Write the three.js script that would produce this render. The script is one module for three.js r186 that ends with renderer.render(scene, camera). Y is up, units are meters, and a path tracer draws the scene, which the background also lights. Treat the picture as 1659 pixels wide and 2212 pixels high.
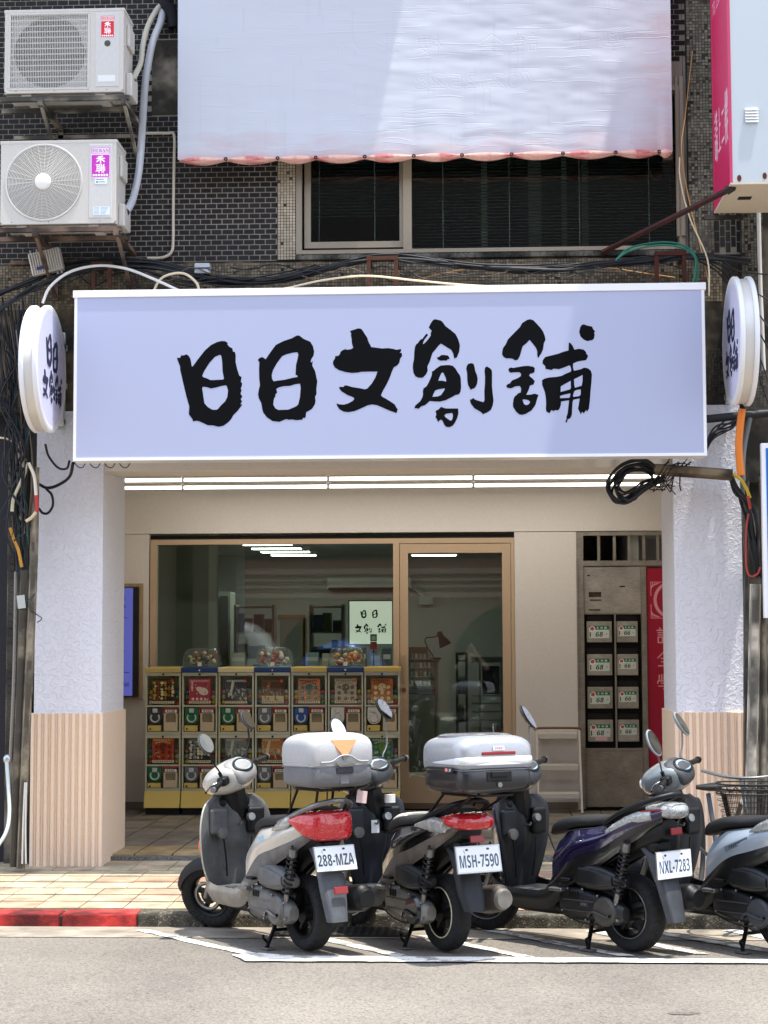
import * as THREE from 'three';
import { mergeGeometries, mergeVertices, toCreasedNormals } from 'three/addons/utils/BufferGeometryUtils.js';
import { RoundedBoxGeometry } from 'three/addons/geometries/RoundedBoxGeometry.js';
import { MarchingCubes } from 'three/addons/objects/MarchingCubes.js';
import { RectAreaLightUniformsLib } from 'three/addons/lights/RectAreaLightUniformsLib.js';
RectAreaLightUniformsLib.init();

// ---------------------------------------------------------------- camera, sky, sun, exposure
const scene = new THREE.Scene();
const FOCAL = 3850, EYE = 1.75;                       // focal length in units of the 1659 x 2212 picture
const camera = new THREE.PerspectiveCamera(2 * Math.atan(1106 / FOCAL) * 180 / Math.PI, 0.75, 0.05, 600);
camera.position.set(0, EYE, 0);
camera.rotation.order = 'YXZ';
const PITCH = Math.atan(292 / FOCAL);
camera.rotation.set(PITCH, Math.atan(188 * Math.cos(PITCH) / FOCAL), -0.0033);
camera.updateMatrixWorld();

const SUN_DIR = new THREE.Vector3(0.2, 1, 0.072).normalize();
{
  const w = 256, h = 128, d = new Float32Array(w * h * 4);
  for (let y = 0; y < h; y++) for (let x = 0; x < w; x++) {
    const el = (y + 0.5) / h * Math.PI - Math.PI / 2, az = ((x + 0.5) / w - 0.5) * 2 * Math.PI, i = (y * w + x) * 4;
    const dir = new THREE.Vector3(Math.cos(el) * Math.cos(az), Math.sin(el), Math.cos(el) * Math.sin(az));
    const up = Math.max(0, Math.sin(el)), hz = Math.pow(1 - up, 2.2), glow = Math.pow(Math.max(0, dir.dot(SUN_DIR)), 12) * 0.7;
    const cl = 0.5 + 0.5 * Math.sin(dir.x * 5.1 + Math.sin(dir.z * 4.3) * 1.7) * Math.sin(dir.z * 6.2 + dir.x * 2.1), c = up > 0 ? 0.22 * cl * Math.min(1, up * 3) : 0;
    d[i] = 0.52 + 0.42 * hz + glow + c; d[i + 1] = 0.65 + 0.32 * hz + glow + c; d[i + 2] = 0.97 + 0.1 * hz + glow * 0.9 + c * 0.8; d[i + 3] = 1;
    if (el < 0) { d[i] = 0.3; d[i + 1] = 0.29; d[i + 2] = 0.27; }
  }
  const sky = new THREE.DataTexture(d, w, h, THREE.RGBAFormat, THREE.FloatType);
  sky.mapping = THREE.EquirectangularReflectionMapping; sky.magFilter = THREE.LinearFilter; sky.needsUpdate = true;
  scene.background = sky; scene.environment = sky; scene.environmentIntensity = 1; scene.backgroundIntensity = 1;
}
const sun = new THREE.DirectionalLight(new THREE.Color(1, 0.955, 0.88), 3.3);
sun.position.copy(SUN_DIR).multiplyScalar(40).add(new THREE.Vector3(0, 0, -12)); sun.target.position.set(0, 0, -12);
sun.castShadow = true; sun.shadow.mapSize.set(4096, 4096); sun.shadow.radius = 1.4;
Object.assign(sun.shadow.camera, { left: -16, right: 16, top: 20, bottom: -20, near: 1, far: 90 });
sun.name = 'sun'; scene.add(sun, sun.target); sun.target.name = 'sun_target';

const renderer = new THREE.WebGLRenderer({ antialias: true });
renderer.toneMapping = THREE.LinearToneMapping; renderer.toneMappingExposure = 2.25;
renderer.shadowMap.enabled = true; renderer.shadowMap.type = THREE.PCFSoftShadowMap;

// ---------------------------------------------------------------- helpers
let seedState = 12345;
const rnd = () => { seedState = (seedState * 1664525 + 1013904223) >>> 0; return seedState / 4294967296; };
const rr = (a, b) => a + (b - a) * rnd();
const V = (x, y, z) => new THREE.Vector3(x, y, z);
// a pixel of the picture (1659 x 2212) onto the plane z = const or y = const
const ray = (x, y) => V(x - 829.5, 1106 - y, -FOCAL).applyQuaternion(camera.quaternion);
const PZ = (x, y, z) => { const d = ray(x, y); return camera.position.clone().addScaledVector(d, z / d.z); };
const PY = (x, y, Y) => { const d = ray(x, y); return camera.position.clone().addScaledVector(d, (Y - EYE) / d.y); };

const hash = (x, y, s) => { let n = Math.imul(x, 374761393) ^ Math.imul(y, 668265263) ^ Math.imul(s, 974634777); n = Math.imul(n ^ (n >>> 13), 1274126177); return ((n ^ (n >>> 16)) >>> 0) / 4294967296; };
function vnoise(x, y, per, s) {   // tileable value noise
  const x0 = Math.floor(x), y0 = Math.floor(y), fx = x - x0, fy = y - y0, sx = fx * fx * (3 - 2 * fx), sy = fy * fy * (3 - 2 * fy);
  const m = (a) => ((a % per) + per) % per, a = hash(m(x0), m(y0), s), b = hash(m(x0 + 1), m(y0), s), c = hash(m(x0), m(y0 + 1), s), d = hash(m(x0 + 1), m(y0 + 1), s);
  return a + (b - a) * sx + (c - a) * sy + (a - b - c + d) * sx * sy;
}
function fbm(u, v, f, oct, s) { let r = 0, a = 0.5, t = 0; for (let i = 0; i < oct; i++) { r += a * vnoise(u * f, v * f, f, s + i); t += a; a *= 0.5; f *= 2; } return r / t; }
function tex(n, fn, rep = 1, srgb = true, m = n) {   // fn(u, v) -> [r, g, b] in 0..1
  const d = new Uint8Array(n * m * 4);
  for (let y = 0; y < m; y++) for (let x = 0; x < n; x++) {
    const c = fn((x + 0.5) / n, (y + 0.5) / m), i = (y * n + x) * 4;
    for (let k = 0; k < 3; k++) d[i + k] = Math.max(0, Math.min(255, (c.length ? c[k] : c) * 255)); d[i + 3] = 255;
  }
  const t = new THREE.DataTexture(d, n, m); t.magFilter = THREE.LinearFilter; t.minFilter = THREE.LinearMipmapLinearFilter; t.generateMipmaps = true;
  t.wrapS = t.wrapT = THREE.RepeatWrapping; if (srgb) t.colorSpace = THREE.SRGBColorSpace; t.repeat.set(1 / rep, 1 / rep); t.needsUpdate = true; return t;
}
function canvasTex(w, h, draw) {
  const c = document.createElement('canvas'); c.width = w; c.height = h; const g = c.getContext('2d'); draw(g, w, h);
  const t = new THREE.CanvasTexture(c); t.colorSpace = THREE.SRGBColorSpace; t.magFilter = THREE.LinearFilter; t.anisotropy = 8; return t;
}
const gray = (a, b, f) => (u, v) => { const x = a + (b - a) * f(u, v); return [x, x, x]; };
const T = {
  fine: tex(256, gray(0.92, 1, (u, v) => 0.5 * fbm(u, v, 40, 3, 3) + 0.5 * hash(u * 256 | 0, v * 256 | 0, 9)), 0.5),
  blot: tex(256, gray(0.62, 1, (u, v) => fbm(u, v, 4, 6, 21)), 1.3),
  grime: tex(512, (u, v) => { const a = fbm(u, v, 5, 6, 31), s = fbm(u, v, 40, 2, 5), k = Math.min(1, Math.max(0, (a - 0.38) * 3.2)); const x = 0.42 + 0.58 * k; return [x * (0.97 + 0.03 * s), x * (0.95 + 0.05 * s), x * 0.94]; }, 0.9),
  asphalt: tex(1024, (u, v) => { const a = hash(u * 1024 | 0, v * 1024 | 0, 2), b = vnoise(u * 300, v * 300, 300, 4), c = fbm(u, v, 3, 5, 8); const x = 0.64 + 0.16 * (c - 0.5) + 0.19 * (b - 0.5) + 0.09 * (a - 0.5) - (b < 0.2 ? 0.06 : 0); return [x, x * 0.975, x * 0.94]; }, 2.4),
  asphaltB: tex(512, gray(0, 1, (u, v) => 0.7 * vnoise(u * 190, v * 190, 190, 4) + 0.3 * hash(u * 512 | 0, v * 512 | 0, 6)), 1.5, false),
  conc: tex(512, (u, v) => { const a = fbm(u, v, 6, 6, 11), b = hash(u * 512 | 0, v * 512 | 0, 5); const x = 0.72 + 0.42 * (a - 0.5) + 0.1 * (b - 0.5); return [x, x * 0.985, x * 0.96]; }, 0.8),
  granite: tex(512, (u, v) => { const b = vnoise(u * 120, v * 120, 120, 5), a = hash(u * 512 | 0, v * 512 | 0, 7); const x = 0.6 + 0.5 * (b - 0.5) + 0.25 * (a - 0.5); return [x, x, x * 0.99]; }, 0.6),
  stucco: tex(512, gray(0, 1, (u, v) => { const w = fbm(u, v, 6, 3, 40), a = fbm(u + w * 0.12, v + w * 0.05, 9, 4, 14), r = 1 - Math.abs(a - 0.5) * 9; return Math.max(0, Math.min(1, r)) * 0.75 + 0.25 * fbm(u, v, 40, 2, 16); }), 0.42, false),
  paintB: tex(256, gray(0, 1, (u, v) => fbm(u, v, 30, 3, 17)), 0.35, false),
  wood: tex(256, (u, v) => { const g = fbm(u, v * 0.125, 64, 3, 50), l = fbm(u * 0.5, v * 0.06, 32, 4, 52); const x = 0.86 + 0.16 * (g - 0.5) + 0.16 * (l - 0.5); return [x, x * 0.985, x * 0.96]; }, 0.4),
  steel: tex(512, (u, v) => { const a = fbm(u * 0.2, v, 120, 2, 61), b = fbm(u, v, 5, 5, 63), x = 0.84 + 0.16 * (a - 0.5) + 0.24 * (b - 0.5); return [x, x * 0.985, x * 0.955]; }, 0.7),
  steelR: tex(256, gray(0.25, 0.65, (u, v) => 0.6 * fbm(u, v, 5, 5, 63) + 0.4 * fbm(u * 0.2, v, 120, 2, 61)), 0.7, false),
  paintWear: tex(512, (u, v) => { const a = fbm(u, v, 9, 5, 401), b = vnoise(u * 130, v * 130, 130, 403), k = a > 0.6 || (a > 0.5 && b > 0.66) ? 0.66 : 0.97 + 0.03 * b; return [k, k * 0.985, k * 0.96]; }, 0.7),
  rust: tex(256, (u, v) => { const a = fbm(u, v, 7, 6, 71), b = fbm(u, v, 28, 3, 73); return [0.36 + 0.3 * a, 0.22 + 0.18 * b, 0.16 + 0.14 * b]; }, 0.35),
  scuff: tex(512, gray(0.7, 1, (u, v) => { const a = fbm(u, v, 7, 5, 81), s = fbm(u, v * 0.15, 90, 2, 83); return Math.min(1, 0.35 + a * 0.8 - (s > 0.66 ? 0.25 : 0)); }), 0.35),
};
function M(color, roughness = 0.7, o = {}) {
  const phys = ['clearcoat', 'transmission', 'sheen', 'ior', 'thickness', 'specularIntensity'].some((k) => k in o);
  const m = phys ? new THREE.MeshPhysicalMaterial() : new THREE.MeshStandardMaterial();
  m.color.set(color); m.roughness = roughness; m.side = THREE.DoubleSide; return Object.assign(m, o);
}
function glow(color, k, base = 0xffffff) { const m = M(base, 0.6); m.emissive.set(color); m.emissiveIntensity = k; return m; }

const taken = new Map();
const numbered = (n) => { const k = taken.get(n) ?? 0; taken.set(n, k + 1); return k ? n + '_' + String(k).padStart(3, '0') : n; };
function tag(o, label, category, group, kind) { o.userData.label = label; if (category) o.userData.category = category; if (group) o.userData.group = group; if (kind) o.userData.kind = kind; return o; }
const placed = new Set();   // things built in their own coordinates
function thing(name, label, category, group) { const g = new THREE.Group(); g.name = numbered(name); scene.add(g); return tag(g, label, category, group); }
function obj(name, geos, mat, parent) {
  let g = Array.isArray(geos) ? (geos.length > 1 ? mergeGeometries(geos.map(clean)) : geos[0]) : geos;
  const m = new THREE.Mesh(g, mat); m.name = parent ? name : numbered(name); (parent ?? scene).add(m);
  return m;
}
function struct(name, geos, mat) { const m = obj(name, geos, mat); m.userData.kind = 'structure'; return m; }
function clean(g) {   // same attributes for merging
  let r = g.index ? g.toNonIndexed() : g;
  for (const k of Object.keys(r.attributes)) if (!['position', 'normal', 'uv'].includes(k)) { r = r === g ? g.clone() : r; r.deleteAttribute(k); }
  if (!r.attributes.normal) { r = r.clone(); r.computeVertexNormals(); }
  if (!r.attributes.uv) { r = r.clone(); triUV(r); }
  return r;
}
function triUV(g, k = 1) {   // uv in metres from the dominant axis of the normal
  const p = g.attributes.position, n = g.attributes.normal, uv = new Float32Array(p.count * 2);
  for (let i = 0; i < p.count; i++) {
    const ax = Math.abs(n.getX(i)), ay = Math.abs(n.getY(i)), az = Math.abs(n.getZ(i)), x = p.getX(i), y = p.getY(i), z = p.getZ(i);
    const [a, b] = ay >= ax && ay >= az ? [x, z] : ax >= az ? [z, y] : [x, y];
    uv[2 * i] = a * k; uv[2 * i + 1] = b * k;
  }
  g.setAttribute('uv', new THREE.BufferAttribute(uv, 2)); return g;
}
const bb = (x0, x1, y0, y1, z0, z1) => triUV(new THREE.BoxGeometry(Math.abs(x1 - x0), Math.abs(y1 - y0), Math.abs(z1 - z0)).translate((x0 + x1) / 2, (y0 + y1) / 2, (z0 + z1) / 2));
const rb = (x0, x1, y0, y1, z0, z1, r = 0.01, s = 2) => triUV(new RoundedBoxGeometry(Math.abs(x1 - x0), Math.abs(y1 - y0), Math.abs(z1 - z0), s, r).translate((x0 + x1) / 2, (y0 + y1) / 2, (z0 + z1) / 2));
function bar(a, b, r, seg = 8, r2 = r) {   // straight round bar
  const d = b.clone().sub(a), g = new THREE.CylinderGeometry(r2, r, d.length(), seg);
  g.applyQuaternion(new THREE.Quaternion().setFromUnitVectors(V(0, 1, 0), d.clone().normalize())); g.translate(...a.clone().add(b).multiplyScalar(0.5).toArray()); return triUV(g);
}
function tube(pts, r, n = 40, seg = 6, closed = false) { return triUV(new THREE.TubeGeometry(new THREE.CatmullRomCurve3(pts, closed, 'catmullrom', 0.5), n, r, seg, closed)); }
function beam(a, b, w, h, roll = 0) {   // straight rectangular bar
  const d = b.clone().sub(a), g = new THREE.BoxGeometry(w, d.length(), h); triUV(g); if (roll) g.rotateY(roll);
  g.applyQuaternion(new THREE.Quaternion().setFromUnitVectors(V(0, 1, 0), d.clone().normalize())); g.translate(...a.clone().add(b).multiplyScalar(0.5).toArray()); return g;
}
// a flat panel with uv 0..1, facing +z, from corner points
function card(x0, x1, y0, y1, z) { return new THREE.PlaneGeometry(x1 - x0, y1 - y0).translate((x0 + x1) / 2, (y0 + y1) / 2, z); }
const shape = (pts, holes = []) => { const s = new THREE.Shape(pts.map((p) => new THREE.Vector2(p[0], p[1]))); for (const h of holes) s.holes.push(new THREE.Path(h.map((p) => new THREE.Vector2(p[0], p[1])))); return s; };
const ext = (s, depth, bevel = 0, o = {}) => new THREE.ExtrudeGeometry(s, { depth, bevelEnabled: bevel > 0, bevelThickness: bevel, bevelSize: bevel, bevelOffset: -bevel, bevelSegments: 2, curveSegments: 10, ...o });
// surface through rails (each rail a list of points), smooth both ways
function rails(R, nu, nv, thick = 0, closed = false) {
  const cs = R.map((p) => new THREE.CatmullRomCurve3(p.map((q) => V(...q)), false, 'catmullrom', 0.5)), P = [], idx = [];
  for (let i = 0; i <= nu; i++) { const row = new THREE.CatmullRomCurve3(cs.map((c) => c.getPoint(i / nu)), closed, 'catmullrom', 0.5); for (let j = 0; j <= nv; j++) P.push(row.getPoint(j / nv)); }
  const w = nv + 1, N = P.length;
  for (let i = 0; i < nu; i++) for (let j = 0; j < nv; j++) { const a = i * w + j; idx.push(a, a + w, a + 1, a + 1, a + w, a + w + 1); }
  const mk = (pts, ix) => { const g = new THREE.BufferGeometry(); g.setAttribute('position', new THREE.Float32BufferAttribute(pts.flatMap((p) => [p.x, p.y, p.z]), 3)); g.setIndex(ix); g.computeVertexNormals(); return g; };
  let g = mk(P, idx);
  if (thick) {
    const n = g.attributes.normal, Q = P.map((p, i) => p.clone().addScaledVector(V(n.getX(i), n.getY(i), n.getZ(i)), -thick)), all = P.concat(Q), ix = idx.slice();
    for (let k = 0; k < idx.length; k += 3) ix.push(idx[k] + N, idx[k + 2] + N, idx[k + 1] + N);
    const edge = (a, b) => ix.push(a, b, a + N, b, b + N, a + N);
    for (let i = 0; i < nu; i++) { edge((i + 1) * w, i * w); edge(i * w + nv, (i + 1) * w + nv); }
    for (let j = 0; j < nv; j++) { edge(j, j + 1); edge(nu * w + j + 1, nu * w + j); }
    g = toCreasedNormals(mk(all, ix), 0.9);
  }
  return triUV(g);
}
const mirrorZ = (g) => { const r = (g.index ? g.toNonIndexed() : g.clone()).scale(1, 1, -1), p = r.attributes.position; for (const k of Object.keys(r.attributes)) { const a = r.attributes[k], s = a.itemSize; for (let i = 0; i < p.count; i += 3) for (let c = 0; c < s; c++) { const t = a.array[(i + 1) * s + c]; a.array[(i + 1) * s + c] = a.array[(i + 2) * s + c]; a.array[(i + 2) * s + c] = t; } } return r; };
// closed loft along x: sections [x, yBottom, yTop, halfWidth, exponent, zCentre]
function loft(S, n = 28, m = 6, cap = true) {
  const rings = [], cv = (k) => new THREE.CatmullRomCurve3(S.map((s) => V(s[0], s[k] ?? (k === 4 ? 2.6 : 0), 0)), false, 'catmullrom', 0.5), cs = [1, 2, 3, 4, 5].map(cv), L = (S.length - 1) * m;
  for (let i = 0; i <= L; i++) {
    const q = cs.map((c) => c.getPoint(i / L)), yb = q[0].y, yt = q[1].y, hw = Math.max(0.0005, q[2].y), e = Math.max(1.6, q[3].y), cy = (yb + yt) / 2, hh = Math.max(0.0005, (yt - yb) / 2), ring = [];
    for (let j = 0; j < n; j++) { const a = j / n * Math.PI * 2, c = Math.cos(a), s = Math.sin(a); ring.push([q[0].x, cy + hh * Math.sign(s) * Math.pow(Math.abs(s), 2 / e), q[4].y + hw * Math.sign(c) * Math.pow(Math.abs(c), 2 / e)]); }
    rings.push(ring);
  }
  const pos = rings.flat(2), idx = [];
  for (let i = 0; i < L; i++) for (let j = 0; j < n; j++) { const a = i * n + j, b = i * n + (j + 1) % n; idx.push(a, b, a + n, b, b + n, a + n); }
  if (cap) for (const [i, f] of [[0, 1], [L, 0]]) { const c = pos.length / 3, q = rings[i]; pos.push(q[0][0], q.reduce((t, r) => t + r[1], 0) / n, q.reduce((t, r) => t + r[2], 0) / n); for (let j = 0; j < n; j++) { const a = i * n + j, b = i * n + (j + 1) % n; f ? idx.push(c, b, a) : idx.push(c, a, b); } }
  const g = new THREE.BufferGeometry(); g.setAttribute('position', new THREE.Float32BufferAttribute(pos, 3)); g.setIndex(idx); g.computeVertexNormals();
  return triUV(toCreasedNormals(g, 0.8));
}
// strokes of hand-drawn characters on a 100 x 100 grid
const HAN = {
  he: [[70, 8, 25, 18], [8, 36, 92, 36], [50, 14, 50, 98], [48, 40, 10, 78], [52, 40, 92, 78]],
  shang: [[48, 10, 48, 88], [50, 42, 80, 42], [10, 88, 92, 88]], er: [[22, 30, 78, 30], [8, 82, 92, 82]],
  quan: [[50, 5, 8, 45], [50, 5, 92, 45], [28, 48, 72, 48], [30, 68, 70, 68], [50, 48, 50, 92], [12, 92, 88, 92]],
  xue: [[30, 8, 30, 40], [15, 12, 15, 40], [70, 8, 70, 40], [85, 12, 85, 40], [42, 10, 58, 22], [58, 10, 42, 22], [42, 26, 58, 38], [58, 26, 42, 38], [8, 45, 92, 45], [8, 45, 5, 58], [92, 45, 95, 58], [28, 58, 70, 58], [70, 58, 50, 68], [50, 66, 50, 98], [50, 98, 40, 92], [12, 76, 88, 76]],
  zheng: [[22, 4, 26, 12], [6, 18, 42, 18], [12, 32, 38, 32], [12, 45, 38, 45], [12, 58, 38, 58], [12, 58, 12, 90], [38, 58, 38, 90], [12, 90, 38, 90], [50, 10, 72, 10], [72, 10, 52, 45], [80, 5, 75, 25], [72, 20, 96, 45], [60, 36, 85, 36], [60, 48, 88, 48], [60, 48, 60, 64], [88, 48, 88, 64], [60, 64, 88, 64], [66, 68, 70, 84], [84, 68, 80, 84], [50, 92, 98, 92]],
  qing: [[22, 4, 26, 12], [6, 18, 42, 18], [12, 32, 38, 32], [12, 45, 38, 45], [12, 58, 38, 58], [12, 58, 12, 90], [38, 58, 38, 90], [12, 90, 38, 90], [52, 12, 94, 12], [56, 26, 90, 26], [50, 40, 98, 40], [73, 4, 73, 40], [58, 52, 58, 98], [58, 52, 90, 52], [90, 52, 90, 98], [58, 66, 90, 66], [58, 80, 90, 80]],
  lou: [[20, 5, 20, 98], [4, 28, 38, 28], [20, 30, 4, 65], [22, 30, 38, 55], [50, 8, 90, 8], [50, 8, 50, 36], [90, 8, 90, 36], [44, 22, 96, 22], [50, 36, 90, 36], [70, 2, 70, 52], [50, 46, 90, 46], [68, 52, 52, 80], [52, 80, 92, 98], [88, 60, 50, 98], [44, 66, 98, 66]],
  ying: [[12, 6, 50, 6], [12, 6, 12, 30], [50, 6, 50, 30], [12, 18, 50, 18], [12, 30, 50, 30], [32, 32, 32, 40], [4, 42, 58, 42], [14, 52, 48, 52], [14, 52, 14, 68], [48, 52, 48, 68], [14, 68, 48, 68], [31, 68, 31, 96], [18, 76, 8, 90], [44, 76, 54, 90], [94, 6, 62, 34], [96, 34, 62, 64], [98, 60, 58, 98]],
  lian: [[4, 10, 46, 10], [14, 10, 14, 80], [36, 10, 36, 98], [14, 32, 36, 32], [14, 54, 36, 54], [2, 82, 48, 74], [62, 6, 52, 26], [52, 26, 66, 26], [66, 26, 50, 48], [50, 48, 70, 46], [86, 6, 76, 26], [76, 26, 90, 26], [90, 26, 74, 48], [74, 48, 96, 46], [54, 56, 54, 74], [54, 74, 66, 74], [66, 54, 66, 98], [82, 54, 82, 98], [94, 56, 94, 74], [82, 74, 94, 74]],
  ji: [[50, 5, 50, 42], [12, 22, 88, 22], [24, 42, 76, 42], [26, 60, 74, 60], [26, 60, 26, 95], [74, 60, 74, 95], [26, 95, 74, 95]],
  lin: [[26, 8, 26, 95], [5, 32, 48, 32], [26, 34, 6, 72], [28, 34, 44, 58], [72, 8, 72, 95], [54, 32, 96, 32], [72, 34, 52, 74], [74, 34, 96, 74]],
  lu: [[10, 10, 40, 10], [10, 10, 10, 36], [40, 10, 40, 36], [10, 36, 40, 36], [25, 36, 25, 92], [10, 56, 10, 92], [5, 94, 45, 88], [64, 5, 50, 40], [62, 18, 86, 18], [86, 18, 50, 60], [60, 32, 96, 60], [58, 64, 90, 64], [58, 64, 58, 95], [90, 64, 90, 95], [58, 95, 90, 95]],
};
function han(g, k, x, y, w, h, lw, col, sk = 0) { g.strokeStyle = col; g.lineWidth = lw; g.lineCap = 'round'; for (const [a, b, c, d] of HAN[k]) { g.beginPath(); g.moveTo(x + a / 100 * w, y + b / 100 * h + sk * a / 100); g.lineTo(x + c / 100 * w, y + d / 100 * h + sk * c / 100); g.stroke(); } }

// ---------------------------------------------------------------- the ground
const zK = -11.56, zP = -13.72, zPb = -14.59, zStep = -14.05, zB = -18.05, FLOOR = 0.13;
const roadY = (z) => (z > -10 ? 0 : (z + 10) * 0.029);
const paveY = (z) => 0.045 + (zK - z) * 0.018;
const mAsphalt = M(0xb8b2a9, 0.95, { map: T.asphalt, bumpMap: T.asphaltB, bumpScale: 0.0022 });
const mGutter = M(0xc0b6a6, 0.95, { map: T.conc, bumpMap: T.asphaltB, bumpScale: 0.0015 });
{
  const g = new THREE.PlaneGeometry(120, 60, 1, 60); g.rotateX(-Math.PI / 2); g.translate(0, 0, 30 + zK);
  const p = g.attributes.position; for (let i = 0; i < p.count; i++) p.setY(i, roadY(p.getZ(i))); g.computeVertexNormals(); triUV(g);
  struct('road', g, mAsphalt);
  struct('ground', bb(-200, 200, -0.5, -0.22, -200, 200), M(0x8d877d, 0.95, { map: T.conc }));
  const zg = -11.03, gg = new THREE.PlaneGeometry(60, zg - zK - 0.02, 1, 1); gg.rotateX(-Math.PI / 2); gg.translate(0, 0, (zg + zK) / 2 - 0.01);
  const q = gg.attributes.position; for (let i = 0; i < q.count; i++) q.setY(i, roadY(q.getZ(i)) + 0.004); gg.computeVertexNormals(); triUV(gg);
  struct('gutter', gg, mGutter);
}
// white bay markings: worn paint, edges broken up
const mLine = M(0xf0eee8, 0.85, { map: T.paintWear, bumpMap: T.asphaltB, bumpScale: 0.003 });
function marking(pts, name = 'bay_line') {   // polygon on the road, given in picture pixels on the road plane
  const W = pts.map(([x, y]) => { let p = PY(x, y, 0); for (let k = 0; k < 4; k++) p = PY(x, y, roadY(p.z)); return p; }), out = [];
  for (let i = 0; i < W.length; i++) { const a = W[i], b = W[(i + 1) % W.length], n = Math.max(1, Math.round(a.distanceTo(b) / 0.07)); for (let k = 0; k < n; k++) { const p = a.clone().lerp(b, k / n); out.push([p.x + rr(-1, 1) * 0.006, p.z + rr(-1, 1) * 0.006]); } }
  const g = new THREE.ShapeGeometry(shape(out.map(([x, z]) => [x, -z]))); g.rotateX(-Math.PI / 2);
  const p = g.attributes.position; for (let i = 0; i < p.count; i++) p.setY(i, roadY(p.getZ(i)) + (p.getZ(i) < -10.98 ? 0.0085 : 0.0045)); g.computeVertexNormals(); triUV(g);
  const m = obj(name, g, mLine); m.userData.kind = 'structure'; return m;
}
marking([[502, 2064], [530, 2077], [1700, 2082], [1700, 2074], [1100, 2069], [640, 2066], [560, 2060]], 'bay_front_line');
for (const [x0, y0, x1, y1] of [[292, 2012, 545, 2066], [632, 2018, 850, 2066], [902, 2024, 1120, 2068], [1040, 2012, 1340, 2066], [1262, 2014, 1500, 2062], [1330, 2006, 1660, 2058], [1560, 2012, 1700, 2040]]) marking([[x0, y0], [x0 + 32, y0 - 1], [x1 + 34, y1], [x1 - 4, y1]], 'bay_side_line');
for (const [px, py, r] of [[1478, 2190, 0.045]]) { const c = PY(px, py, 0), n = 14, pts = []; for (let k = 0; k < n; k++) { const a = k / n * Math.PI * 2, q = r * rr(0.55, 1.2); pts.push([c.x + Math.cos(a) * q * 1.6, -(c.z + Math.sin(a) * q)]); } const g = new THREE.ShapeGeometry(shape(pts)).rotateX(-Math.PI / 2).translate(0, roadY(c.z) + 0.003, 0); struct('road_stain', triUV(g), M(0x9c968d, 0.9, { map: T.asphalt })); }
// kerb of separate stones
const kerb = struct('kerb', bb(-22, 22, -0.3, 0.02, zK - 0.16, zK - 0.03), M(0x6d675d, 0.95, { map: T.conc }));
{
  const redMat = [0, 1].map((k) => M([0xd8403c, 0xcd3835][k], 0.8, { map: T.grime, bumpMap: T.asphaltB, bumpScale: 0.002 }));
  const darkTex = tex(256, (u, v) => { const a = fbm(u, v, 8, 5, 91), b = vnoise(u * 60, v * 60, 60, 93); const x = 0.26 + 0.36 * a + (b > 0.8 ? 0.3 : 0); return [x * 1.02, x, x * 0.93]; }, 0.5);
  const darkMat = M(0xb4afa4, 0.95, { map: darkTex, bumpMap: T.asphaltB, bumpScale: 0.004 });
  const edge = PZ(296, 1985, zK).x, joint = PZ(130, 1985, zK).x, W = 0.95;
  let cuts = []; for (let x = joint - 12 * W; x < 12; x += W) cuts.push(x);
  cuts = cuts.filter((x) => Math.abs(x - edge) > 0.3).concat(edge).sort((a, b) => a - b);
  for (let i = 0; i + 1 < cuts.length; i++) {
    const a = cuts[i] + (cuts[i] === edge ? 0.0 : 0.008), b = cuts[i + 1] - (cuts[i + 1] === edge ? 0.0 : 0.008), m = (a + b) / 2 < edge ? redMat[i % 2] : darkMat;
    obj('kerb_stone', rb(a, b, -0.12, 0.046 + rr(-0.003, 0.003), zK - 0.17, zK, 0.018), m, kerb);
  }
}
// pavement of cream and pink tiles
const pavement = struct('pavement', bb(-22, 22, -0.25, 0.035, -14.3, zK - 0.17), M(0xab9f8e, 0.95, { map: T.conc }));
{
  const cols = [0xe6d8ba, 0xe2d2b2, 0xdfcaac, 0xdbb196, 0xd8a98e, 0xdfbb9e].map((c) => M(c, 0.9, { map: T.conc, bumpMap: T.asphaltB, bumpScale: 0.0012 }));
  const rows = 8, d = (-14.06 - (zK - 0.18)) / -rows, w = 0.292, far = [];
  for (let r = 0; r < rows; r++) {
    const z1 = zK - 0.18 - r * d, z0 = z1 - d, off = ((r / 3) | 0) % 2 ? w / 2 : 0;
    for (let c = -40; c < 40; c++) {
      const x0 = c * w + off + 0.04, y = paveY((z0 + z1) / 2);
      const pink = ((r + c * 2 + ((c / 3) | 0)) % 3 === 1) !== (rnd() < 0.1), k = pink ? 3 + (rnd() * 3 | 0) : rnd() * 3 | 0;
      const g = bb(x0 + 0.004, x0 + w - 0.004, -0.05, y + rr(-0.0015, 0.0015), z0 + 0.003, z1 - 0.003);
      if (x0 > -3.6 && x0 < 3.1) obj('paving_tile', g, cols[k], pavement); else if (Math.abs(x0) < 9) far.push(g);
    }
  }
  const m = obj('paving_tiles', far, cols[1], pavement); m.userData.kind = 'stuff';
}
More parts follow.
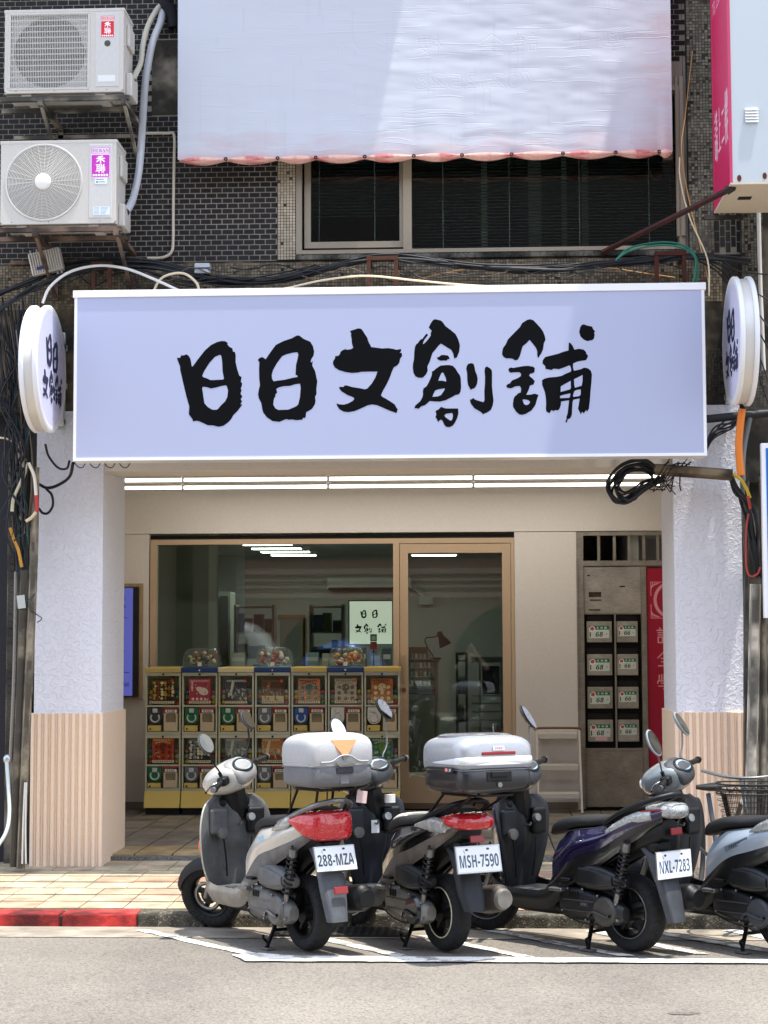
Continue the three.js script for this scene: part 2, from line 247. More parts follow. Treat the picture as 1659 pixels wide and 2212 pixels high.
// manhole-like drain grating behind the scooters
{
  const c = PY(735, 2013, -0.02), t = thing('drain_grating', 'dark perforated drain grating on the road beside the kerb', 'grating'), y = roadY(c.z) + 0.012;
  const s = shape([[-0.42, -0.17], [0.42, -0.17], [0.42, 0.17], [-0.42, 0.17]], []);
  for (let i = 0; i < 17; i++) for (let j = 0; j < 6; j++) { const x = -0.385 + i * 0.048, z = -0.14 + j * 0.056; s.holes.push(new THREE.Path([[0, 0], [0.03, 0], [0.03, 0.034], [0, 0.034]].map(([a, b]) => new THREE.Vector2(x - 0.014 + a, z - 0.017 + b)))); }
  obj('plate', triUV(ext(s, 0.012).rotateX(-Math.PI / 2).translate(c.x, y, c.z)), M(0x3c3a36, 0.8, { map: T.grime }), t);
  obj('tray', bb(c.x - 0.42, c.x + 0.42, y - 0.004, y + 0.002, c.z - 0.17, c.z + 0.17), M(0xc9c2b4, 0.9), t);
}
// arcade floor
const arcade = struct('arcade_floor', bb(-9, 9, -0.2, FLOOR - 0.012, zB - 0.2, zStep - 0.05), M(0x3d3a35, 0.95, { map: T.conc }));
{
  obj('step_edge', [bb(-9, PZ(560, 1850, zStep).x, -0.1, FLOOR - 0.012, zStep - 0.06, zStep + 0.02), bb(PZ(560, 1850, zStep).x + 0.005, 9, -0.1, FLOOR, zStep - 0.06, zStep + 0.045)], M(0xa9a69f, 0.7, { map: T.granite }), arcade);
  const gm = [0xa59d91, 0xafa79a, 0x9b9387, 0xb2a99a].map((c) => M(c, 0.55, { map: T.conc })), cm = [0xd9c193, 0xd2b786].map((c) => M(c, 0.7, { map: T.conc }));
  const w = 0.302, rest = [];
  for (let r = 0; r < 14; r++) for (let c = -12; c < 12; c++) {
    const z1 = zStep - 0.06 - r * 0.29, z0 = z1 - 0.29, x0 = c * w + 0.05; if (z0 < zB - 0.05) continue;
    const g = bb(x0 + 0.007, x0 + w - 0.007, 0, FLOOR + rr(-0.001, 0.001), z0 + 0.0025, z1 - 0.0025), m = r === 0 || (r === 1 && x0 < -1.2) ? cm[(c + 20) % 2] : gm[rnd() * 4 | 0];
    if (x0 > -3.3 && x0 < 2.6) { if (r < 14) obj('floor_tile', g, m, arcade); } else rest.push(g);
  }
  obj('floor_tiles', rest, gm[0], arcade).userData.kind = 'stuff';
}

// ---------------------------------------------------------------- the shophouse
const house = thing('shophouse', 'old tiled shophouse with a renovated ground floor shop behind an arcade', 'building');
const zU = -13.74;                                           // face of the upper wall
const X = (px, z, y = 1397) => PZ(px, y, z).x, Y = (py, z, x = 830) => PZ(x, py, z).y;
const mPlaster = M(0xe8e9ef, 0.85, { map: T.fine, bumpMap: T.stucco, bumpScale: 0.005 });
const mBeige = M(0xe6dfd5, 0.8, { map: T.fine, bumpMap: T.paintB, bumpScale: 0.0004 });
const mReed = M(0xf6dec4, 0.6, { map: T.fine });
const mReed2 = M(0xe7c8a8, 0.6, { map: T.fine });
const mDarkConc = M(0x5c574e, 0.95, { map: T.grime });
const colX = [[X(76, zP, 1300), X(221, zP, 1300)], [X(1458, zP, 1300), X(1605, zP, 1300)]], colInner = [X(268.5, zPb, 1300), X(1432, zPb, 1300)];
const woodTop = Y(1540, zP, 150), beamY = 3.13;
colX.forEach(([a, b], i) => {
  const back = zPb, col = obj('column', bb(a, b, 0, 3.6, back, zP), mPlaster, house), t = 0.018, base = paveY(zP) - 0.02;
  obj('base_panel', [bb(a - t, b + t, base, woodTop, back - t, zP + t)], mReed, col);
  const n = 21, w = (b - a + 2 * t) / n;
  for (let k = 0; k < n; k++) { const wide = k % 2 === 0, x0 = a - t + k * w + (wide ? 0.0015 : 0.006), x1 = a - t + (k + 1) * w - (wide ? 0.0015 : 0.006); obj('slat', rb(x0, x1, base + 0.004, woodTop - 0.002, zP + t - 0.004, zP + t + (wide ? 0.011 : 0.005), 0.003, 1), wide ? mReed : mReed2, col); }
});
const xl = colX[0][0] - 1.6, xr = colX[1][1] + 1.6;
obj('arcade_beam', bb(colX[0][0] + 0.002, colX[1][1] - 0.002, beamY, 3.6, -14.22, zP - 0.03), M(0xe2d9cc, 0.85, { map: T.fine }), house);
obj('arcade_ceiling', bb(xl, xr, 3.363, 3.62, zB - 0.3, -14.22), M(0xebe6de, 0.85, { map: T.fine }), house);
obj('side_wall', bb(colX[0][0] - 0.35, colX[0][0] - 0.2, 0, 3.5, zB, zPb - 0.02), mBeige, house);
obj('side_wall', bb(colX[1][1] + 0.1, colX[1][1] + 0.25, 0, 3.5, zB, zPb - 0.02), mBeige, house);
// back wall with the shop opening and the stair door opening
const oL = X(321, zB), oR = X(1113, zB), oT = Y(1154, zB), dL = X(1247, zB), dR = X(1440, zB), dT = Y(1150, zB), headY = Y(1150, zB);
for (const [a, b] of [[xl, oL], [oR, dL], [dR, xr]]) obj('back_wall', bb(a, b, 0, headY - 0.003, zB - 0.12, zB), mBeige, house);
obj('wall_header', [bb(xl, xr, headY, 3.36, zB - 0.12, zB + 0.012)], mBeige, house);
obj('baseboard', [bb(xl, oL - 0.01, FLOOR, FLOOR + 0.07, zB + 0.002, zB + 0.014), bb(oR + 0.01, dL - 0.01, FLOOR, FLOOR + 0.07, zB + 0.002, zB + 0.014)], M(0x8e8174, 0.7), house);

// upper wall: mortar bed behind the facing bricks
const wallTop = 10.6, bandT = Y(566, zU, 400), bandB = 3.6;
const wL = X(640, zU, 460), wR = X(1479, zU, 460), sillY = Y(547, zU, 900);
obj('mortar_wall', [bb(-9, wL - 0.003, bandT + 0.003, wallTop, zU - 0.25, zU - 0.005), bb(wR + 0.003, 9, bandT + 0.003, wallTop, zU - 0.25, zU - 0.005), bb(wL, wR, 6.1, wallTop, zU - 0.25, zU - 0.005)], M(0xc6bdad, 0.95, { map: T.blot }), house);
obj('floor_band', [bb(-9, 9, bandB, bandT, zU - 0.25, zU - 0.003)], M(0x635949, 0.95, { map: T.grime }), house);
obj('sill_mortar', [bb(wL, wR, bandT + 0.002, sillY - 0.002, zU - 0.2, zU + 0.02)], M(0x6f6d66, 0.95, { map: T.grime, bumpMap: T.stucco, bumpScale: 0.01 }), house);
{
  const bm = [0x1b1918, 0x161617, 0x211e1d, 0x121315, 0x1e1b1b].map((c) => M(c, 0.8, { map: T.fine }));
  const pw = 0.0856, ph = 0.0417, j = 0.008, skip = (x, y) => {
    const px0 = X(330, zU, 170), px1 = X(392, zU, 170); if (x > px0 && x < px1 && y > Y(247, zU, 350) && y < Y(88, zU, 350)) return true;   // cement patch
    return x > X(598, zU, 460);
  };
  const near = [], stuff = [];
  for (let r = 0; r < 58; r++) for (let c = 0; c < 40; c++) {
    const x = -3.95 + c * pw + (r % 2 ? pw / 2 : 0), y = bandT + 0.006 + r * ph; if (skip(x + pw / 2, y + ph / 2) || x > -1.35) continue;
    const b = [x + j / 2, x + pw - j / 2, y + j / 2, y + ph - j / 2], q = V(x, y, zU), vis = x > X(298, zU, 400) && y < Y(250, zU, 400);
    (vis && near.length < 292 ? near : stuff).push(b);
  }
  for (const b of near) obj('brick', bb(b[0], b[1], b[2], b[3], zU - 0.009, zU + rr(-0.002, 0.0015)), bm[rnd() * 5 | 0], house);
  // brick faces by the right-hand pier and on the narrow panel under the hanging sign
  for (let r = 0; r < 30; r++) for (let c = 0; c < 5; c++) { const x = X(1452, zU, 60) + c * pw - 0.2 + (r % 2 ? pw / 2 : 0), y = Y(132, zU, 1465) + r * ph; if (x < X(1481, zU, 60) - pw * 0.8) stuff.push([x + j / 2, x + pw - j / 2, y + j / 2, y + ph - j / 2]); }
  for (let r = 0; r < 10; r++) for (let c = 0; c < 5; c++) { const w2 = 0.0417, h2 = 0.0856, x = X(1543, zU, 500) + c * w2, y = Y(546, zU, 1570) + r * h2 - (c % 2 ? h2 / 2 : 0); if (y > Y(552, zU, 1570)) stuff.push([x + j / 2, x + w2 - j / 2, y + j / 2, y + h2 - j / 2]); }
  const st = obj('bricks', stuff.map((b) => bb(b[0], b[1], b[2], b[3], zU - 0.009, zU)), bm[1], house); st.userData.kind = 'stuff';
  obj('cement_patch', bb(X(328, zU, 170), X(395, zU, 170), Y(248, zU, 350), Y(87, zU, 350), zU - 0.013, zU + 0.004), M(0x8f897d, 0.95, { map: T.grime, bumpMap: T.stucco, bumpScale: 0.004 }), house);
  // mosaic: small tiles on piers and on the band
  const mos = (x0, x1, y0, y1, cols, name, z = zU, s = 0.0235, miss = 0.03) => {
    const bins = cols.map(() => []); for (let x = x0; x < x1 - 0.5 * s; x += s) for (let y = y0; y < y1 - 0.5 * s; y += s) { if (rnd() < miss) continue; bins[rnd() * cols.length | 0].push(new THREE.BoxGeometry(s - 0.004, s - 0.004, 0.006).translate(x + s / 2, y + s / 2, z + rr(-0.0012, 0.0006))); }
    bins.forEach((b, i) => { if (b.length) { const m = obj(name, triUV(mergeGeometries(b)), M(cols[i], 0.75, { map: T.blot }), house); m.userData.kind = 'stuff'; } });
  };
  mos(X(600, zU, 460), wL - 0.004, bandT + 0.004, 6.05, [0xd0c2a6, 0xc4b598, 0xd8cbb2], 'mosaic_tiles', zU + 0.012);
  obj('pier', bb(X(599, zU, 460), wL - 0.001, bandT + 0.003, 6.1, zU - 0.1, zU + 0.012), mDarkConc, house);
  mos(X(-20, zU, 600), X(1560, zU, 600), Y(660, zU, 830), bandT - 0.005, [0x9a8b70, 0x8a7c63, 0xa6977c, 0x756a57], 'mosaic_tiles', zU, 0.0235, 0.015);
  mos(X(1484, zU, 300), X(1536, zU, 300), bandT, 6.9, [0x7d766a, 0x6c665b, 0x8d8575], 'mosaic_tiles', zU + 0.062, 0.0235, 0.12);
  obj('pier', bb(X(1483, zU, 300), X(1537, zU, 300), bandT + 0.004, 9, zU - 0.1, zU + 0.062), mDarkConc, house);
  mos(X(1602, zU, 600), X(1650, zU, 600), Y(900, zU, 1600), 5.2, [0x6a6457, 0x575247, 0x77705f], 'mosaic_tiles', zU + 0.03, 0.0235, 0.1);
  mos(X(1528, zU, 700), X(1606, zU, 700), Y(1000, zU, 1600), bandB + 0.45, [0x4a463d, 0x3c3932], 'mosaic_tiles', zU - 0.001, 0.0235, 0.1);
  obj('pier', bb(X(1600, zU, 600), X(1700, zU, 600), 3.0, 9, zU - 0.1, zU + 0.029), mDarkConc, house);
  // neighbour's column in dark tiles left of the shop, and the strip beside the right column
  const sq = (x0, x1, y0, y1, z, s, col) => { const out = []; for (let x = x0; x < x1 - s / 2; x += s) for (let y = y0; y < y1; y += s) out.push(new THREE.BoxGeometry(s - 0.007, s - 0.007, 0.01).translate(x + s / 2, y + s / 2, z)); const m = obj('facing_tiles', triUV(mergeGeometries(out)), M(col, 0.5, { map: T.grime }), house); m.userData.kind = 'stuff'; };
  sq(colX[0][0] - 0.245, colX[0][0] - 0.02, Y(1640, zP, 40), 3.75, zP - 0.1, 0.056, 0x3a3833);
  sq(colX[0][0] - 0.06, colX[0][0] + 0.1, 0.1, Y(1500, zP, 40), zP - 0.02 - 0.08, 0.052, 0x55524a);
  sq(colX[0][0] - 0.02, colX[0][0] + 0.42, beamY + 0.03, 4.0, zP - 0.03, 0.075, 0x4a4740);
  sq(colX[1][1] - 0.4, colX[1][1] + 0.2, beamY + 0.02, 4.0, zP - 0.03, 0.06, 0x2c2a28);
  obj('column_core', [bb(colX[0][0] - 0.25, colX[0][0] - 0.003, 0, 3.8, zPb, zP - 0.105), bb(colX[0][0] - 0.05, colX[1][1] + 0.25, beamY + 0.002, 3.62, zPb + 0.4, zP - 0.036)], M(0x7d776c, 0.95, { map: T.grime }), house);
  obj('column_core', [bb(colX[1][1] + 0.003, colX[1][1] + 0.6, 0, 3.8, zPb, zP - 0.12)], M(0x8a867d, 0.95, { map: T.grime }), house);
}
// upstairs windows: aluminium frames, panes, blinds, dark room behind
const mAlu = M(0x9a8f7c, 0.45, { metalness: 0.35, map: T.fine });
const mPane = M(0xe8f0ec, 0.02, { transmission: 1, ior: 1.5, thickness: 0, specularIntensity: 1 });
{
  const top = 6.08, zf = zU - 0.05, x1 = X(871, zU, 460), x2 = X(889, zU, 460), fr = 0.035;
  const w1 = obj('window', [bb(wL, wL + 0.045, sillY, top, zf - 0.06, zU + 0.02), bb(wL + 0.045, wR - 0.045, sillY, sillY + 0.03, zf - 0.06, zU + 0.026), bb(wR - 0.045, wR, sillY, top, zf - 0.06, zU + 0.02), bb(wL, wR, top, top + 0.04, zf - 0.06, zU + 0.02), bb(x1, x2, sillY + 0.03, top, zf - 0.06, zU + 0.014)], mAlu, house);
  const sx0 = X(657, zU, 460), sx1 = x1 + 0.02, sy = sillY + 0.055, f = 0.05;
  obj('sash', [bb(sx0, sx1, sy, sy + f, zf - 0.01, zf + 0.03), bb(sx0, sx0 + f, sy + f, top, zf - 0.01, zf + 0.03), bb(sx1 - f, sx1, sy + f, top, zf - 0.01, zf + 0.03)], mAlu, w1);
  obj('pane', bb(sx0 + f, sx1 - f, sy + f, top, zf + 0.005, zf + 0.009), mPane, w1);
  obj('pane', bb(x2, wR - 0.045, sillY + 0.03, top, zf - 0.035, zf - 0.031), mPane, w1);
  const bl = M(0x343c3e, 0.6), zb = zf - 0.1, yb = sillY + 0.05;
  for (let k = 0; k < 32; k++) { const y = yb + k * 0.0262; obj('blind_slat', bb(x2 + 0.01, wR - 0.05, y, y + 0.003, zb - 0.012, zb + 0.012), bl, w1); if (k > 8) obj('blind_slat', bb(sx0 + f, sx1 - f, y + 0.05, y + 0.052, zb - 0.012, zb + 0.012), bl, w1); }
  for (const px of [962, 1108, 1262, 1415, 690, 812]) obj('blind_cord', bb(X(px, zb), X(px, zb) + 0.004, yb, top, zb + 0.013, zb + 0.015), M(0x8b9490, 0.7), w1);
  obj('upstairs_room', [bb(wL - 0.5, wR + 0.5, bandT - 0.3, top + 0.5, -17.6, -17.5), bb(wL - 0.5, wR + 0.5, bandT - 0.4, bandT - 0.3, -17.5, zU - 0.26), bb(wL - 0.5, wR + 0.5, top + 0.3, top + 0.4, -17.5, zU - 0.26), bb(wL - 0.6, wL - 0.5, bandT - 0.4, top + 0.5, -17.5, zU - 0.26), bb(wR + 0.5, wR + 0.6, bandT - 0.4, top + 0.5, -17.5, zU - 0.26)], M(0x6f7a72, 0.9), house);
  for (const [a, b, d] of [[1048, 1062, 0], [1160, 1190, 0.3], [1290, 1305, 0.5], [1240, 1252, 0.4]]) obj('curtain', bb(X(a, zU), X(b, zU), sillY, top, zU - 0.7 - d, zU - 0.68 - d), M(0x9aa39a, 0.9), house);
  // narrow window strip right of the canvas
  obj('window', [bb(X(1459, zU, 300), X(1464, zU, 300), sillY + 0.1, Y(168, zU, 1465), zU - 0.03, zU + 0.03), bb(X(1468, zU, 300), X(1476, zU, 300), sillY + 0.1, Y(168, zU, 1465), zU - 0.03, zU + 0.045)], mAlu, house);
}
obj('rear_wall', [bb(-9, 9, 3.62, wallTop, -22, -21.8), bb(-9, 9, wallTop, wallTop + 0.2, -22, zU - 0.02), bb(-9.2, -9, -0.2, wallTop, -22, zU - 0.3), bb(9, 9.2, -0.2, wallTop, -22, zU - 0.3)], M(0x6b675f, 0.95), house);

// ---------------------------------------------------------------- the shop's name, brush characters traced as outlines [origin x, origin y, scale, outlines with holes]
const BRUSH = [
  [680, 1300, 5.53, [[[90,600],[160,600],[185,545],[240,548],[300,525],[350,560],[385,620],[415,785],[440,785],[540,645],[700,440],[830,325],[960,260],[1060,235],[1150,240],[1200,280],[1190,310],[1240,365],[1300,395],[1310,465],[1355,475],[1372,550],[1370,700],[1405,850],[1450,990],[1500,1020],[1482,1125],[1512,1150],[1505,1220],[1482,1260],[1500,1315],[1475,1380],[1518,1445],[1480,1500],[1510,1550],[1475,1610],[1515,1620],[1420,1750],[1320,1850],[1270,1940],[1215,2000],[1110,2080],[1000,2105],[880,2075],[760,2070],[680,2030],[580,1985],[520,1972],[440,1985],[430,1940],[350,1830],[360,1660],[300,1450],[240,1200],[165,870],[160,790],[135,730]],
    [[1030,535],[1060,560],[1080,720],[1085,880],[1115,1060],[1080,1075],[900,1085],[815,1085],[760,1055],[660,1020],[645,990],[680,900],[800,710],[920,580]], [[1160,1200],[1180,1225],[1205,1310],[1190,1450],[1140,1550],[1050,1635],[985,1715],[940,1735],[860,1730],[760,1670],[690,1590],[665,1430],[640,1260],[660,1232],[740,1240],[835,1270],[940,1250],[1060,1215]]]],
  [990, 1300, 5.53, [[[135,650],[180,600],[240,585],[280,610],[310,632],[420,470],[530,320],[700,235],[880,175],[985,115],[1040,115],[1140,190],[1280,250],[1340,350],[1365,460],[1355,550],[1305,630],[1290,680],[1305,705],[1335,665],[1325,770],[1390,900],[1415,1030],[1435,1110],[1415,1270],[1418,1390],[1385,1450],[1397,1540],[1380,1620],[1310,1720],[1190,1790],[1185,1870],[1170,1915],[1130,1905],[1105,1950],[980,1962],[880,1945],[815,1952],[765,1935],[690,1962],[610,1997],[460,1980],[340,1900],[260,1800],[235,1720],[215,1590],[160,1480],[145,1390],[160,1290],[185,1200],[170,1050],[165,850],[172,690]],
    [[1000,480],[1022,530],[1000,640],[970,760],[960,970],[1000,985],[1005,1020],[900,1035],[720,1080],[550,1100],[485,1115],[450,1060],[442,980],[470,870],[560,710],[670,565],[760,525],[900,490]], [[1060,1165],[1072,1250],[1058,1450],[1020,1610],[985,1650],[900,1690],[800,1730],[650,1735],[590,1738],[520,1700],[475,1620],[485,1520],[500,1465],[520,1460],[522,1400],[562,1355],[540,1280],[600,1245],[700,1220],[840,1212],[960,1175]]]],
  [1290, 1270, 5.184, [[[455,180],[475,165],[560,138],[620,118],[680,125],[715,160],[750,220],[810,310],[830,380],[890,500],[960,508],[1110,528],[1230,520],[1330,535],[1400,555],[1505,540],[1495,590],[1470,620],[1512,615],[1522,680],[1480,740],[1465,820],[1420,875],[1355,910],[1320,980],[1270,1120],[1200,1270],[1140,1370],[1090,1480],[1110,1510],[1250,1590],[1370,1670],[1400,1730],[1432,1770],[1405,1848],[1270,1800],[1110,1730],[1000,1685],[910,1672],[830,1685],[700,1745],[560,1805],[430,1830],[330,1820],[240,1770],[195,1700],[180,1650],[250,1670],[330,1675],[420,1650],[510,1600],[545,1560],[530,1530],[400,1475],[280,1400],[235,1345],[245,1310],[320,1315],[355,1280],[400,1285],[500,1315],[660,1340],[760,1362],[810,1345],[900,1245],[970,1130],[1018,1000],[900,1000],[690,1005],[610,1022],[490,1028],[360,1010],[230,970],[150,920],[110,850],[112,790],[150,730],[155,685],[215,678],[250,645],[260,600],[300,565],[370,540],[390,555],[470,545],[522,515],[495,420],[488,310],[475,265],[482,220]]]],
  [1610, 1240, 4.74, [[[370,235],[410,150],[450,95],[490,78],[600,105],[640,145],[680,205],[780,280],[870,355],[910,430],[940,510],[952,570],[938,690],[915,740],[900,790],[870,800],[852,820],[840,790],[828,720],[790,650],[720,610],[650,565],[600,535],[560,565],[500,640],[440,710],[415,790],[390,870],[345,960],[352,1040],[320,1110],[290,1140],[260,1172],[180,1172],[120,1145],[85,1080],[72,980],[78,900],[95,830],[100,700],[112,600],[140,540],[165,530],[190,490],[215,460],[255,445],[290,395],[325,348],[360,370],[330,410],[290,460],[262,530],[270,545],[320,500],[370,440],[408,385],[405,345],[425,290],[400,270]]],
    [[[520,795],[560,785],[600,750],[640,745],[720,755],[750,780],[760,820],[715,830],[712,852],[650,850],[590,855],[540,830]]],
    [[[430,1055],[465,1040],[520,990],[590,945],[680,935],[760,935],[820,950],[870,1000],[910,1070],[950,1120],[968,1180],[975,1350],[965,1430],[935,1480],[870,1495],[780,1545],[690,1590],[580,1618],[480,1615],[390,1605],[330,1660],[300,1685],[230,1705],[180,1752],[140,1740],[100,1742],[120,1690],[210,1610],[250,1540],[265,1480],[260,1430],[272,1370],[330,1330],[370,1260],[410,1170],[430,1110]], [[628,1068],[650,1090],[690,1180],[698,1230],[690,1245],[650,1230],[600,1225],[550,1230],[560,1190],[600,1095]], [[670,1368],[665,1400],[630,1450],[600,1495],[540,1520],[440,1528],[455,1480],[490,1410],[560,1385]]],
    [[[600,1715],[640,1730],[690,1745],[920,1745],[925,1840],[900,1930],[860,2010],[820,2065],[760,2095],[700,2090],[660,2050],[630,1980],[600,1955],[575,1965],[545,2000],[525,1950],[495,1905],[512,1860],[498,1790],[550,1765]], [[810,1828],[822,1870],[815,1930],[795,1970],[770,1970],[690,1915],[660,1880],[690,1845],[760,1835]]],
    [[[1085,940],[1110,912],[1160,898],[1205,910],[1225,970],[1240,1050],[1270,1120],[1285,1190],[1272,1290],[1240,1350],[1215,1372],[1175,1380],[1160,1405],[1140,1370],[1105,1310],[1090,1210],[1088,1090],[1070,1000]]],
    [[[1420,985],[1455,960],[1510,990],[1545,1030],[1553,1080],[1552,1330],[1565,1470],[1580,1600],[1565,1690],[1530,1770],[1480,1810],[1385,1852],[1340,1810],[1220,1740],[1160,1660],[1140,1600],[1145,1570],[1160,1580],[1200,1550],[1240,1582],[1330,1610],[1395,1628],[1412,1580],[1408,1420],[1420,1280],[1422,1150],[1412,1050]]]],
  [1960, 1240, 4.1475, [[[70,610],[85,540],[130,480],[165,400],[260,300],[360,200],[400,130],[480,80],[530,68],[580,85],[630,135],[690,200],[740,270],[770,350],[780,410],[755,455],[740,560],[710,630],[675,680],[660,705],[645,670],[645,590],[620,530],[520,408],[480,450],[405,515],[390,570],[365,660],[330,730],[280,742],[240,715],[190,708],[140,710],[100,690],[72,650]]],
    [[[170,900],[190,865],[220,858],[250,865],[330,850],[420,835],[500,830],[580,845],[605,870],[600,930],[575,950],[530,960],[512,985],[530,1010],[560,1030],[605,1080],[585,1135],[525,1155],[510,1210],[465,1305],[540,1300],[600,1285],[665,1305],[640,1380],[615,1470],[550,1560],[460,1615],[400,1632],[350,1625],[300,1580],[250,1500],[248,1440],[258,1370],[280,1325],[300,1315],[330,1280],[375,1265],[382,1200],[360,1160],[290,1165],[240,1190],[200,1200],[150,1185],[138,1160],[155,1135],[200,1115],[230,1070],[330,1030],[375,1000],[380,960],[350,935],[260,938],[200,942]], [[405,1385],[430,1378],[500,1390],[530,1420],[510,1455],[470,1472],[430,1460]]],
    [[[1330,280],[1345,200],[1370,165],[1405,152],[1450,170],[1540,190],[1560,235],[1590,265],[1575,290],[1583,330],[1570,390],[1545,410],[1460,428],[1400,400],[1350,350]]],
    [[[1160,455],[1180,452],[1215,490],[1240,540],[1250,565],[1330,552],[1400,565],[1440,600],[1450,640],[1475,660],[1465,700],[1440,740],[1360,750],[1290,765],[1230,795],[1230,860],[1245,912],[1360,885],[1410,860],[1470,870],[1520,910],[1538,970],[1530,1100],[1515,1250],[1505,1400],[1490,1530],[1455,1585],[1445,1550],[1405,1610],[1380,1580],[1355,1625],[1340,1590],[1310,1530],[1325,1450],[1338,1365],[1300,1370],[1235,1385],[1222,1420],[1215,1530],[1210,1630],[1190,1680],[1140,1710],[1130,1755],[1105,1755],[1112,1715],[1130,1690],[1118,1675],[1140,1610],[1155,1480],[1165,1395],[1110,1400],[1035,1415],[1030,1470],[1010,1530],[985,1560],[945,1555],[910,1570],[875,1555],[845,1605],[795,1580],[785,1530],[790,1450],[785,1350],[770,1260],[740,1180],[722,1130],[728,1100],[720,1070],[760,1040],[830,1022],[960,1010],[1040,995],[1120,955],[1195,925],[1200,890],[1185,830],[1160,825],[1080,860],[1000,885],[910,878],[880,900],[780,880],[775,835],[730,790],[735,740],[775,685],[880,660],[980,635],[1080,598],[1155,580]],
      [[1030,1165],[1190,1075],[1195,1190],[1180,1215],[1025,1258]], [[1015,1325],[1050,1310],[1185,1280],[1180,1330],[1165,1355],[1020,1358]], [[1245,1050],[1385,980],[1385,1080],[1370,1155],[1260,1190],[1248,1130]], [[1250,1245],[1290,1225],[1355,1215],[1355,1300],[1330,1325],[1235,1340],[1230,1310]]]],
];
const SRC = 1659 / 3024;   // picture pixels per photograph pixel
function brush(i, map, depth) {   // geometry of character i, map([x, y] in photograph pixels) -> [X, Y]
  const [ox, oy, s, ...parts] = BRUSH[i];
  return mergeGeometries(parts.map((p) => { const q = p.map((ring) => ring.map(([x, y]) => map([ox + x / s, oy + y / s]))); const e = ext(shape(q[0], q.slice(1)), depth); return e.toNonIndexed ? e : e; }));
}
const mInk = M(0x07090b, 0.9, { specularIntensity: 0.3 });
// ---------------------------------------------------------------- main signboard
const zS = -13.05;
const mWhiteAl = M(0xf3f4f4, 0.4, { clearcoat: 0.3 });
const mLilac = M(0xb0b6cf, 0.5);
{
  const s = thing('shop_signboard', 'long lilac signboard with black brush characters above the shop front', 'signboard');
  const tl = PZ(157, 634, zS), tr = PZ(1527, 618, zS), bl = PZ(157.5, 996, zS), br = PZ(1527.5, 984, zS);
  const x0 = bl.x, x1 = br.x, y0 = (bl.y + br.y) / 2, y1 = (tl.y + tr.y) / 2, f = 0.022;
  obj('box', bb(x0 + 0.004, x1 - 0.004, y0 + 0.004, y1 - 0.004, zS - 0.2, zS - 0.012), M(0xcfc8bb, 0.6), s);
  obj('face', card(x0 + f, x1 - f, y0 + f, y1 - f, zS - 0.002), mLilac, s);
  const fr = obj('frame', [bb(x0, x0 + f, y0 + f, y1, zS - 0.2, zS), bb(x1 - f, x1, y0 + f, y1, zS - 0.2, zS), bb(x0, x1, y0, y0 + f, zS - 0.2, zS + 0.002)], mWhiteAl, s);
  obj('top_cap', rb(x0 - 0.012, x1 + 0.012, y1 - 0.03, y1 + 0.024, zS - 0.22, zS + 0.006, 0.004), mWhiteAl, s);
  for (let i = 0; i < 5; i++) obj('character', brush(i, ([x, y]) => { const p = PZ(x * SRC, y * SRC, zS); return [p.x, p.y]; }, 0.0007).translate(0, 0, zS - 0.0018), mInk, s);
}
// ---------------------------------------------------------------- round projecting signs
function roundSign(X0, zc, yc, side, label) {   // disc facing +-X
  const t = thing('round_projecting_sign', label, 'sign', 'round signs on either side of the shop signboard'), R = 0.475, e = 0.055;
  const cyl = (r, a, b, n = 56) => triUV(new THREE.CylinderGeometry(r, r, b - a, n).rotateZ(Math.PI / 2).translate(X0 + (a + b) / 2, yc, zc));
  obj('drum', cyl(R - 0.018, -e, e), M(0xdddbd5, 0.35, { metalness: 0.12 }), t);
  for (const k of [-1, 1]) { const pf = [[R - 0.05, e + 0.012], [R - 0.03, e + 0.014], [R - 0.008, e + 0.013], [R, e + 0.006], [R, e - 0.02], [R - 0.016, e - 0.022]]; obj('rim', triUV(new THREE.LatheGeometry(pf.map(([a, b]) => new THREE.Vector2(a, b)), 72).rotateZ(-k * Math.PI / 2).translate(X0, yc, zc)), M(0xeceef0, 0.35), t); }
  for (const k of [-1, 1]) {
    const f = obj('face', triUV(new THREE.CircleGeometry(R - 0.02, 56).rotateY(k * Math.PI / 2).translate(X0 + k * (e + 0.012), yc, zc)), M(0xd9daf2, 0.4), t);
    const ch = (i, cx, cy, sc) => { const [ox, oy] = [[830, 1510], [1135, 1500], [1450, 1450], [1790, 1460], [2160, 1460]][i]; return brush(i, ([x, y]) => [(x - ox) * sc + cx, -(y - oy) * sc + cy], 0.002); };
    const g = [ch(0, -0.1, 0.13, 0.00075), ch(1, 0.1, 0.1, 0.00072), ch(2, -0.2, -0.13, 0.00062), ch(3, 0.01, -0.13, 0.00058), ch(4, 0.21, -0.14, 0.0006)];
    obj('lettering', mergeGeometries(g).rotateY(k * Math.PI / 2).translate(X0 + k * (e + 0.014), yc, zc), M(0x2b2c4a, 0.5), f);
  }
  const bz = zc - R;   // mounting bracket towards the wall
  obj('mounting_plate', rb(X0 - 0.035, X0 + 0.035, yc - 0.36, yc + 0.36, bz - 0.06, bz + 0.09, 0.006), M(0xe7ecec, 0.5), t);
  obj('bracket', [bb(X0 - 0.03, X0 + 0.03, yc - 0.38, yc + 0.38, bz - 0.14, bz - 0.1), bb(X0 - 0.03, X0 + 0.03, yc + 0.25, yc + 0.29, zU, bz - 0.06), bb(X0 - 0.03, X0 + 0.03, yc - 0.05, yc - 0.01, zU, bz - 0.06), bb(X0 - 0.03, X0 + 0.03, yc - 0.34, yc - 0.3, zU, bz - 0.06), beam(V(X0, yc - 0.3, zU + 0.02), V(X0, yc - 0.02, bz - 0.08), 0.03, 0.03)], M(0xb9c4c6, 0.45, { metalness: 0.3 }), t);
}
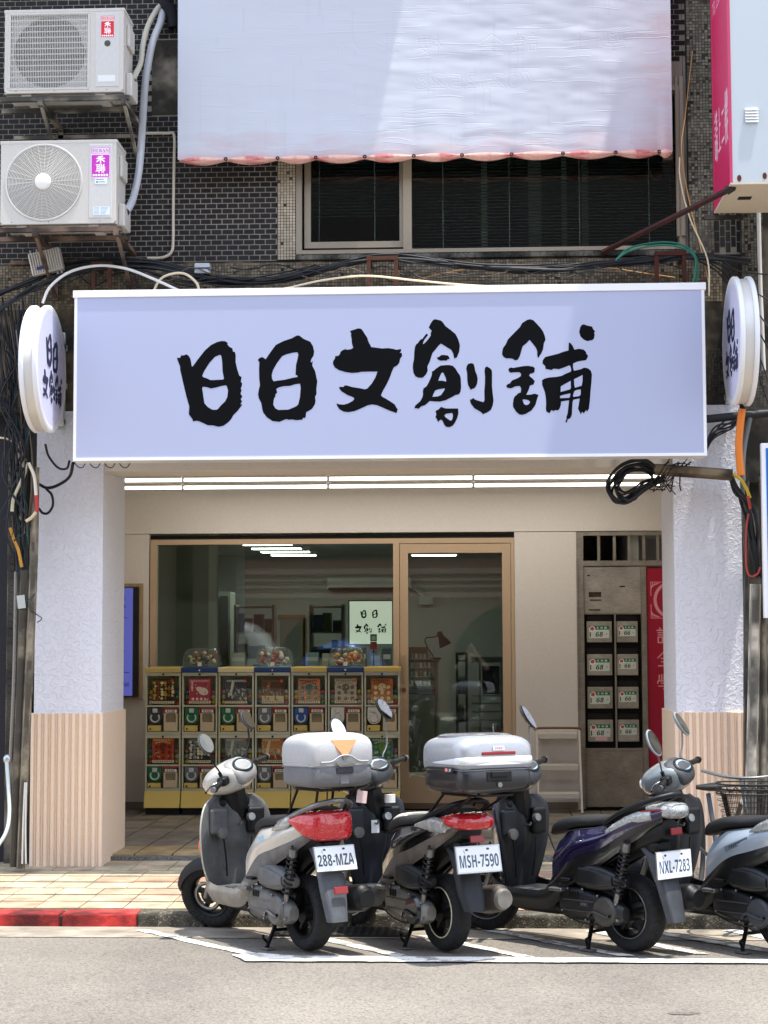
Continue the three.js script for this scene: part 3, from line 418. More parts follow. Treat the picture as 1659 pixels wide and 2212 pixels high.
{ const zc = -13.06; roundSign(X(86, zc), zc, Y(798, zc, 90), 1, 'round white sign above the cable tangle by the drainpipes, lettering facing the shop'); roundSign(X(1612, zc), zc, Y(738, zc, 1600), -1, 'round white sign with an orange conduit hanging below it'); }
{
  const q = thing('orange_conduit', 'orange corrugated conduit hanging below the round white sign', 'conduit');
  const z = -13.1; obj('pipe', tube([[1603, 884], [1599, 920], [1596, 960], [1598, 1000], [1601, 1027]].map(([x, y]) => PZ(x, y, z)), 0.028, 40, 12), M(0xd9771a, 0.5), q);
}
// ---------------------------------------------------------------- blank canvas hoarding over the upstairs windows
{
  const z0 = zU + 0.26, t = thing('canvas_hoarding', 'large blank white canvas hoarding with a red bottom hem over the windows', 'banner');
  const A = PZ(384, 345, z0), B = PZ(1453, 327, z0), topY = 8.2, nx = 180, ny = 150;
  const hem = [388, 488, 600, 682, 788, 894, 998, 1105, 1216, 1330, 1424, 1452].map((px) => (PZ(px, 340, z0).x - A.x) / (B.x - A.x));
  const bumpT = canvasTex(1024, 1024, (g, w, h) => {
    g.fillStyle = '#808080'; g.fillRect(0, 0, w, h); const rs = (() => { let s = 77; return () => (s = (s * 16807) % 2147483647) / 2147483647; })();
    for (let i = 0; i < 420; i++) { const x = rs() * w, y = rs() * h, l = 20 + rs() * 90; g.strokeStyle = rs() < 0.5 ? 'rgba(50,50,50,.35)' : 'rgba(220,220,220,.4)'; g.lineWidth = 1 + rs() * 2; g.beginPath(); g.moveTo(x, y); g.quadraticCurveTo(x + l / 2, y + (rs() - 0.5) * 10, x + l, y + (rs() - 0.5) * 14); g.stroke(); }
    g.strokeStyle = 'rgba(20,20,20,.6)'; g.lineWidth = 2.2;   // old lettering pressed through from the back, seen mirrored
    g.save(); g.translate(w, 0); g.scale(-1, 1);
    for (const [k, x] of [['xue', 90], ['shang', 160], ['zheng', 270], ['quan', 340], ['lou', 470], ['ying', 560], ['lin', 640]]) han(g, k, x, 655, 58, 62, 2.4, 'rgba(30,30,30,.34)');
    g.font = 'bold 62px sans-serif'; g.strokeStyle = 'rgba(30,30,30,.34)'; g.lineWidth = 2; g.strokeText('(02)2528', 285, 822); for (let k = 0; k < 4; k++) { g.beginPath(); g.moveTo(190, 60 + k * 130); g.lineTo(190, 160 + k * 130); g.stroke(); }
    g.restore();
    g.beginPath(); g.moveTo(640, 330); g.quadraticCurveTo(800, 380, 1024, 150); g.stroke(); g.beginPath(); g.moveTo(420, 300); g.quadraticCurveTo(560, 380, 760, 330); g.stroke();
  });
  bumpT.colorSpace = THREE.NoColorSpace;
  const sheetT = canvasTex(1024, 1024, (g, w, h) => {   // dye from the old print bleeding into the lower and right edges
    g.fillStyle = '#f1f3f6'; g.fillRect(0, 0, w, h); const rs = (() => { let s = 5; return () => (s = (s * 16807) % 2147483647) / 2147483647; })();
    for (let i = 0; i < 900; i++) { const e = rs() < 0.3, x = e ? w - Math.pow(rs(), 2.2) * 60 : rs() * w, y = e ? h - Math.pow(rs(), 1.4) * 420 : h - Math.pow(rs(), 2.4) * 70; const r = 6 + rs() * 26; g.fillStyle = `rgba(${225 + rs() * 20 | 0},${120 + rs() * 50 | 0},${110 + rs() * 50 | 0},${0.006 + rs() * 0.022})`; g.beginPath(); g.ellipse(x, y, r * 1.6, r * 0.5, 0, 0, 7); g.fill(); }
    for (let i = 0; i < 120; i++) { g.fillStyle = `rgba(150,140,150,${0.02 + rs() * 0.03})`; const x = rs() * w, y = rs() * h; g.fillRect(x, y, 2 + rs() * 4, 20 + rs() * 120); }
  });
  const pos = [], uv = [], idx = [];
  for (let j = 0; j <= ny; j++) for (let i = 0; i <= nx; i++) {
    const u = i / nx, v = j / ny; let k = 0; while (k < hem.length - 2 && u > hem[k + 1]) k++;
    const q = Math.min(1, Math.max(0, (u - hem[k]) / (hem[k + 1] - hem[k]))), sag = Math.sin(q * Math.PI) * 0.012, yb = A.y + (B.y - A.y) * u + sag, y = yb + (topY - yb) * v;
    const x = A.x + (B.x - A.x) * u + (1 - u) * -0.012 * v, low = Math.exp(-v * 9), e = Math.min(1, Math.min(u, 1 - u) * 8);
    const wr = 0.012 * (fbm(u * 0.5, v * 0.9, 9, 4, 200) - 0.5) + 0.006 * (fbm(u * 0.4, v, 40, 2, 210) - 0.5) * (0.4 + u), z = z0 + wr * e + 0.02 * Math.sin(q * Math.PI) * low * 0.7;
    pos.push(x, y, z); uv.push(u, v * (topY - A.y) / (B.x - A.x) * 1.45);
  }
  for (let j = 0; j < ny; j++) for (let i = 0; i < nx; i++) { const a = j * (nx + 1) + i; idx.push(a, a + 1, a + nx + 1, a + 1, a + nx + 2, a + nx + 1); }
  const g = new THREE.BufferGeometry(); g.setAttribute('position', new THREE.Float32BufferAttribute(pos, 3)); g.setAttribute('uv', new THREE.Float32BufferAttribute(uv, 2)); g.setIndex(idx); g.computeVertexNormals();
  sheetT.wrapT = THREE.MirroredRepeatWrapping; bumpT.wrapT = THREE.MirroredRepeatWrapping;
  obj('sheet', g, M(0xd0d3d8, 0.6, { map: sheetT, bumpMap: bumpT, bumpScale: 0.005 }), t);
  obj('frame_rail', [bb(A.x + 0.02, B.x - 0.02, A.y + 0.05, A.y + 0.09, z0 - 0.06, z0 - 0.025), bb(A.x + 0.01, A.x + 0.04, A.y + 0.05, topY, z0 - 0.06, z0 - 0.025), bb(B.x - 0.04, B.x - 0.01, A.y + 0.05, topY, z0 - 0.06, z0 - 0.025)], M(0x6e3a38, 0.8, { map: T.rust }), t);
  const dye = tex(256, (u, v) => { const a = fbm(u, v, 6, 5, 301), b = fbm(u, v, 20, 3, 303); const k = Math.min(1, Math.max(0, (a - 0.4) * 4)); return [0.95 - 0.12 * k, 0.84 - 0.38 * k + 0.1 * b, 0.8 - 0.32 * k + 0.08 * b]; }, 0.5);
  for (let k = 0; k + 1 < hem.length; k++) {   // hem rolled under between eyelets
    const R = [], n = 10; for (let i = 0; i <= n; i++) { const q = i / n, u = hem[k] + (hem[k + 1] - hem[k]) * q, x = A.x + (B.x - A.x) * u, yb = A.y + (B.y - A.y) * u, s = Math.sin(q * Math.PI), d = 0.012 + 0.034 * s; R.push([[x, yb + 0.012 * s, z0 + 0.016 * s + 0.006], [x, yb - d * 0.45, z0 + 0.012 + 0.012 * s], [x, yb - d, z0 - 0.02], [x, yb - d * 0.5, z0 - 0.055]]); }
    const r4 = [0, 1, 2, 3].map((c) => R.map((p) => p[c])); obj('hem', rails(r4, 14, 6), M(0xf4d2cc, 0.7, { map: dye }), t);
    const ex = A.x + (B.x - A.x) * hem[k], ey = A.y + (B.y - A.y) * hem[k]; if (k) obj('eyelet', new THREE.TorusGeometry(0.011, 0.005, 6, 12).translate(ex, ey - 0.004, z0 + 0.012), M(0x4a2c26, 0.5, { metalness: 0.6 }), t);
  }
}
// ---------------------------------------------------------------- tall projecting sign, red side and pale front
{
  const zn = -12.4, zf = -13.23, xa = X(1575, zn, 200), xb = xa + 1.15, yb = Y(395, zn, 1600), yt = 9.6;
  const t = thing('projecting_lightbox', 'tall projecting lightbox with a crimson side and a pale louvred front', 'sign');
  obj('body', bb(xa + 0.004, xb, yb, yt, zf, zn - 0.004), M(0xdfe6e8, 0.5), t);
  obj('front_panel', bb(xa + 0.012, xb, yb + 0.006, yt, zn - 0.004, zn), M(0xbcc5c8, 0.5), t);
  const side = canvasTex(256, 1024, (g, w, h) => {
    g.fillStyle = '#cf1f5c'; g.fillRect(0, 0, w, h); const c = '#e9c3cf';
    han(g, 'ying', 40, 30, 170, 290, 22, c); g.fillStyle = c; g.globalAlpha = 0.85; g.fillRect(22, 440, 212, 62); g.globalAlpha = 1; g.fillStyle = '#cf1f5c'; g.font = 'bold 40px sans-serif'; for (let k = 0; k < 5; k++) han(g, ['ji', 'lin', 'quan', 'xue', 'lou'][k], 32 + k * 40, 452, 32, 38, 4, '#cf1f5c');
    g.fillStyle = c; g.font = '44px sans-serif'; g.fillText('TEL 2382-7167', 20, 575, 216);
    ['qing', 'shang', 'er', 'lou'].forEach((k, i) => han(g, k, 22 + i * 54, 800, 46, 120, 8, c));
  });
  const L = zn - zf, sg = new THREE.PlaneGeometry(L, L * 4).rotateY(-Math.PI / 2).translate(xa, yb + L * 2, (zn + zf) / 2); obj('side_panel', sg, M(0xffffff, 0.4, { map: side }), t);
  obj('trim', [bb(xa - 0.006, xa + 0.014, yb, yt, zn - 0.014, zn + 0.004), bb(xa - 0.006, xa + 0.012, yb, yt, zf, zf + 0.012)], M(0xc0385f, 0.5), t);
  obj('bottom_panel', bb(xa - 0.004, xb + 0.004, yb - 0.012, yb, zf, zn + 0.006), M(0xd9cbb4, 0.7, { map: T.fine }), t);
  obj('bottom_vent', bb(X(1593, zn, 395) + 0.06, X(1613, zn, 395) + 0.09, yb - 0.016, yb - 0.011, zn - 0.42, zn - 0.34), M(0x0c0c10, 0.8), t);
  const vx = X(1609, zn, 250), vx1 = X(1637, zn, 250), vy = Y(265, zn, 1620), vh = (Y(233, zn, 1620) - vy) / 5;
  for (let k = 0; k < 5; k++) obj('louvre', rails([[[vx, vy + k * vh, zn + 0.001], [vx1, vy + k * vh, zn + 0.001]], [[vx, vy + k * vh, zn + 0.02], [vx1, vy + k * vh, zn + 0.02]], [[vx, vy + k * vh + vh * 0.7, zn + 0.008], [vx1, vy + k * vh + vh * 0.7, zn + 0.008]], [[vx, vy + k * vh + vh * 0.85, zn + 0.001], [vx1, vy + k * vh + vh * 0.85, zn + 0.001]]], 2, 8), M(0xf1f4f4, 0.5), t);
  for (const [px, py] of [[1597, 385], [1652, 380]]) { const p = PZ(px, py, zn + 0.003); obj('rust_spot', new THREE.CircleGeometry(0.016, 7).scale(1, 1.6, 1).translate(p.x, p.y, p.z), M(0xc98b3a, 0.9, { map: T.rust }), t); }
  obj('wall_arm', [bb(xa + 0.08, xa + 0.12, yb + 0.3, yb + 0.34, zU, zf), bb(xa + 0.08, xa + 0.12, yb + 2.3, yb + 2.34, zU, zf), bb(X(1538, zf), X(1625, zf), yb - 0.02 - 0.03, yb - 0.02, zf - 0.06, zf - 0.02)], M(0x4a4642, 0.7, { map: T.grime }), t);
  const br = thing('sign_brace', 'long rusty steel brace running from the wall to the crimson lightbox', 'brace');
  obj('rod', beam(PZ(1302, 545, zU + 0.03), PZ(1576, 409, zn - 0.1), 0.03, 0.035), M(0x6b463c, 0.8, { map: T.rust }), br);
  obj('end_plate', beam(PZ(1570, 412, zn - 0.12), PZ(1584, 403, zn - 0.06), 0.05, 0.04), M(0x2c2523, 0.8), br);
}
// ---------------------------------------------------------------- air conditioners
const mAC = M(0xd2cec4, 0.45, { map: T.fine }), mACd = M(0x3d4746, 0.7);
function badge(red) {
  return canvasTex(128, 224, (g, w, h) => {
    g.fillStyle = red ? '#e8d6d2' : '#efe4ee'; g.fillRect(0, 0, w, h); const c = red ? '#d3212c' : '#c431b4';
    g.strokeStyle = c; g.lineWidth = 4; g.strokeRect(4, 4, 120, 40); g.fillStyle = red ? '#d3212c' : '#8a3a86'; g.font = 'bold 32px serif'; g.textAlign = 'center'; g.fillText('HERAN', 64, 36, 112);
    g.fillStyle = c; g.fillRect(4, 56, 120, 164); han(g, 'he', 34, 62, 60, 56, 9, '#fff'); han(g, 'lian', 32, 122, 64, 66, 6, '#fff'); g.fillStyle = '#fff'; for (let k = 0; k < 6; k++) g.fillRect(12 + k * 18, 198, 13, 15);
  });
}
function airCon(x0, x1, y0, y1, square, label) {   // front corners in picture pixels on z = zf
  const zf = -13.02, zb = -13.36, a = PZ(x0, y1, zf), b = PZ(x1, y0, zf), t = thing('air_conditioner', label, 'air conditioner', 'outdoor units on the brick wall'), W = b.x - a.x, H = b.y - a.y, cx = a.x + W * (square ? 0.375 : 0.375), cy = a.y + H * 0.5, R = H * 0.44;
  const hole = new THREE.Path(); square ? hole.setFromPoints([[-1, -1], [1, -1], [1, 1], [-1, 1]].map(([p, q]) => new THREE.Vector2(cx + p * W * 0.325, cy + q * H * 0.44))) : hole.absarc(cx, cy, R, 0, 7, true);
  const s = shape([[a.x, a.y + 0.02], [a.x + 0.02, a.y], [b.x - 0.02, a.y], [b.x, a.y + 0.02], [b.x, b.y - 0.02], [b.x - 0.02, b.y], [a.x + 0.02, b.y], [a.x, b.y - 0.02]]); s.holes.push(hole);
  obj('front_panel', triUV(ext(s, 0.012, 0.004).translate(0, 0, zf - 0.012)), mAC, t);
  obj('casing', [bb(a.x, a.x + 0.006, a.y + 0.01, b.y - 0.01, zb, zf - 0.01), bb(b.x - 0.006, b.x, a.y + 0.01, b.y - 0.01, zb, zf - 0.01), bb(a.x, b.x, a.y, a.y + 0.01, zb, zf - 0.01), bb(a.x, b.x, zb, zb, 0, 0), bb(a.x, b.x, a.y, b.y, zb - 0.006, zb)].filter((_, i) => i !== 3), mAC, t);
  obj('top_cover', rb(a.x - 0.006, b.x + 0.006, b.y - 0.022, b.y + 0.004, zb - 0.01, zf + 0.006, 0.005), mAC, t);
  if (square) { const q = shape([[a.x + 0.012, a.y + 0.014], [a.x + W * 0.74, a.y + 0.014], [a.x + W * 0.74, b.y - 0.028], [a.x + 0.012, b.y - 0.028]]); const hh = new THREE.Path(); hh.absarc(cx, cy, R * 0.97, 0, 7, true); q.holes.push(hh); obj('fan_shroud', triUV(ext(q, 0.01).translate(0, 0, zf - 0.034)), M(0xd4d6d0, 0.5), t); }
  obj('interior', bb(a.x + 0.01, a.x + W * 0.74, a.y + 0.012, b.y - 0.026, zf - 0.17, zf - 0.16), M(0x7b8184, 0.6, { metalness: 0.4 }), t);
  const fan = obj('fan', triUV(new THREE.CylinderGeometry(0.06, 0.06, 0.05, 20).rotateX(Math.PI / 2).translate(cx, cy, zf - 0.09)), mACd, t);
  for (let k = 0; k < 3; k++) { const g = rails([[[0.05, -0.03, 0.02], [R * 0.9, -0.1, 0.03]], [[0.05, 0.02, -0.01], [R * 0.95, 0.05, 0]], [[0.05, 0.06, -0.03], [R * 0.8, 0.17, -0.03]]], 8, 6); obj('blade', g.rotateZ(k * 2.094 + 0.4).translate(cx, cy, zf - 0.09), M(0x5f6c6a, 0.5), fan); }
  const grille = obj('grille', square ? (() => { const out = [], w = W * 0.65, h = H * 0.88; for (let k = 0; k <= 46; k++) out.push(bb(cx - w / 2 + k * w / 46 - 0.0022, cx - w / 2 + k * w / 46 + 0.0022, cy - h / 2, cy + h / 2, zf + 0.004, zf + 0.008)); for (let k = 0; k <= 13; k++) out.push(bb(cx - w / 2, cx + w / 2, cy - h / 2 + k * h / 13 - 0.004, cy - h / 2 + k * h / 13 + 0.004, zf, zf + 0.0045)); return out; })()
    : (() => { const out = []; for (let k = 1; k <= 21; k++) out.push(new THREE.TorusGeometry(0.05 + (R - 0.05) * k / 21, 0.0046, 5, 60).translate(cx, cy, zf + 0.006 + 0.02 * (1 - k / 21))); for (let k = 0; k < 30; k++) { const q = k / 30 * Math.PI * 2; out.push(beam(V(cx + 0.05 * Math.cos(q), cy + 0.05 * Math.sin(q), zf + 0.028), V(cx + R * Math.cos(q + 0.06), cy + R * Math.sin(q + 0.06), zf + 0.007), 0.004, 0.005)); } return out; })(), mAC, t);
  if (!square) { obj('hub_cap', triUV(new THREE.SphereGeometry(0.062, 20, 12).scale(1, 1, 0.25).translate(cx, cy, zf + 0.03)), M(0xeceae4, 0.45), grille); obj('grille_ring', triUV(new THREE.TorusGeometry(R + 0.008, 0.01, 8, 64).translate(cx, cy, zf + 0.002)), mAC, t); }
  else obj('grille_frame', [rb(cx - W * 0.34, cx + W * 0.34, cy + H * 0.44, cy + H * 0.465, zf - 0.004, zf + 0.008, 0.004), rb(cx - W * 0.34, cx + W * 0.34, cy - H * 0.465, cy - H * 0.44, zf - 0.004, zf + 0.008, 0.004), rb(cx - W * 0.345, cx - W * 0.325, cy - H * 0.44, cy + H * 0.44, zf - 0.004, zf + 0.0085, 0.004), rb(cx + W * 0.325, cx + W * 0.345, cy - H * 0.44, cy + H * 0.44, zf - 0.004, zf + 0.0085, 0.004)], mAC, t);
  const ax0 = a.x + W * 0.765, ax1 = a.x + W * 0.965; obj('access_panel', rb(ax0, ax1, a.y + H * 0.06, a.y + H * 0.95, zf - 0.01, zf + 0.008, 0.006), M(0xd3d2cc, 0.45, { map: T.fine }), t);
  const bw = W * (square ? 0.115 : 0.165), bx = (ax0 + ax1) / 2 - bw / 2, by = b.y - H * (square ? 0.3 : 0.42), bh = bw * 1.6; obj('badge', card(bx, bx + bw, b.y - H * 0.09 - bh, b.y - H * 0.09, zf + 0.0095), M(0xffffff, 0.5, { map: badge(square) }), t);
  if (square) { obj('dent', triUV(new THREE.SphereGeometry(0.024, 14, 8).scale(1, 1, 0.3).translate(bx + bw / 2, a.y + H * 0.58, zf + 0.009)), M(0x6e7468, 0.6, { map: T.grime }), t); obj('sticker', card(bx - 0.02, bx + bw + 0.01, a.y + H * 0.12, a.y + H * 0.2, zf + 0.0095), M(0xe2e5e0, 0.6), t); }
  else { obj('sticker', card(bx + 0.03, bx + bw - 0.02, a.y + H * 0.47, a.y + H * 0.54, zf + 0.0095), M(0xffffff, 0.5, { map: canvasTex(128, 64, (g) => { g.fillStyle = '#e3ecec'; g.fillRect(0, 0, 128, 64); g.fillStyle = '#557'; g.fillRect(10, 12, 80, 7); g.fillRect(12, 36, 24, 14); g.fillRect(44, 38, 60, 8); }) }), t); obj('rating_plate', card(bx + 0.02, bx + bw, a.y + H * 0.1, a.y + H * 0.2, zf + 0.0095), M(0xffffff, 0.5, { map: canvasTex(128, 80, (g) => { g.fillStyle = '#dfe9ef'; g.fillRect(0, 0, 128, 80); g.fillStyle = '#7a8a96'; for (let k = 0; k < 6; k++) { g.fillRect(6, 8 + k * 12, 40, 4); g.fillRect(56, 8 + k * 12, 62 - k * 5, 4); } }) }), t); }
  obj('valve_cover', rb(b.x, b.x + 0.05, a.y - 0.005, a.y + H * 0.27, zb + 0.02, zf - 0.08, 0.012), mAC, t); obj('carry_handle', rb(b.x, b.x + 0.025, b.y - H * 0.4, b.y - H * 0.14, zb + 0.03, zf - 0.1, 0.01), mAC, t);
  for (const k of [0.1, 0.42, 0.86]) obj('screw', new THREE.SphereGeometry(0.006, 8, 6).translate(a.x + W * k, a.y + 0.018, zf), mACd, t);
  for (const k of [0.18, 0.8]) obj('foot', rb(a.x + W * k - 0.04, a.x + W * k + 0.04, a.y - 0.02, a.y - 0.001, zb + 0.02, zf - 0.02, 0.005), mAC, t);
  return { a, b, zf, zb };
}
const acU = airCon(9, 268, 18, 203, true, 'white outdoor air conditioner with a square grille and a red badge');
const acL = airCon(0, 252, 302, 486, false, 'white outdoor air conditioner with a round grille and a purple badge');
for (const [q, rusty, lab] of [[acU, false, 'grey steel shelf bracket under the upper air conditioner'], [acL, true, 'rusty steel shelf bracket under the lower air conditioner']]) {
  const t = thing('wall_bracket', lab, 'bracket'), m = M(rusty ? 0x7d6658 : 0x9b968b, 0.75, { map: T.grime }), y = q.a.y - 0.02;
  obj('shelf', [bb(q.a.x - 0.1, q.b.x + 0.04, y - 0.035, y - 0.001, q.zf - 0.045, q.zf - 0.005), bb(q.a.x - 0.1, q.b.x + 0.04, y - 0.035, y - 0.001, q.zb, q.zb + 0.04)], m, t);
  for (const x of [q.a.x + (q.b.x - q.a.x) * 0.3, q.b.x + 0.0]) { obj('arm', [bb(x - 0.02, x + 0.02, y - 0.07, y - 0.036, zU, q.zf), bb(x - 0.02, x + 0.02, y - 0.42, y - 0.075, zU, zU + 0.03)], m, t); obj('strut', beam(V(x, y - 0.4, zU + 0.02), V(x, y - 0.06, q.zf - 0.05), 0.022, 0.03), m, t); }
  obj('wall_rail', bb(q.a.x - 0.1, q.b.x + 0.02, y - 0.13, y - 0.1, zU + 0.001, zU + 0.03), m, t);
}
// ---------------------------------------------------------------- pipes and cables
const mTape = M(0xdfe2e6, 0.7, { map: T.blot });
const mk = (pts, r, mat, name, label, cat, group, n = 48, seg = 8) => tag(obj(name, tube(pts.map(([x, y, z]) => PZ(x, y, z ?? zU + 0.06)), r, n, seg), mat), label, cat, group);
mk([[272, 458, -13.2], [283, 440, -13.35], [291, 415, -13.48], [300, 370, -13.5], [306, 300, -13.55], [312, 200, -13.55], [318, 150, -13.58], [330, 90, -13.6], [346, 50, -13.65], [352, 20, -13.7]], 0.03, mTape, 'refrigerant_pipe', 'thick grey taped refrigerant hose bending up from the lower air conditioner', 'pipe');
mk([[288, 172, -13.2], [294, 158, -13.24], [304, 135, -13.4], [309, 95, -13.5], [320, 55, -13.6], [338, 22, -13.66], [352, 8, -13.7]], 0.022, M(0xe2dcc6, 0.7, { map: T.blot }), 'refrigerant_pipe', 'thin yellowed refrigerant hose rising from the upper air conditioner', 'pipe');
mk([[352, -10, zU + 0.05], [358, 10, zU + 0.06], [372, 30, zU + 0.05], [376, 60, zU + 0.04]], 0.05, M(0x15171a, 0.9), 'pipe_sleeve', 'black putty sleeve where the hoses enter the brick wall', 'pipe');
mk([[310, 288], [360, 288, zU + 0.02], [376, 292, zU + 0.02], [376, 350, zU + 0.02], [374.5, 440, zU + 0.02], [374, 520, zU + 0.02], [370, 545, zU + 0.02], [352, 556, zU + 0.02], [318, 558, zU + 0.02]], 0.012, M(0xc9c0ad, 0.6), 'wall_conduit', 'beige plastic conduit with rounded bends on the dark bricks', 'conduit', null, 90);
{ // finned amplifier box
  const t = thing('amplifier_box', 'tilted pale finned cable amplifier box with a purple label', 'junction box'), c = PZ(100, 566, -13.45), g = [];
  const place = (q) => q.rotateZ(0.23).translate(c.x, c.y, c.z);
  obj('housing', place(rb(-0.125, 0.125, -0.09, 0.09, -0.05, 0.03, 0.012)), M(0xc9c6be, 0.5, { metalness: 0.2 }), t);
  for (let k = 0; k < 13; k++) obj('fin', place(rb(-0.115 + k * 0.019, -0.107 + k * 0.019, -0.082, 0.082, 0.028, 0.05, 0.003, 1)), M(0xd6d3ca, 0.5), t);
  obj('label_plate', place(card(-0.075, 0.0, -0.06, -0.035, 0.0515)), M(0x3a3478, 0.5), t);
  for (const k of [-0.1, -0.05, 0.07, 0.1]) obj('connector', place(triUV(new THREE.CylinderGeometry(0.012, 0.012, 0.03, 10).translate(k, k < 0 ? 0.1 : -0.1, 0))), M(0x8f8f8a, 0.4, { metalness: 0.6 }), t);
  const b = thing('splitter_box', 'small pale grey splitter box strapped to the cable bundle', 'junction box'), d = PZ(437, 580, -13.5);
  obj('housing', rb(d.x - 0.06, d.x + 0.06, d.y - 0.04, d.y + 0.04, d.z - 0.04, d.z + 0.02, 0.01).rotateZ(0), M(0xaeb6ba, 0.5), b); obj('strap', bb(d.x - 0.065, d.x + 0.065, d.y - 0.006, d.y + 0.004, d.z + 0.02, d.z + 0.024), M(0x15171a, 0.6), b);
}
const mRust = M(0x8a5c48, 0.85, { map: T.rust }), mWornFrame = M(0x9a8c7a, 0.85, { map: T.rust });
[[[197, 240, 565, 634], 'rust streaked steel frame bracket near the amplifier box', mWornFrame], [[792, 860, 553, 630], 'pale rusted steel frame bracket below the double window', mWornFrame], [[1414, 1484, 543, 620], 'red brown steel frame bracket near the coiled green cable', mRust]].forEach(([[a, b, y0, y1], lab, m]) => {
  const t = thing('sign_bracket', lab, 'bracket'), z = -13.4, A = PZ(a, y0, z), B = PZ(b, y1 + 30, z), w = 0.03;
  obj('upright', bb(A.x, A.x + w, B.y, A.y - w - 0.002, z - 0.03, z), m, t); obj('upright', bb(B.x - w, B.x, B.y, A.y - w - 0.002, z - 0.03, z), m, t); obj('crossbar', bb(A.x, B.x, A.y - w, A.y, z - 0.03, z + 0.002), m, t);
  obj('wall_tie', [bb(A.x, A.x + w, A.y - w, A.y - 0.004, zU, z - 0.031), bb(B.x - w, B.x, A.y - w, A.y - 0.004, zU, z - 0.031)], m, t);
});
const mBlk = M(0x14161a, 0.6), mBlk2 = M(0x23272b, 0.6), mTeal = M(0x1f6f58, 0.6), mCream = M(0xd8c7a6, 0.7), mOchre = M(0xb98a4e, 0.7), mWhiteC = M(0xd9d6cf, 0.6);
const jit = (pts, s, zc, zs) => pts.map(([x, y]) => [x + rr(-s, s), y + rr(-s, s), zc + rr(-zs, zs)]);
// the long bundle along the floor band
for (let k = 0; k < 12; k++) mk(jit([[-30, 640], [60, 605], [150, 570], [250, 558 + k], [350, 566 + k], [470, 596 + k], [560, 604], [650, 590], [740, 566], [820, 551], [900, 556], [1010, 570], [1110, 576], [1220, 574], [1310, 566], [1420, 556], [1500, 548], [1620, 560]].map(([x, y]) => [x, y + (k % 4) * 3]), 4, -13.52, 0.05), rr(0.005, 0.011), k % 3 ? mBlk : mBlk2, 'utility_cable', 'black utility cable in the long bundle above the signboard', 'cable', 'bundle above the signboard', 120, 5);
for (let k = 0; k < 5; k++) mk(jit([[230, 575], [320, 590], [400, 612], [450, 604], [520, 606], [600, 600], [690, 575]], 8, -13.5, 0.06), 0.006, mBlk, 'utility_cable', 'black utility cable in the long bundle above the signboard', 'cable', 'bundle above the signboard', 60, 5);
for (let k = 0; k < 7; k++) mk(jit([[-30, 690], [60, 630], [140, 600], [240, 572]], 10, -13.42, 0.08), rr(0.004, 0.008), k % 2 ? mBlk : mBlk2, 'utility_cable', 'thin black cable sagging past the amplifier box', 'cable', 'cables by the amplifier box', 40, 5);
mk([[92, 655, -13.1], [108, 620, -13.1], [150, 588, -13.2], [210, 574, -13.3], [270, 580, -13.3], [330, 602, -13.25], [400, 634, -13.2]], 0.011, mWhiteC, 'power_cord', 'white cord arching over the round sign to the signboard', 'cord', null, 60);
mk([[330, 634, -13.3], [345, 605, -13.3], [370, 592, -13.3], [400, 592, -13.3], [425, 612, -13.3], [430, 634, -13.3]], 0.01, mCream, 'power_cord', 'cream cord looped above the signboard top', 'cord', null, 50);
mk([[480, 640, -13.3], [600, 626, -13.3], [700, 605, -13.3], [792, 596, -13.3], [900, 606, -13.3], [1010, 616, -13.3], [1150, 622, -13.3], [1300, 618, -13.2]], 0.008, mCream, 'power_cord', 'long cream cord laid along the signboard top', 'cord', null, 80);
mk([[900, 604], [960, 590], [1040, 576], [1120, 572], [1300, 578], [1390, 590], [1460, 600]], 0.005, mOchre, 'power_cord', 'thin brown cord crossing the mosaic band', 'cord', null, 60);
for (const [k, l] of [[0, 'outer'], [1, 'inner']]) mk([[1330, 562], [1360, 536 + 6 * k], [1420, 524 + 6 * k], [1470, 528 + 6 * k], [1500, 550 + 4 * k], [1508 - 6 * k, 585], [1502 - 6 * k, 618]].map((p) => [...p, -13.42 + 0.03 * k]), 0.008, mTeal, 'green_cable', 'green cable of the coil by the red brown steel bracket, ' + l + ' loop', 'cable', null, 60);
mk([[1532, 640, -13.2], [1528, 560, -13.4], [1490, 470, -13.5], [1470, 390, -13.5], [1468, 340, -13.5]], 0.006, mCream, 'power_cord', 'cream cord hanging from the canvas corner', 'cord', null, 50);
mk([[1496, 110, -13.6], [1480, 250, -13.6], [1472, 330, -13.55], [1490, 440, -13.6], [1520, 560, -13.55], [1534, 630, -13.3]], 0.004, mOchre, 'power_cord', 'thin brown cord beside the window strip', 'cord', null, 60);
for (let k = 0; k < 6; k++) mk(jit([[1500, 556], [1560, 560 + k * 8], [1600, 590 + k * 22], [1670, 600 + k * 60]], 8, -13.5, 0.08), 0.006, k % 2 ? mBlk : mBlk2, 'utility_cable', 'black cable running off past the round sign with the orange conduit', 'cable', 'cables past the round sign with the orange conduit', 40, 5);
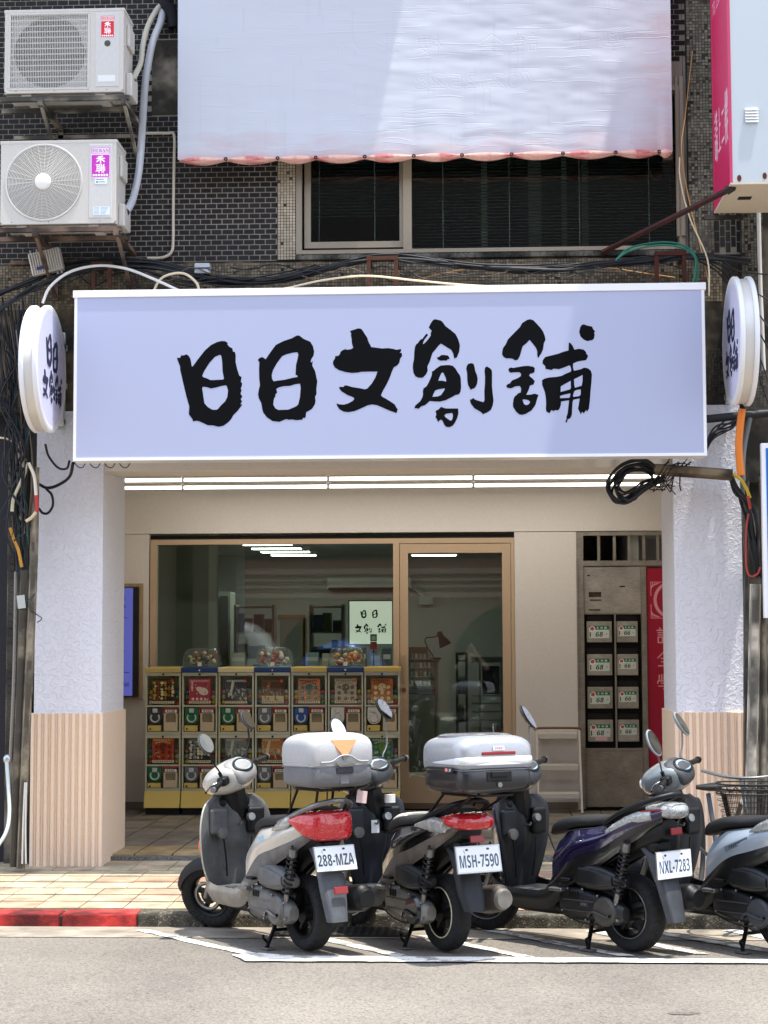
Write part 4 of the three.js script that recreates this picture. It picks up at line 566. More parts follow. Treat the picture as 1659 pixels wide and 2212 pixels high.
// left-hand tangle
for (let k = 0; k < 16; k++) mk(jit([[8 + k * 4, 640 + (k % 5) * 12], [14 + k * 3.5, 760], [20 + k * 3, 880], [26 + k * 2.6, 980], [32 + k * 2, 1080], [36 + k * 1.2, 1160], [42 + k * 0.9, 1240]], 7, -13.5, 0.08), rr(0.004, 0.009), [mBlk, mBlk2, mBlk, M(0x2a3b44, 0.6)][k % 4], 'utility_cable', 'black cable hanging in the tangle by the drainpipes', 'cable', 'tangle by the drainpipes', 60, 5);
mk([[-20, 945, -13.4], [15, 948, -13.4], [38, 965, -13.4], [56, 995, -13.4]], 0.008, mCream, 'power_cord', 'pale yellow cord looping in the cable tangle by the drainpipes', 'cord', null, 40);
mk([[62, 1000, -13.38], [46, 1040, -13.38], [30, 1075, -13.38], [26, 1105, -13.38]], 0.014, M(0xd9d0ae, 0.6), 'power_cord', 'thick cream cut cable end in the cable tangle by the drainpipes', 'cord', null, 30);
mk([[62, 1000, -13.36], [74, 1030, -13.36], [78, 1070, -13.36]], 0.013, M(0xe6ded0, 0.6), 'power_cord', 'white part of the thick cable above the red tape', 'cord', null, 20);
mk([[78, 1070, -13.36], [80, 1090, -13.36], [79, 1105, -13.36]], 0.015, M(0xc03a34, 0.6), 'cable_tape', 'red tape wound on a thick cable in the cable tangle by the drainpipes', 'tape', null, 10);
mk([[78, 1106, -13.36], [68, 1118, -13.36], [56, 1126, -13.36]], 0.013, mCream, 'power_cord', 'bare cream cable stub below the red tape', 'cord', null, 14);
mk([[22, 1140, -13.4], [30, 1165, -13.4], [40, 1190, -13.4], [47, 1225, -13.4]], 0.013, M(0xc08a2c, 0.6), 'power_cord', 'mustard yellow cable entering the grimy drainpipe', 'cord', null, 20);
mk([[38, 955, -13.38], [45, 985, -13.38], [50, 1010, -13.38]], 0.022, M(0xb0a594, 0.6), 'cable_sleeve', 'beige rubber sleeve around the cables of the cable tangle by the drainpipes', 'sleeve', null, 16, 10);
mk([[158, 1000, -13.3], [150, 1030, -13.4], [125, 1048, -13.5], [102, 1054, -13.55], [84, 1046, -13.6]], 0.012, mBlk, 'utility_cable', 'thick black cable drooping from the signboard corner to the tangle by the drainpipes', 'cable', null, 30);
mk([[100, 1056, -13.55], [112, 1070, -13.55], [114, 1092, -13.55], [104, 1108, -13.55], [92, 1108, -13.55], [84, 1098, -13.55]], 0.01, mBlk, 'utility_cable', 'black cable loop lying against the white column by the digital screen', 'cable', null, 36);
mk([[98, 960, -13.5], [105, 985, -13.45], [125, 1010, -13.45], [144, 1012, -13.45], [150, 996, -13.4]], 0.009, mBlk, 'utility_cable', 'short black cable loop under the signboard corner', 'cable', null, 30);
for (let k = 0; k < 4; k++) mk([[160 + k * 32, 998, -13.24], [168 + k * 32, 1008, -13.24], [178 + k * 32, 1010, -13.24], [186 + k * 32, 999, -13.24]], 0.004, mBlk, 'cable_tie', 'thin black tie looped under the signboard corner by the drainpipes', 'tie', 'ties under the signboard', 16, 5);
for (let k = 0; k < 14; k++) mk(jit([[-8 + k * 5, 660 + (k % 6) * 20], [4 + k * 4, 790], [10 + k * 4.5, 900], [20 + k * 3.4, 1010], [30 + k * 2.4, 1120 + (k % 3) * 30]], 9, -13.42, 0.06), rr(0.003, 0.007), [mBlk, M(0x6b5a42, 0.6), mBlk2, M(0x8d8a80, 0.6), mBlk, M(0x1d4a45, 0.6)][k % 6], 'utility_cable', ['black', 'brown', 'charcoal', 'grey', 'black', 'dark green'][k % 6] + ' cable twisting through the tangle behind the round sign', 'cable', 'coloured cables in the tangle', 50, 5);
for (let k = 0; k < 22; k++) mk(jit([[-14 + (k % 11) * 5, 640 + k * 14], [2 + (k % 9) * 6, 720 + k * 15], [14 + (k % 7) * 7, 800 + k * 16], [4 + (k % 8) * 6, 880 + k * 15]], 12, -13.38, 0.07), rr(0.003, 0.008), k % 4 ? mBlk : mBlk2, 'utility_cable', 'short black cable loop in front of the tangle by the drainpipes', 'cable', 'loops in the tangle', 30, 5);
for (let k = 0; k < 16; k++) { const x = 250 + k * 78 + rr(-20, 20), y = 588 + rr(-12, 14); mk(jit([[x - 70, y + rr(-10, 10)], [x - 25, y + rr(4, 22)], [x + 20, y + rr(-16, 8)], [x + 75, y + rr(-8, 12)]], 4, -13.46, 0.05), rr(0.003, 0.006), [mBlk, mBlk2, M(0x5c4c3a, 0.6), mBlk][k % 4], 'utility_cable', (k % 4 === 2 ? 'brown' : 'black') + ' loose cable drooping over the mosaic band above the signboard', 'cable', 'loose cables over the mosaic band', 30, 5); }
for (let k = 0; k < 10; k++) mk(jit([[1440 + k * 6, 996], [1420 + k * 5, 1012 + (k % 4) * 8], [1400 + k * 7, 1040 + (k % 3) * 10], [1428 + k * 4, 1062 - (k % 3) * 8]], 8, -13.5, 0.05), rr(0.003, 0.006), mBlk, 'utility_cable', 'thin black wire in the knot by the worn pipe', 'cable', 'thin wires of the knot', 24, 5);
// right-hand knot of cables, worn pipe and drop cables
for (let k = 0; k < 14; k++) { const s = rr(0.6, 1.1), o = rr(-6, 6); mk(jit([[1425, 1014], [1390, 1000 - 6 * s], [1345, 1006], [1316, 1036 + o], [1312, 1062], [1330, 1084], [1362, 1080 + o], [1400, 1052], [1440, 1030]].map(([x, y]) => [1375 + (x - 1375) * s, 1040 + (y - 1040) * s + o]), 4, -13.56, 0.05), rr(0.006, 0.011), k % 3 ? mBlk : mBlk2, 'utility_cable', 'black cable in the knot hanging under the signboard beside the worn pipe', 'cable', 'knot under the signboard', 60, 6); }
mk([[1414, 1014, -13.55], [1500, 1020, -13.5], [1582, 1026, -13.45]], 0.044, M(0x8f826b, 0.8, { map: T.grime }), 'cable_pipe', 'short worn plastic pipe with cables coming out of one end', 'pipe', null, 12, 16);
mk([[1582, 1024, -13.45], [1600, 1036, -13.45], [1612, 1055, -13.45], [1620, 1076, -13.45]], 0.013, M(0xd9b52e, 0.6), 'power_cord', 'yellow cable bending down out of the worn pipe', 'cord', null, 20);
mk([[1615, 1072, -13.44], [1619, 1088, -13.44], [1621, 1100, -13.44]], 0.011, M(0xbe3b30, 0.6), 'cable_tape', 'red tape below the yellow cable', 'tape', null, 8);
for (let k = 0; k < 10; k++) mk(jit([[1580, 1030], [1592, 1050 + k * 2], [1604 + k * 2, 1090], [1612 + k * 2.4, 1140], [1624 + k * 1.6, 1190], [1634 + k, 1245]], 4, -13.5, 0.04), rr(0.007, 0.011), k % 3 ? mBlk : mBlk2, 'utility_cable', 'black cable dropping from the worn pipe beside the column by the mail boxes', 'cable', 'drop cables by the mail box column', 40, 6);
mk([[1617, 1110, -13.46], [1612, 1150, -13.46], [1612, 1220, -13.46], [1620, 1244, -13.46], [1636, 1240, -13.46], [1642, 1225, -13.46]], 0.007, M(0xc2463c, 0.6), 'power_cord', 'thin red wire loop beside the column by the mail boxes', 'cord', null, 40);
mk([[1520, 906, -13.6], [1600, 898, -13.6], [1680, 890, -13.6]], 0.032, mBlk2, 'utility_cable', 'very thick black cable behind the orange conduit', 'cable', null, 10, 10);
for (let k = 0; k < 6; k++) mk(jit([[1515, 985], [1545, 950 - k * 6], [1580, 925 - k * 4], [1600, 905]], 6, -13.6, 0.05), 0.008, mBlk2, 'utility_cable', 'black cable in the loose ends beside the signboard corner', 'cable', 'loose ends by the signboard corner', 24, 6);
mk([[1620, 900, -13.6], [1608, 960, -13.6], [1604, 1010, -13.6], [1606, 1080, -13.6]], 0.022, M(0x6f7275, 0.6), 'utility_cable', 'thick grey cable running down behind the orange conduit', 'cable', null, 30, 8);
// drainpipes
mk([[54, 1232, -13.42], [48, 1400, -13.42], [42, 1560, -13.42], [36, 1700, -13.42], [31, 1872, -13.42]], 0.034, M(0x958b7a, 0.7, { map: T.grime }), 'drainpipe', 'grimy grey drainpipe carrying cables beside the reeded column', 'pipe', null, 30, 16);
mk([[76, 1010, -13.44], [73, 1200, -13.42], [65, 1400, -13.4], [56, 1600, -13.4], [44, 1876, -13.38]], 0.033, M(0xb7ac97, 0.65, { map: T.grime }), 'drainpipe', 'beige leaning drainpipe hugging the column by the digital screen', 'pipe', null, 30, 16);
mk([[34, 1235, -13.5], [30, 1450, -13.5], [22, 1640, -13.5]], 0.012, M(0x8f8b83, 0.6), 'wall_conduit', 'thin grey conduit behind the grimy drainpipe', 'conduit', null, 16);
for (const [k, l] of [[0, 'left'], [1, 'right']]) mk([[54 + k * 3, 1690, -13.36], [50 + k * 5, 1780, -13.35], [48 + k * 8, 1866, -13.34]], 0.007, mWhiteC, 'wall_conduit', 'slim white conduit at the foot of the leaning drainpipe, ' + (k ? 'next to the reeded column' : 'against the pipe'), 'conduit', null, 14);
mk([[14, 1640, -13.3], [18, 1700, -13.25], [20, 1760, -13.2], [12, 1800, -13.15], [-12, 1838, -13.1]], 0.014, M(0xc3d0d0, 0.35), 'garden_hose', 'clear garden hose curling down at the foot of the drainpipes', 'hose', null, 30, 10);
tag(obj('hose_tap', triUV(new THREE.SphereGeometry(0.03, 12, 8).scale(1, 1.2, 0.8)).translate(...PZ(15, 1640, -13.3).toArray()), M(0xb9c2c2, 0.3, { metalness: 0.7 })), 'small metal tap at the top of the garden hose', 'tap');
{ const p = PZ(46, 1300, -13.37), t = tag(obj('pipe_tag', bb(-0.03, 0.03, -0.05, 0.05, -0.001, 0.002).rotateZ(0.12).translate(p.x, p.y, p.z), M(0xd3d6d2, 0.6, { map: canvasTex(64, 96, (g) => { g.fillStyle = '#d9dcd8'; g.fillRect(0, 0, 64, 96); g.fillStyle = '#333'; for (let i = 0; i < 18; i++) g.fillRect(6 + (i * 37) % 46, 8 + (i * 23) % 80, 8, 5); }) })), 'small white paper tag tied to the grimy drainpipe', 'tag'); }
mk([[56, 1300, -13.37], [66, 1292, -13.36], [76, 1282, -13.36], [62, 1310, -13.36], [78, 1326, -13.4], [90, 1336, -13.6], [80, 1345, -13.6]], 0.004, M(0x2e4a42, 0.6), 'tie_wire', 'dark green wire tying the paper tag to the pipes', 'wire', null, 40, 5);
mk([[1632, 1262, -13.5], [1629, 1400, -13.5], [1626, 1550, -13.5], [1622, 1700, -13.5], [1618, 1880, -13.5]], 0.042, M(0xd5d2c8, 0.6, { map: T.grime }), 'drainpipe', 'white flaking drainpipe beside the column by the mail boxes', 'pipe', null, 20, 18);
mk([[1648, 1030, -13.58], [1648, 1300, -13.58], [1648, 1880, -13.58]], 0.03, M(0x8a877d, 0.7, { map: T.grime }), 'drainpipe', 'grey drainpipe behind the white flaking one', 'pipe', null, 12, 12);
mk([[1612, 1040, -13.6], [1612, 1400, -13.6], [1612, 1880, -13.6]], 0.022, M(0x77746b, 0.7, { map: T.grime }), 'drainpipe', 'slim grey drainpipe against the white column by the mail boxes', 'pipe', null, 12, 12);
mk([[1638, 430, -13.6], [1642, 600, -13.6], [1646, 700, -13.6], [1650, 800, -13.6]], 0.016, mWhiteC, 'wall_conduit', 'white conduit on the wall near the round sign with the orange conduit', 'conduit', null, 16);
{ const z = -13.1, t = thing('blue_sign', 'blue sign with a white frame behind the drop cables', 'sign'), a = PZ(1644, 957, z), b = PZ(1651, 1330, z); obj('frame', rb(a.x, a.x + 0.9, PZ(1650, 1335, z).y, a.y, z - 0.06, z, 0.006), mWhiteAl, t); obj('face', bb(PZ(1654, 970, z).x, a.x + 0.86, PZ(1650, 1325, z).y, PZ(1650, 968, z).y, z, z + 0.003), M(0x1f74c4, 0.4), t); }
// neighbouring shops, only slivers of them in view
{
  const t = thing('neighbour_shop', 'dark neighbouring shop front behind the garden hose', 'building');
  obj('shutter', bb(-8, colX[0][0] - 0.42, 0.05, 3.6, zP - 0.5, zP - 0.42), M(0x1b1c22, 0.7), t); obj('side_column', bb(colX[0][0] - 0.42, colX[0][0] - 0.26, 0.05, 3.6, zP - 0.42, zP - 0.2), M(0x24232a, 0.8), t);
  for (let k = 0; k < 14; k++) obj('shutter_slat', rb(-8, colX[0][0] - 0.44, 0.08 + k * 0.25, 0.3 + k * 0.25, zP - 0.42, zP - 0.4, 0.008, 1), M(0x20212a, 0.6), t);
  const u = thing('neighbour_wall', 'grey neighbouring wall behind the white drainpipe', 'building'); obj('wall', bb(colX[1][1] + 0.02, 8, 0.05, 3.9, zP - 0.6, zP - 0.13), M(0x8d8980, 0.9, { map: T.grime }), u);
}
// awning and cage of the third floor above the picture, which shades part of the canvas
{
  const t = thing('window_awning', 'corrugated metal awning of the floor above the white canvas', 'awning'), pr = []; for (let k = 0; k <= 60; k++) pr.push([-4.6 + k * 0.075, (k % 2) * 0.02]);
  obj('sheet', rails([pr.map(([x, y]) => [x, 8.85 + y, zU]), pr.map(([x, y]) => [x, 8.7 + y, zU + 0.5]), pr.map(([x, y]) => [x, 8.55 + y, zU + 0.95])], 240, 4, 0.004), M(0x9aa09c, 0.5, { metalness: 0.4 }), t);
}

// ---------------------------------------------------------------- lamps under the arcade: two rows of slim tubes
const mTube = glow(0xfffaf2, 1.6);
{
  [[1031, -16.6], [1047, -17.4]].forEach(([py, z], r) => { const cuts = [X(250, z), X(393, z), X(709, z), X(1025, z), X(1341, z), X(1450, z)], y = 3.325; for (let k = 0; k + 1 < cuts.length; k++) {
    const a = cuts[k] + 0.012, b = cuts[k + 1] - 0.012, t = thing('tube_lamp', r ? 'white tube lamp of the row nearer the shop wall' : 'white tube lamp of the row nearer the street beam', 'lamp', r ? 'tube lamps nearer the shop wall' : 'tube lamps nearer the street beam');
    obj('tube', bar(V(a, y, z), V(b, y, z), 0.015, 12), mTube, t); obj('batten', rb(a, b, y + 0.016, 3.362, z - 0.03, z + 0.03, 0.004, 1), M(0xdad6cd, 0.5), t);
    if (k === 0 || k === 4) continue;   // end tubes are mostly hidden by the columns
    const L = new THREE.RectAreaLight(0xfffaf4, 17, b - a, 0.03); L.position.set((a + b) / 2, y - 0.017, z); L.lookAt((a + b) / 2, y - 1, z); L.name = 'tube_light'; scene.add(L);
  } });
}
// ---------------------------------------------------------------- shop front: tan frame, fixed window, sliding door
const mTan = M(0xc9ad8d, 0.5, { map: T.fine }), mGlass = M(0xf2f8f4, 0.015, { transmission: 1, ior: 1.5, thickness: 0 });
{
  const t = thing('shop_window', 'large fixed shop window in a tan frame behind the capsule machines', 'window'), zf = zB - 0.06, zr = zB - 0.11;
  const yT = Y(1163, zB), yG = Y(1174, zB), fl = FLOOR + 0.002, xm0 = X(850, zB), xm1 = X(863, zB), xg = X(337, zB);
  obj('jamb', bb(oL + 0.012, xg, fl, yT, zr, zB + 0.004), mTan, t); obj('head_rail', bb(oL + 0.012, oR - 0.004, yG, yT, zr, zB + 0.002), mTan, t); obj('mullion', bb(xm0, xm1, fl, yG, zr, zB + 0.008), mTan, t);
  obj('jamb', bb(X(1105, zB), oR - 0.003, fl, yG, zr, zB + 0.002), mTan, t); obj('sill', bb(oL + 0.012, oR - 0.003, fl, fl + 0.05, zr, zB - 0.002), M(0x6d5b48, 0.6), t);
  obj('bottom_rail', bb(xg, xm0, fl + 0.05, Y(1660, zB), zr, zB - 0.012), mTan, t);
  obj('track_box', bb(oL, oR, yT + 0.003, oT, zr - 0.05, zB - 0.06), M(0x14120f, 0.8), t);
  obj('pane', bb(xg, xm0, Y(1660, zB), yG, zB - 0.035, zB - 0.031), mGlass, t); obj('glazing_bead', bb(xg, xg + 0.012, Y(1660, zB), yG, zB - 0.03, zB - 0.01), M(0xa9b09c, 0.4, { metalness: 0.4 }), t);
  const d = thing('sliding_door', 'glazed sliding door in a tan frame beside the capsule machines', 'door'), z0 = zB - 0.05, z1 = zB - 0.006, a = X(864, zB), b = X(1105, zB) - 0.004, ga = X(882, zB), gb = X(1086, zB), gt = Y(1195, zB), gy = Y(1679, zB), by = fl + 0.055;
  obj('stile', bb(a, ga, by, yG - 0.005, z0, z1), mTan, d); obj('stile', bb(gb, b, by, yG - 0.005, z0, z1), mTan, d); obj('top_rail', bb(ga, gb, gt, yG - 0.005, z0, z1 - 0.002), mTan, d); obj('bottom_rail', bb(ga, gb, by, gy, z0, z1 - 0.002), mTan, d);
  obj('pane', bb(ga, gb, gy, gt, (z0 + z1) / 2 - 0.002, (z0 + z1) / 2 + 0.002), mGlass, d);
  obj('handle', rb(X(868.5, zB), X(874.5, zB), Y(1476, zB), Y(1415, zB), z1 + 0.02, z1 + 0.045, 0.008), M(0xb7a58b, 0.35, { metalness: 0.6 }), d);
  obj('lock', triUV(new THREE.CylinderGeometry(0.022, 0.022, 0.012, 24).rotateX(Math.PI / 2).translate(X(872, zB), Y(1490, zB), z1 + 0.006)), M(0x8d7658, 0.35, { metalness: 0.6 }), d);
}
// ---------------------------------------------------------------- the room behind the glass
{
  const zR = -28.2, yc = 3.2, room = thing('shop_room', 'dim shop room with pale walls behind the shop window', 'room'), wm = M(0xb7b9b0, 0.85), xa = -4.6, xb = 1.6;
  obj('wall', [bb(xa, xb, FLOOR, yc, zR - 0.1, zR)], wm, room); obj('wall', bb(xa - 0.1, xa, FLOOR, yc, zR, zB - 0.125), wm, room); obj('wall', bb(xb, xb + 0.1, FLOOR, yc, zR, zB - 0.125), wm, room);
  obj('ceiling', bb(xa, xb, yc, yc + 0.1, zR, zB - 0.125), M(0xb4b8ac, 0.9), room); obj('floor', bb(xa, xb, FLOOR - 0.1, FLOOR - 0.005, zR, zB - 0.125), M(0x5a554c, 0.5), room);
  const pz = -19.6, px1 = X(450, pz); obj('partition', bb(xa, px1, FLOOR, yc, pz - 0.08, pz), M(0xaab0a0, 0.85, { map: T.fine }), room); obj('partition_edge', bb(px1 + 0.002, X(468, pz), FLOOR, yc, pz - 0.1, pz + 0.01), M(0xdde2d6, 0.7), room);
  const panels = [[525, 630, 1178, 23.7], [545, 650, 1187, 24.7], [565, 668, 1194, 25.6], [587, 682, 1201, 26.6], [890, 985, 1201, 26.6]];
  panels.forEach(([a, b, y, z], i) => {
    const p = PZ(a, y, -z), q = PZ(b, y, -z), t = thing('ceiling_lamp', i < 4 ? 'bright white ceiling panel lamp seen through the shop window' : 'bright white ceiling lamp seen through the sliding door', 'lamp', i < 4 ? 'ceiling lamps behind the shop window' : null), ty = p.y;
    obj('diffuser', bb(p.x, q.x, ty, ty + 0.012, -z - 0.09, -z + 0.09), glow(0xf4fff2, 4), t); obj('tray', bb(p.x - 0.02, q.x + 0.02, ty + 0.013, yc - 0.003, -z - 0.11, -z + 0.11), M(0xdadbd4, 0.6), t);
    const L = new THREE.RectAreaLight(0xfbfff4, 2.2, q.x - p.x, 0.18); L.position.set((p.x + q.x) / 2, ty - 0.01, -z); L.lookAt((p.x + q.x) / 2, ty - 1, -z); L.name = 'ceiling_light'; scene.add(L);
  });
  // backlit square sign inside the window
  { const z = -19.2, a = PZ(755, 1299, z), b = PZ(847, 1391, z), t = thing('lit_square_sign', 'glowing pale green square sign with black brush characters inside the window', 'sign');
    obj('case', bb(a.x - 0.012, b.x + 0.006, b.y - 0.006, a.y + 0.012, z - 0.06, z - 0.002), M(0x0d0f0e, 0.6), t); obj('face', bb(a.x, b.x, b.y, a.y, z - 0.002, z), glow(0xdde8d4, 0.26, 0xe2e6dc), t);
    const w = b.x - a.x, ch = (i, cx, cy, sc) => { const [ox, oy] = [[830, 1510], [1135, 1500], [1450, 1450], [1790, 1460], [2160, 1460]][i]; return brush(i, ([x, y]) => [(x - ox) * sc + a.x + cx * w, -(y - oy) * sc + a.y - cy * w], 0.003).translate(0, 0, z + 0.001); };
    const k = w / 1700; [ch(0, 0.33, 0.3, k), ch(1, 0.6, 0.3, k), ch(2, 0.21, 0.63, k), ch(3, 0.43, 0.64, k), ch(4, 0.76, 0.64, k)].forEach((g) => obj('character', g, mInk, t)); }
  { const z = -19.0, t = thing('pos_card_stand', 'green and red payment card stand in front of the glowing square sign', 'card stand'), p = PZ(807, 1378, z); obj('card', bb(p.x - 0.035, p.x + 0.035, p.y - 0.035, p.y + 0.04, z, z + 0.006), M(0x1e6b4b, 0.5), t); obj('card', bb(p.x - 0.035, p.x + 0.035, p.y - 0.125, p.y - 0.04, z, z + 0.006), M(0xa83a44, 0.5), t); obj('inset', bb(p.x - 0.022, p.x + 0.022, p.y - 0.024, p.y + 0.022, z + 0.0062, z + 0.008), M(0xb8c8ba, 0.5), t); obj('pole', bar(V(p.x, p.y - 0.6, z), V(p.x, p.y - 0.04, z - 0.001), 0.006), M(0x222422, 0.5), t); obj('foot', rb(p.x - 0.06, p.x + 0.06, p.y - 0.62, p.y - 0.6, z - 0.06, z + 0.06, 0.006), M(0x222422, 0.5), t); }
  // shop counter behind the machines carrying goods
  { const z = -18.9, t = thing('shop_counter', 'dark display counter with goods just inside the window', 'counter'), y = Y(1440, z); obj('top', rb(X(480, z), X(848, z), y - 0.04, y, z - 0.55, z, 0.006), M(0x4b463d, 0.5), t); obj('body', bb(X(482, z), X(846, z), FLOOR, y - 0.041, z - 0.53, z - 0.02), M(0x3c4038, 0.7), t); }
  const boxcols = [0x9db4c0, 0xc7c3b0, 0x6f8a5a, 0x8a7b5a, 0xb9c2c0, 0x5e6d7a];
  [[660, 688, 30], [695, 728, 28], [733, 760, 26], [770, 792, 40], [800, 822, 34], [826, 845, 38], [600, 630, 22], [500, 530, 30]].forEach(([a, b, h], i) => { const z = -19.05, y = Y(1440, -18.9) + 0.001; const t = thing('goods_box', ['pale blue', 'cream', 'green', 'brown', 'white', 'slate'][i % 6] + ' packet standing on the counter behind the glass', 'packet', 'goods on the counter'); obj('carton', rb(X(a, z), X(b, z), y, y + h / 200, z - 0.08, z, 0.004, 1), M(boxcols[i % 6], 0.6), t); obj('print_band', bb(X(a, z) + 0.008, X(b, z) - 0.008, y + h / 500, y + h / 300, z, z + 0.002), M(0xe8e6dc, 0.6), t); });
  for (const [a, b, lab] of [[505, 592, 'tall shelf of boxed toys near the framed board inside the shop'], [668, 742, 'tall shelf of boxed toys behind the glowing square sign']]) {
    const z = -23.6, t = thing('toy_shelf', lab, 'shelf'), x0 = X(a, z), x1 = X(b, z), yt = Y(1305, z), m = M(0xb9b3a2, 0.6), cols = [0xb5483a, 0xd8c25a, 0x3f6f9a, 0xe0dccf, 0x6d8f55, 0xc77f9a, 0x5a5660].map((c) => M(c, 0.5));
    for (const x of [x0, x1 - 0.03]) obj('upright', bb(x, x + 0.03, FLOOR, yt, z - 0.35, z), m, t);
    for (let r = 0; r < 6; r++) { const y = yt - 0.02 - r * 0.34; obj('shelf', bb(x0 + 0.031, x1 - 0.031, y - 0.02, y, z - 0.34, z - 0.005), m, t); if (r) for (let x = x0 + 0.05; x < x1 - 0.12;) { const w = rr(0.06, 0.13), h = rr(0.12, 0.26); obj('toy_box', bb(x, x + w, y + 0.001, y + h, z - 0.25, z - rr(0.03, 0.09)), cols[rnd() * 7 | 0], t); x += w + rr(0.004, 0.03); } }
  }
  // framed board and cabinet on the far wall
  { const z = zR + 0.05, t = thing('wall_board', 'wood framed notice board on the far wall of the shop', 'board'), a = PZ(605, 1335, z), b = PZ(655, 1440, z); obj('panel', bb(a.x, b.x, b.y, a.y, z - 0.03, z), M(0x7d8177, 0.8), t); obj('frame', [bb(a.x - 0.03, b.x + 0.03, a.y, a.y + 0.05, z - 0.03, z + 0.02), bb(b.x, b.x + 0.05, b.y, a.y, z - 0.03, z + 0.02), bb(a.x + 0.35, a.x + 0.4, b.y, a.y, z - 0.03, z + 0.02)], M(0x9a6f3c, 0.6), t); }
  { const z = -24, t = thing('storage_cabinet', 'pale storage cabinet beside the partition inside the shop', 'cabinet'), a = PZ(470, 1278, z), b = PZ(497, 1440, z); obj('carcass', bb(a.x, b.x, FLOOR, a.y, z - 0.5, z), M(0xb5bbad, 0.6), t); obj('door', bb(a.x + 0.04, b.x - 0.03, FLOOR + 0.1, a.y - 0.06, z, z + 0.02), M(0x596059, 0.5), t); }
  { const z = zR + 0.22, t = thing('indoor_air_conditioner', 'white wall mounted indoor air conditioner high on the far wall', 'air conditioner'), a = PZ(705, 1246, z), b = PZ(888, 1272, z); obj('casing', rb(a.x, b.x, b.y, a.y, z - 0.2, z, 0.03), M(0xcfd2c8, 0.5), t); obj('outlet', bb(a.x + 0.03, b.x - 0.03, b.y - 0.004, b.y + 0.03, z - 0.14, z + 0.004), M(0x121412, 0.7), t); }
  { const z = zR + 0.12, t = thing('fuse_box', 'white fuse box on the far wall seen through the door', 'fuse box'), a = PZ(905, 1288, z), b = PZ(935, 1306, z); obj('lid', rb(a.x, b.x, b.y, a.y, z - 0.1, z, 0.01), M(0xc9cdc2, 0.6), t); obj('duct', bar(PZ(893, 1270, z), PZ(915, 1287, z), 0.02), M(0xc9cdc2, 0.6), t); }
  // things seen through the door
  { const z = -20.6, t = thing('cash_desk', 'white cash desk with a wooden top seen through the door', 'desk'), y = Y(1425, z), a = X(868, z), b = X(944, z); obj('body', bb(a, b, FLOOR, y - 0.03, z - 0.6, z), M(0xaeb5a8, 0.7), t); obj('top', rb(a - 0.02, b + 0.02, y - 0.03, y, z - 0.62, z + 0.02, 0.006), M(0x8a6b42, 0.5), t); obj('riser', bb(a, X(922, z), y + 0.001, Y(1398, z), z - 0.4, z - 0.1), M(0xb09a6a, 0.6), t); obj('leg', bb(b - 0.015, b + 0.012, FLOOR, y - 0.032, z + 0.001, z + 0.03), M(0xcfd4c8, 0.5), t); }
  { const z = -19.4, t = thing('wire_display', 'clear acrylic rack of small packets behind the door', 'display rack'), x0 = X(885, z), x1 = X(935, z), y0 = Y(1482, z), y1 = Y(1405, z); for (let k = 0; k < 4; k++) { const y = y0 + (y1 - y0) * k / 4; obj('shelf', bb(x0, x1, y, y + 0.006, z - 0.1, z), M(0xbfcac4, 0.3), t); for (let c = 0; c < 5; c++) obj('packet', rb(x0 + 0.01 + c * (x1 - x0 - 0.02) / 5, x0 + (c + 0.85) * (x1 - x0 - 0.02) / 5, y + 0.007, y + 0.06, z - 0.07, z - 0.03, 0.004, 1), M([0xd5d9cf, 0x9fb0b0, 0xc9bfa0, 0x86958e][(c + k) % 4], 0.5), t); } obj('post', [bb(x0 - 0.006, x0 + 0.002, y0 - 0.05, y1, z - 0.1, z - 0.09), bb(x1 - 0.002, x1 + 0.006, y0 - 0.05, y1, z - 0.1, z - 0.09)], M(0x95a29a, 0.3), t); obj('base_tray', rb(x0 - 0.02, x1 + 0.02, y0 - 0.09, y0 - 0.03, z - 0.14, z + 0.02, 0.006), M(0x1c2836, 0.5), t); }
  { const z = -19.42, t = thing('display_plinth', 'pale plinth under the acrylic packet rack', 'plinth'); obj('body', bb(X(884, z), X(938, z), FLOOR, Y(1482, -19.4) - 0.092, z - 0.2, z + 0.03), M(0x777d70, 0.7), t); obj('kick', bb(X(886, z), X(936, z), FLOOR, FLOOR + 0.06, z + 0.03, z + 0.035), M(0x3c4038, 0.7), t); }
  { const z = -20.5, t = thing('desk_lamp', 'black gooseneck desk lamp on the cash desk', 'lamp'), y = Y(1425, -20.6) + 0.002, b = PZ(942, 1415, z); b.y = y; obj('base', triUV(new THREE.CylinderGeometry(0.07, 0.085, 0.02, 24).translate(b.x - 0.02, y + 0.01, z)), M(0x0c0d0d, 0.5), t);
    obj('neck', tube([V(b.x - 0.02, y + 0.02, z), V(b.x - 0.1, y + 0.14, z), V(b.x - 0.12, y + 0.24, z), PZ(938, 1376, z), PZ(950, 1370, z)], 0.008, 30), M(0x0c0d0d, 0.5), t); const h = PZ(955, 1380, z); obj('shade', triUV(new THREE.LatheGeometry([[0.02, 0.09], [0.032, 0.07], [0.035, 0.02], [0.055, -0.02], [0.075, -0.09]].map(([r, q]) => new THREE.Vector2(r, q)), 24).rotateZ(0.45).translate(h.x, h.y, z)), M(0x0b0c0c, 0.45), t); }
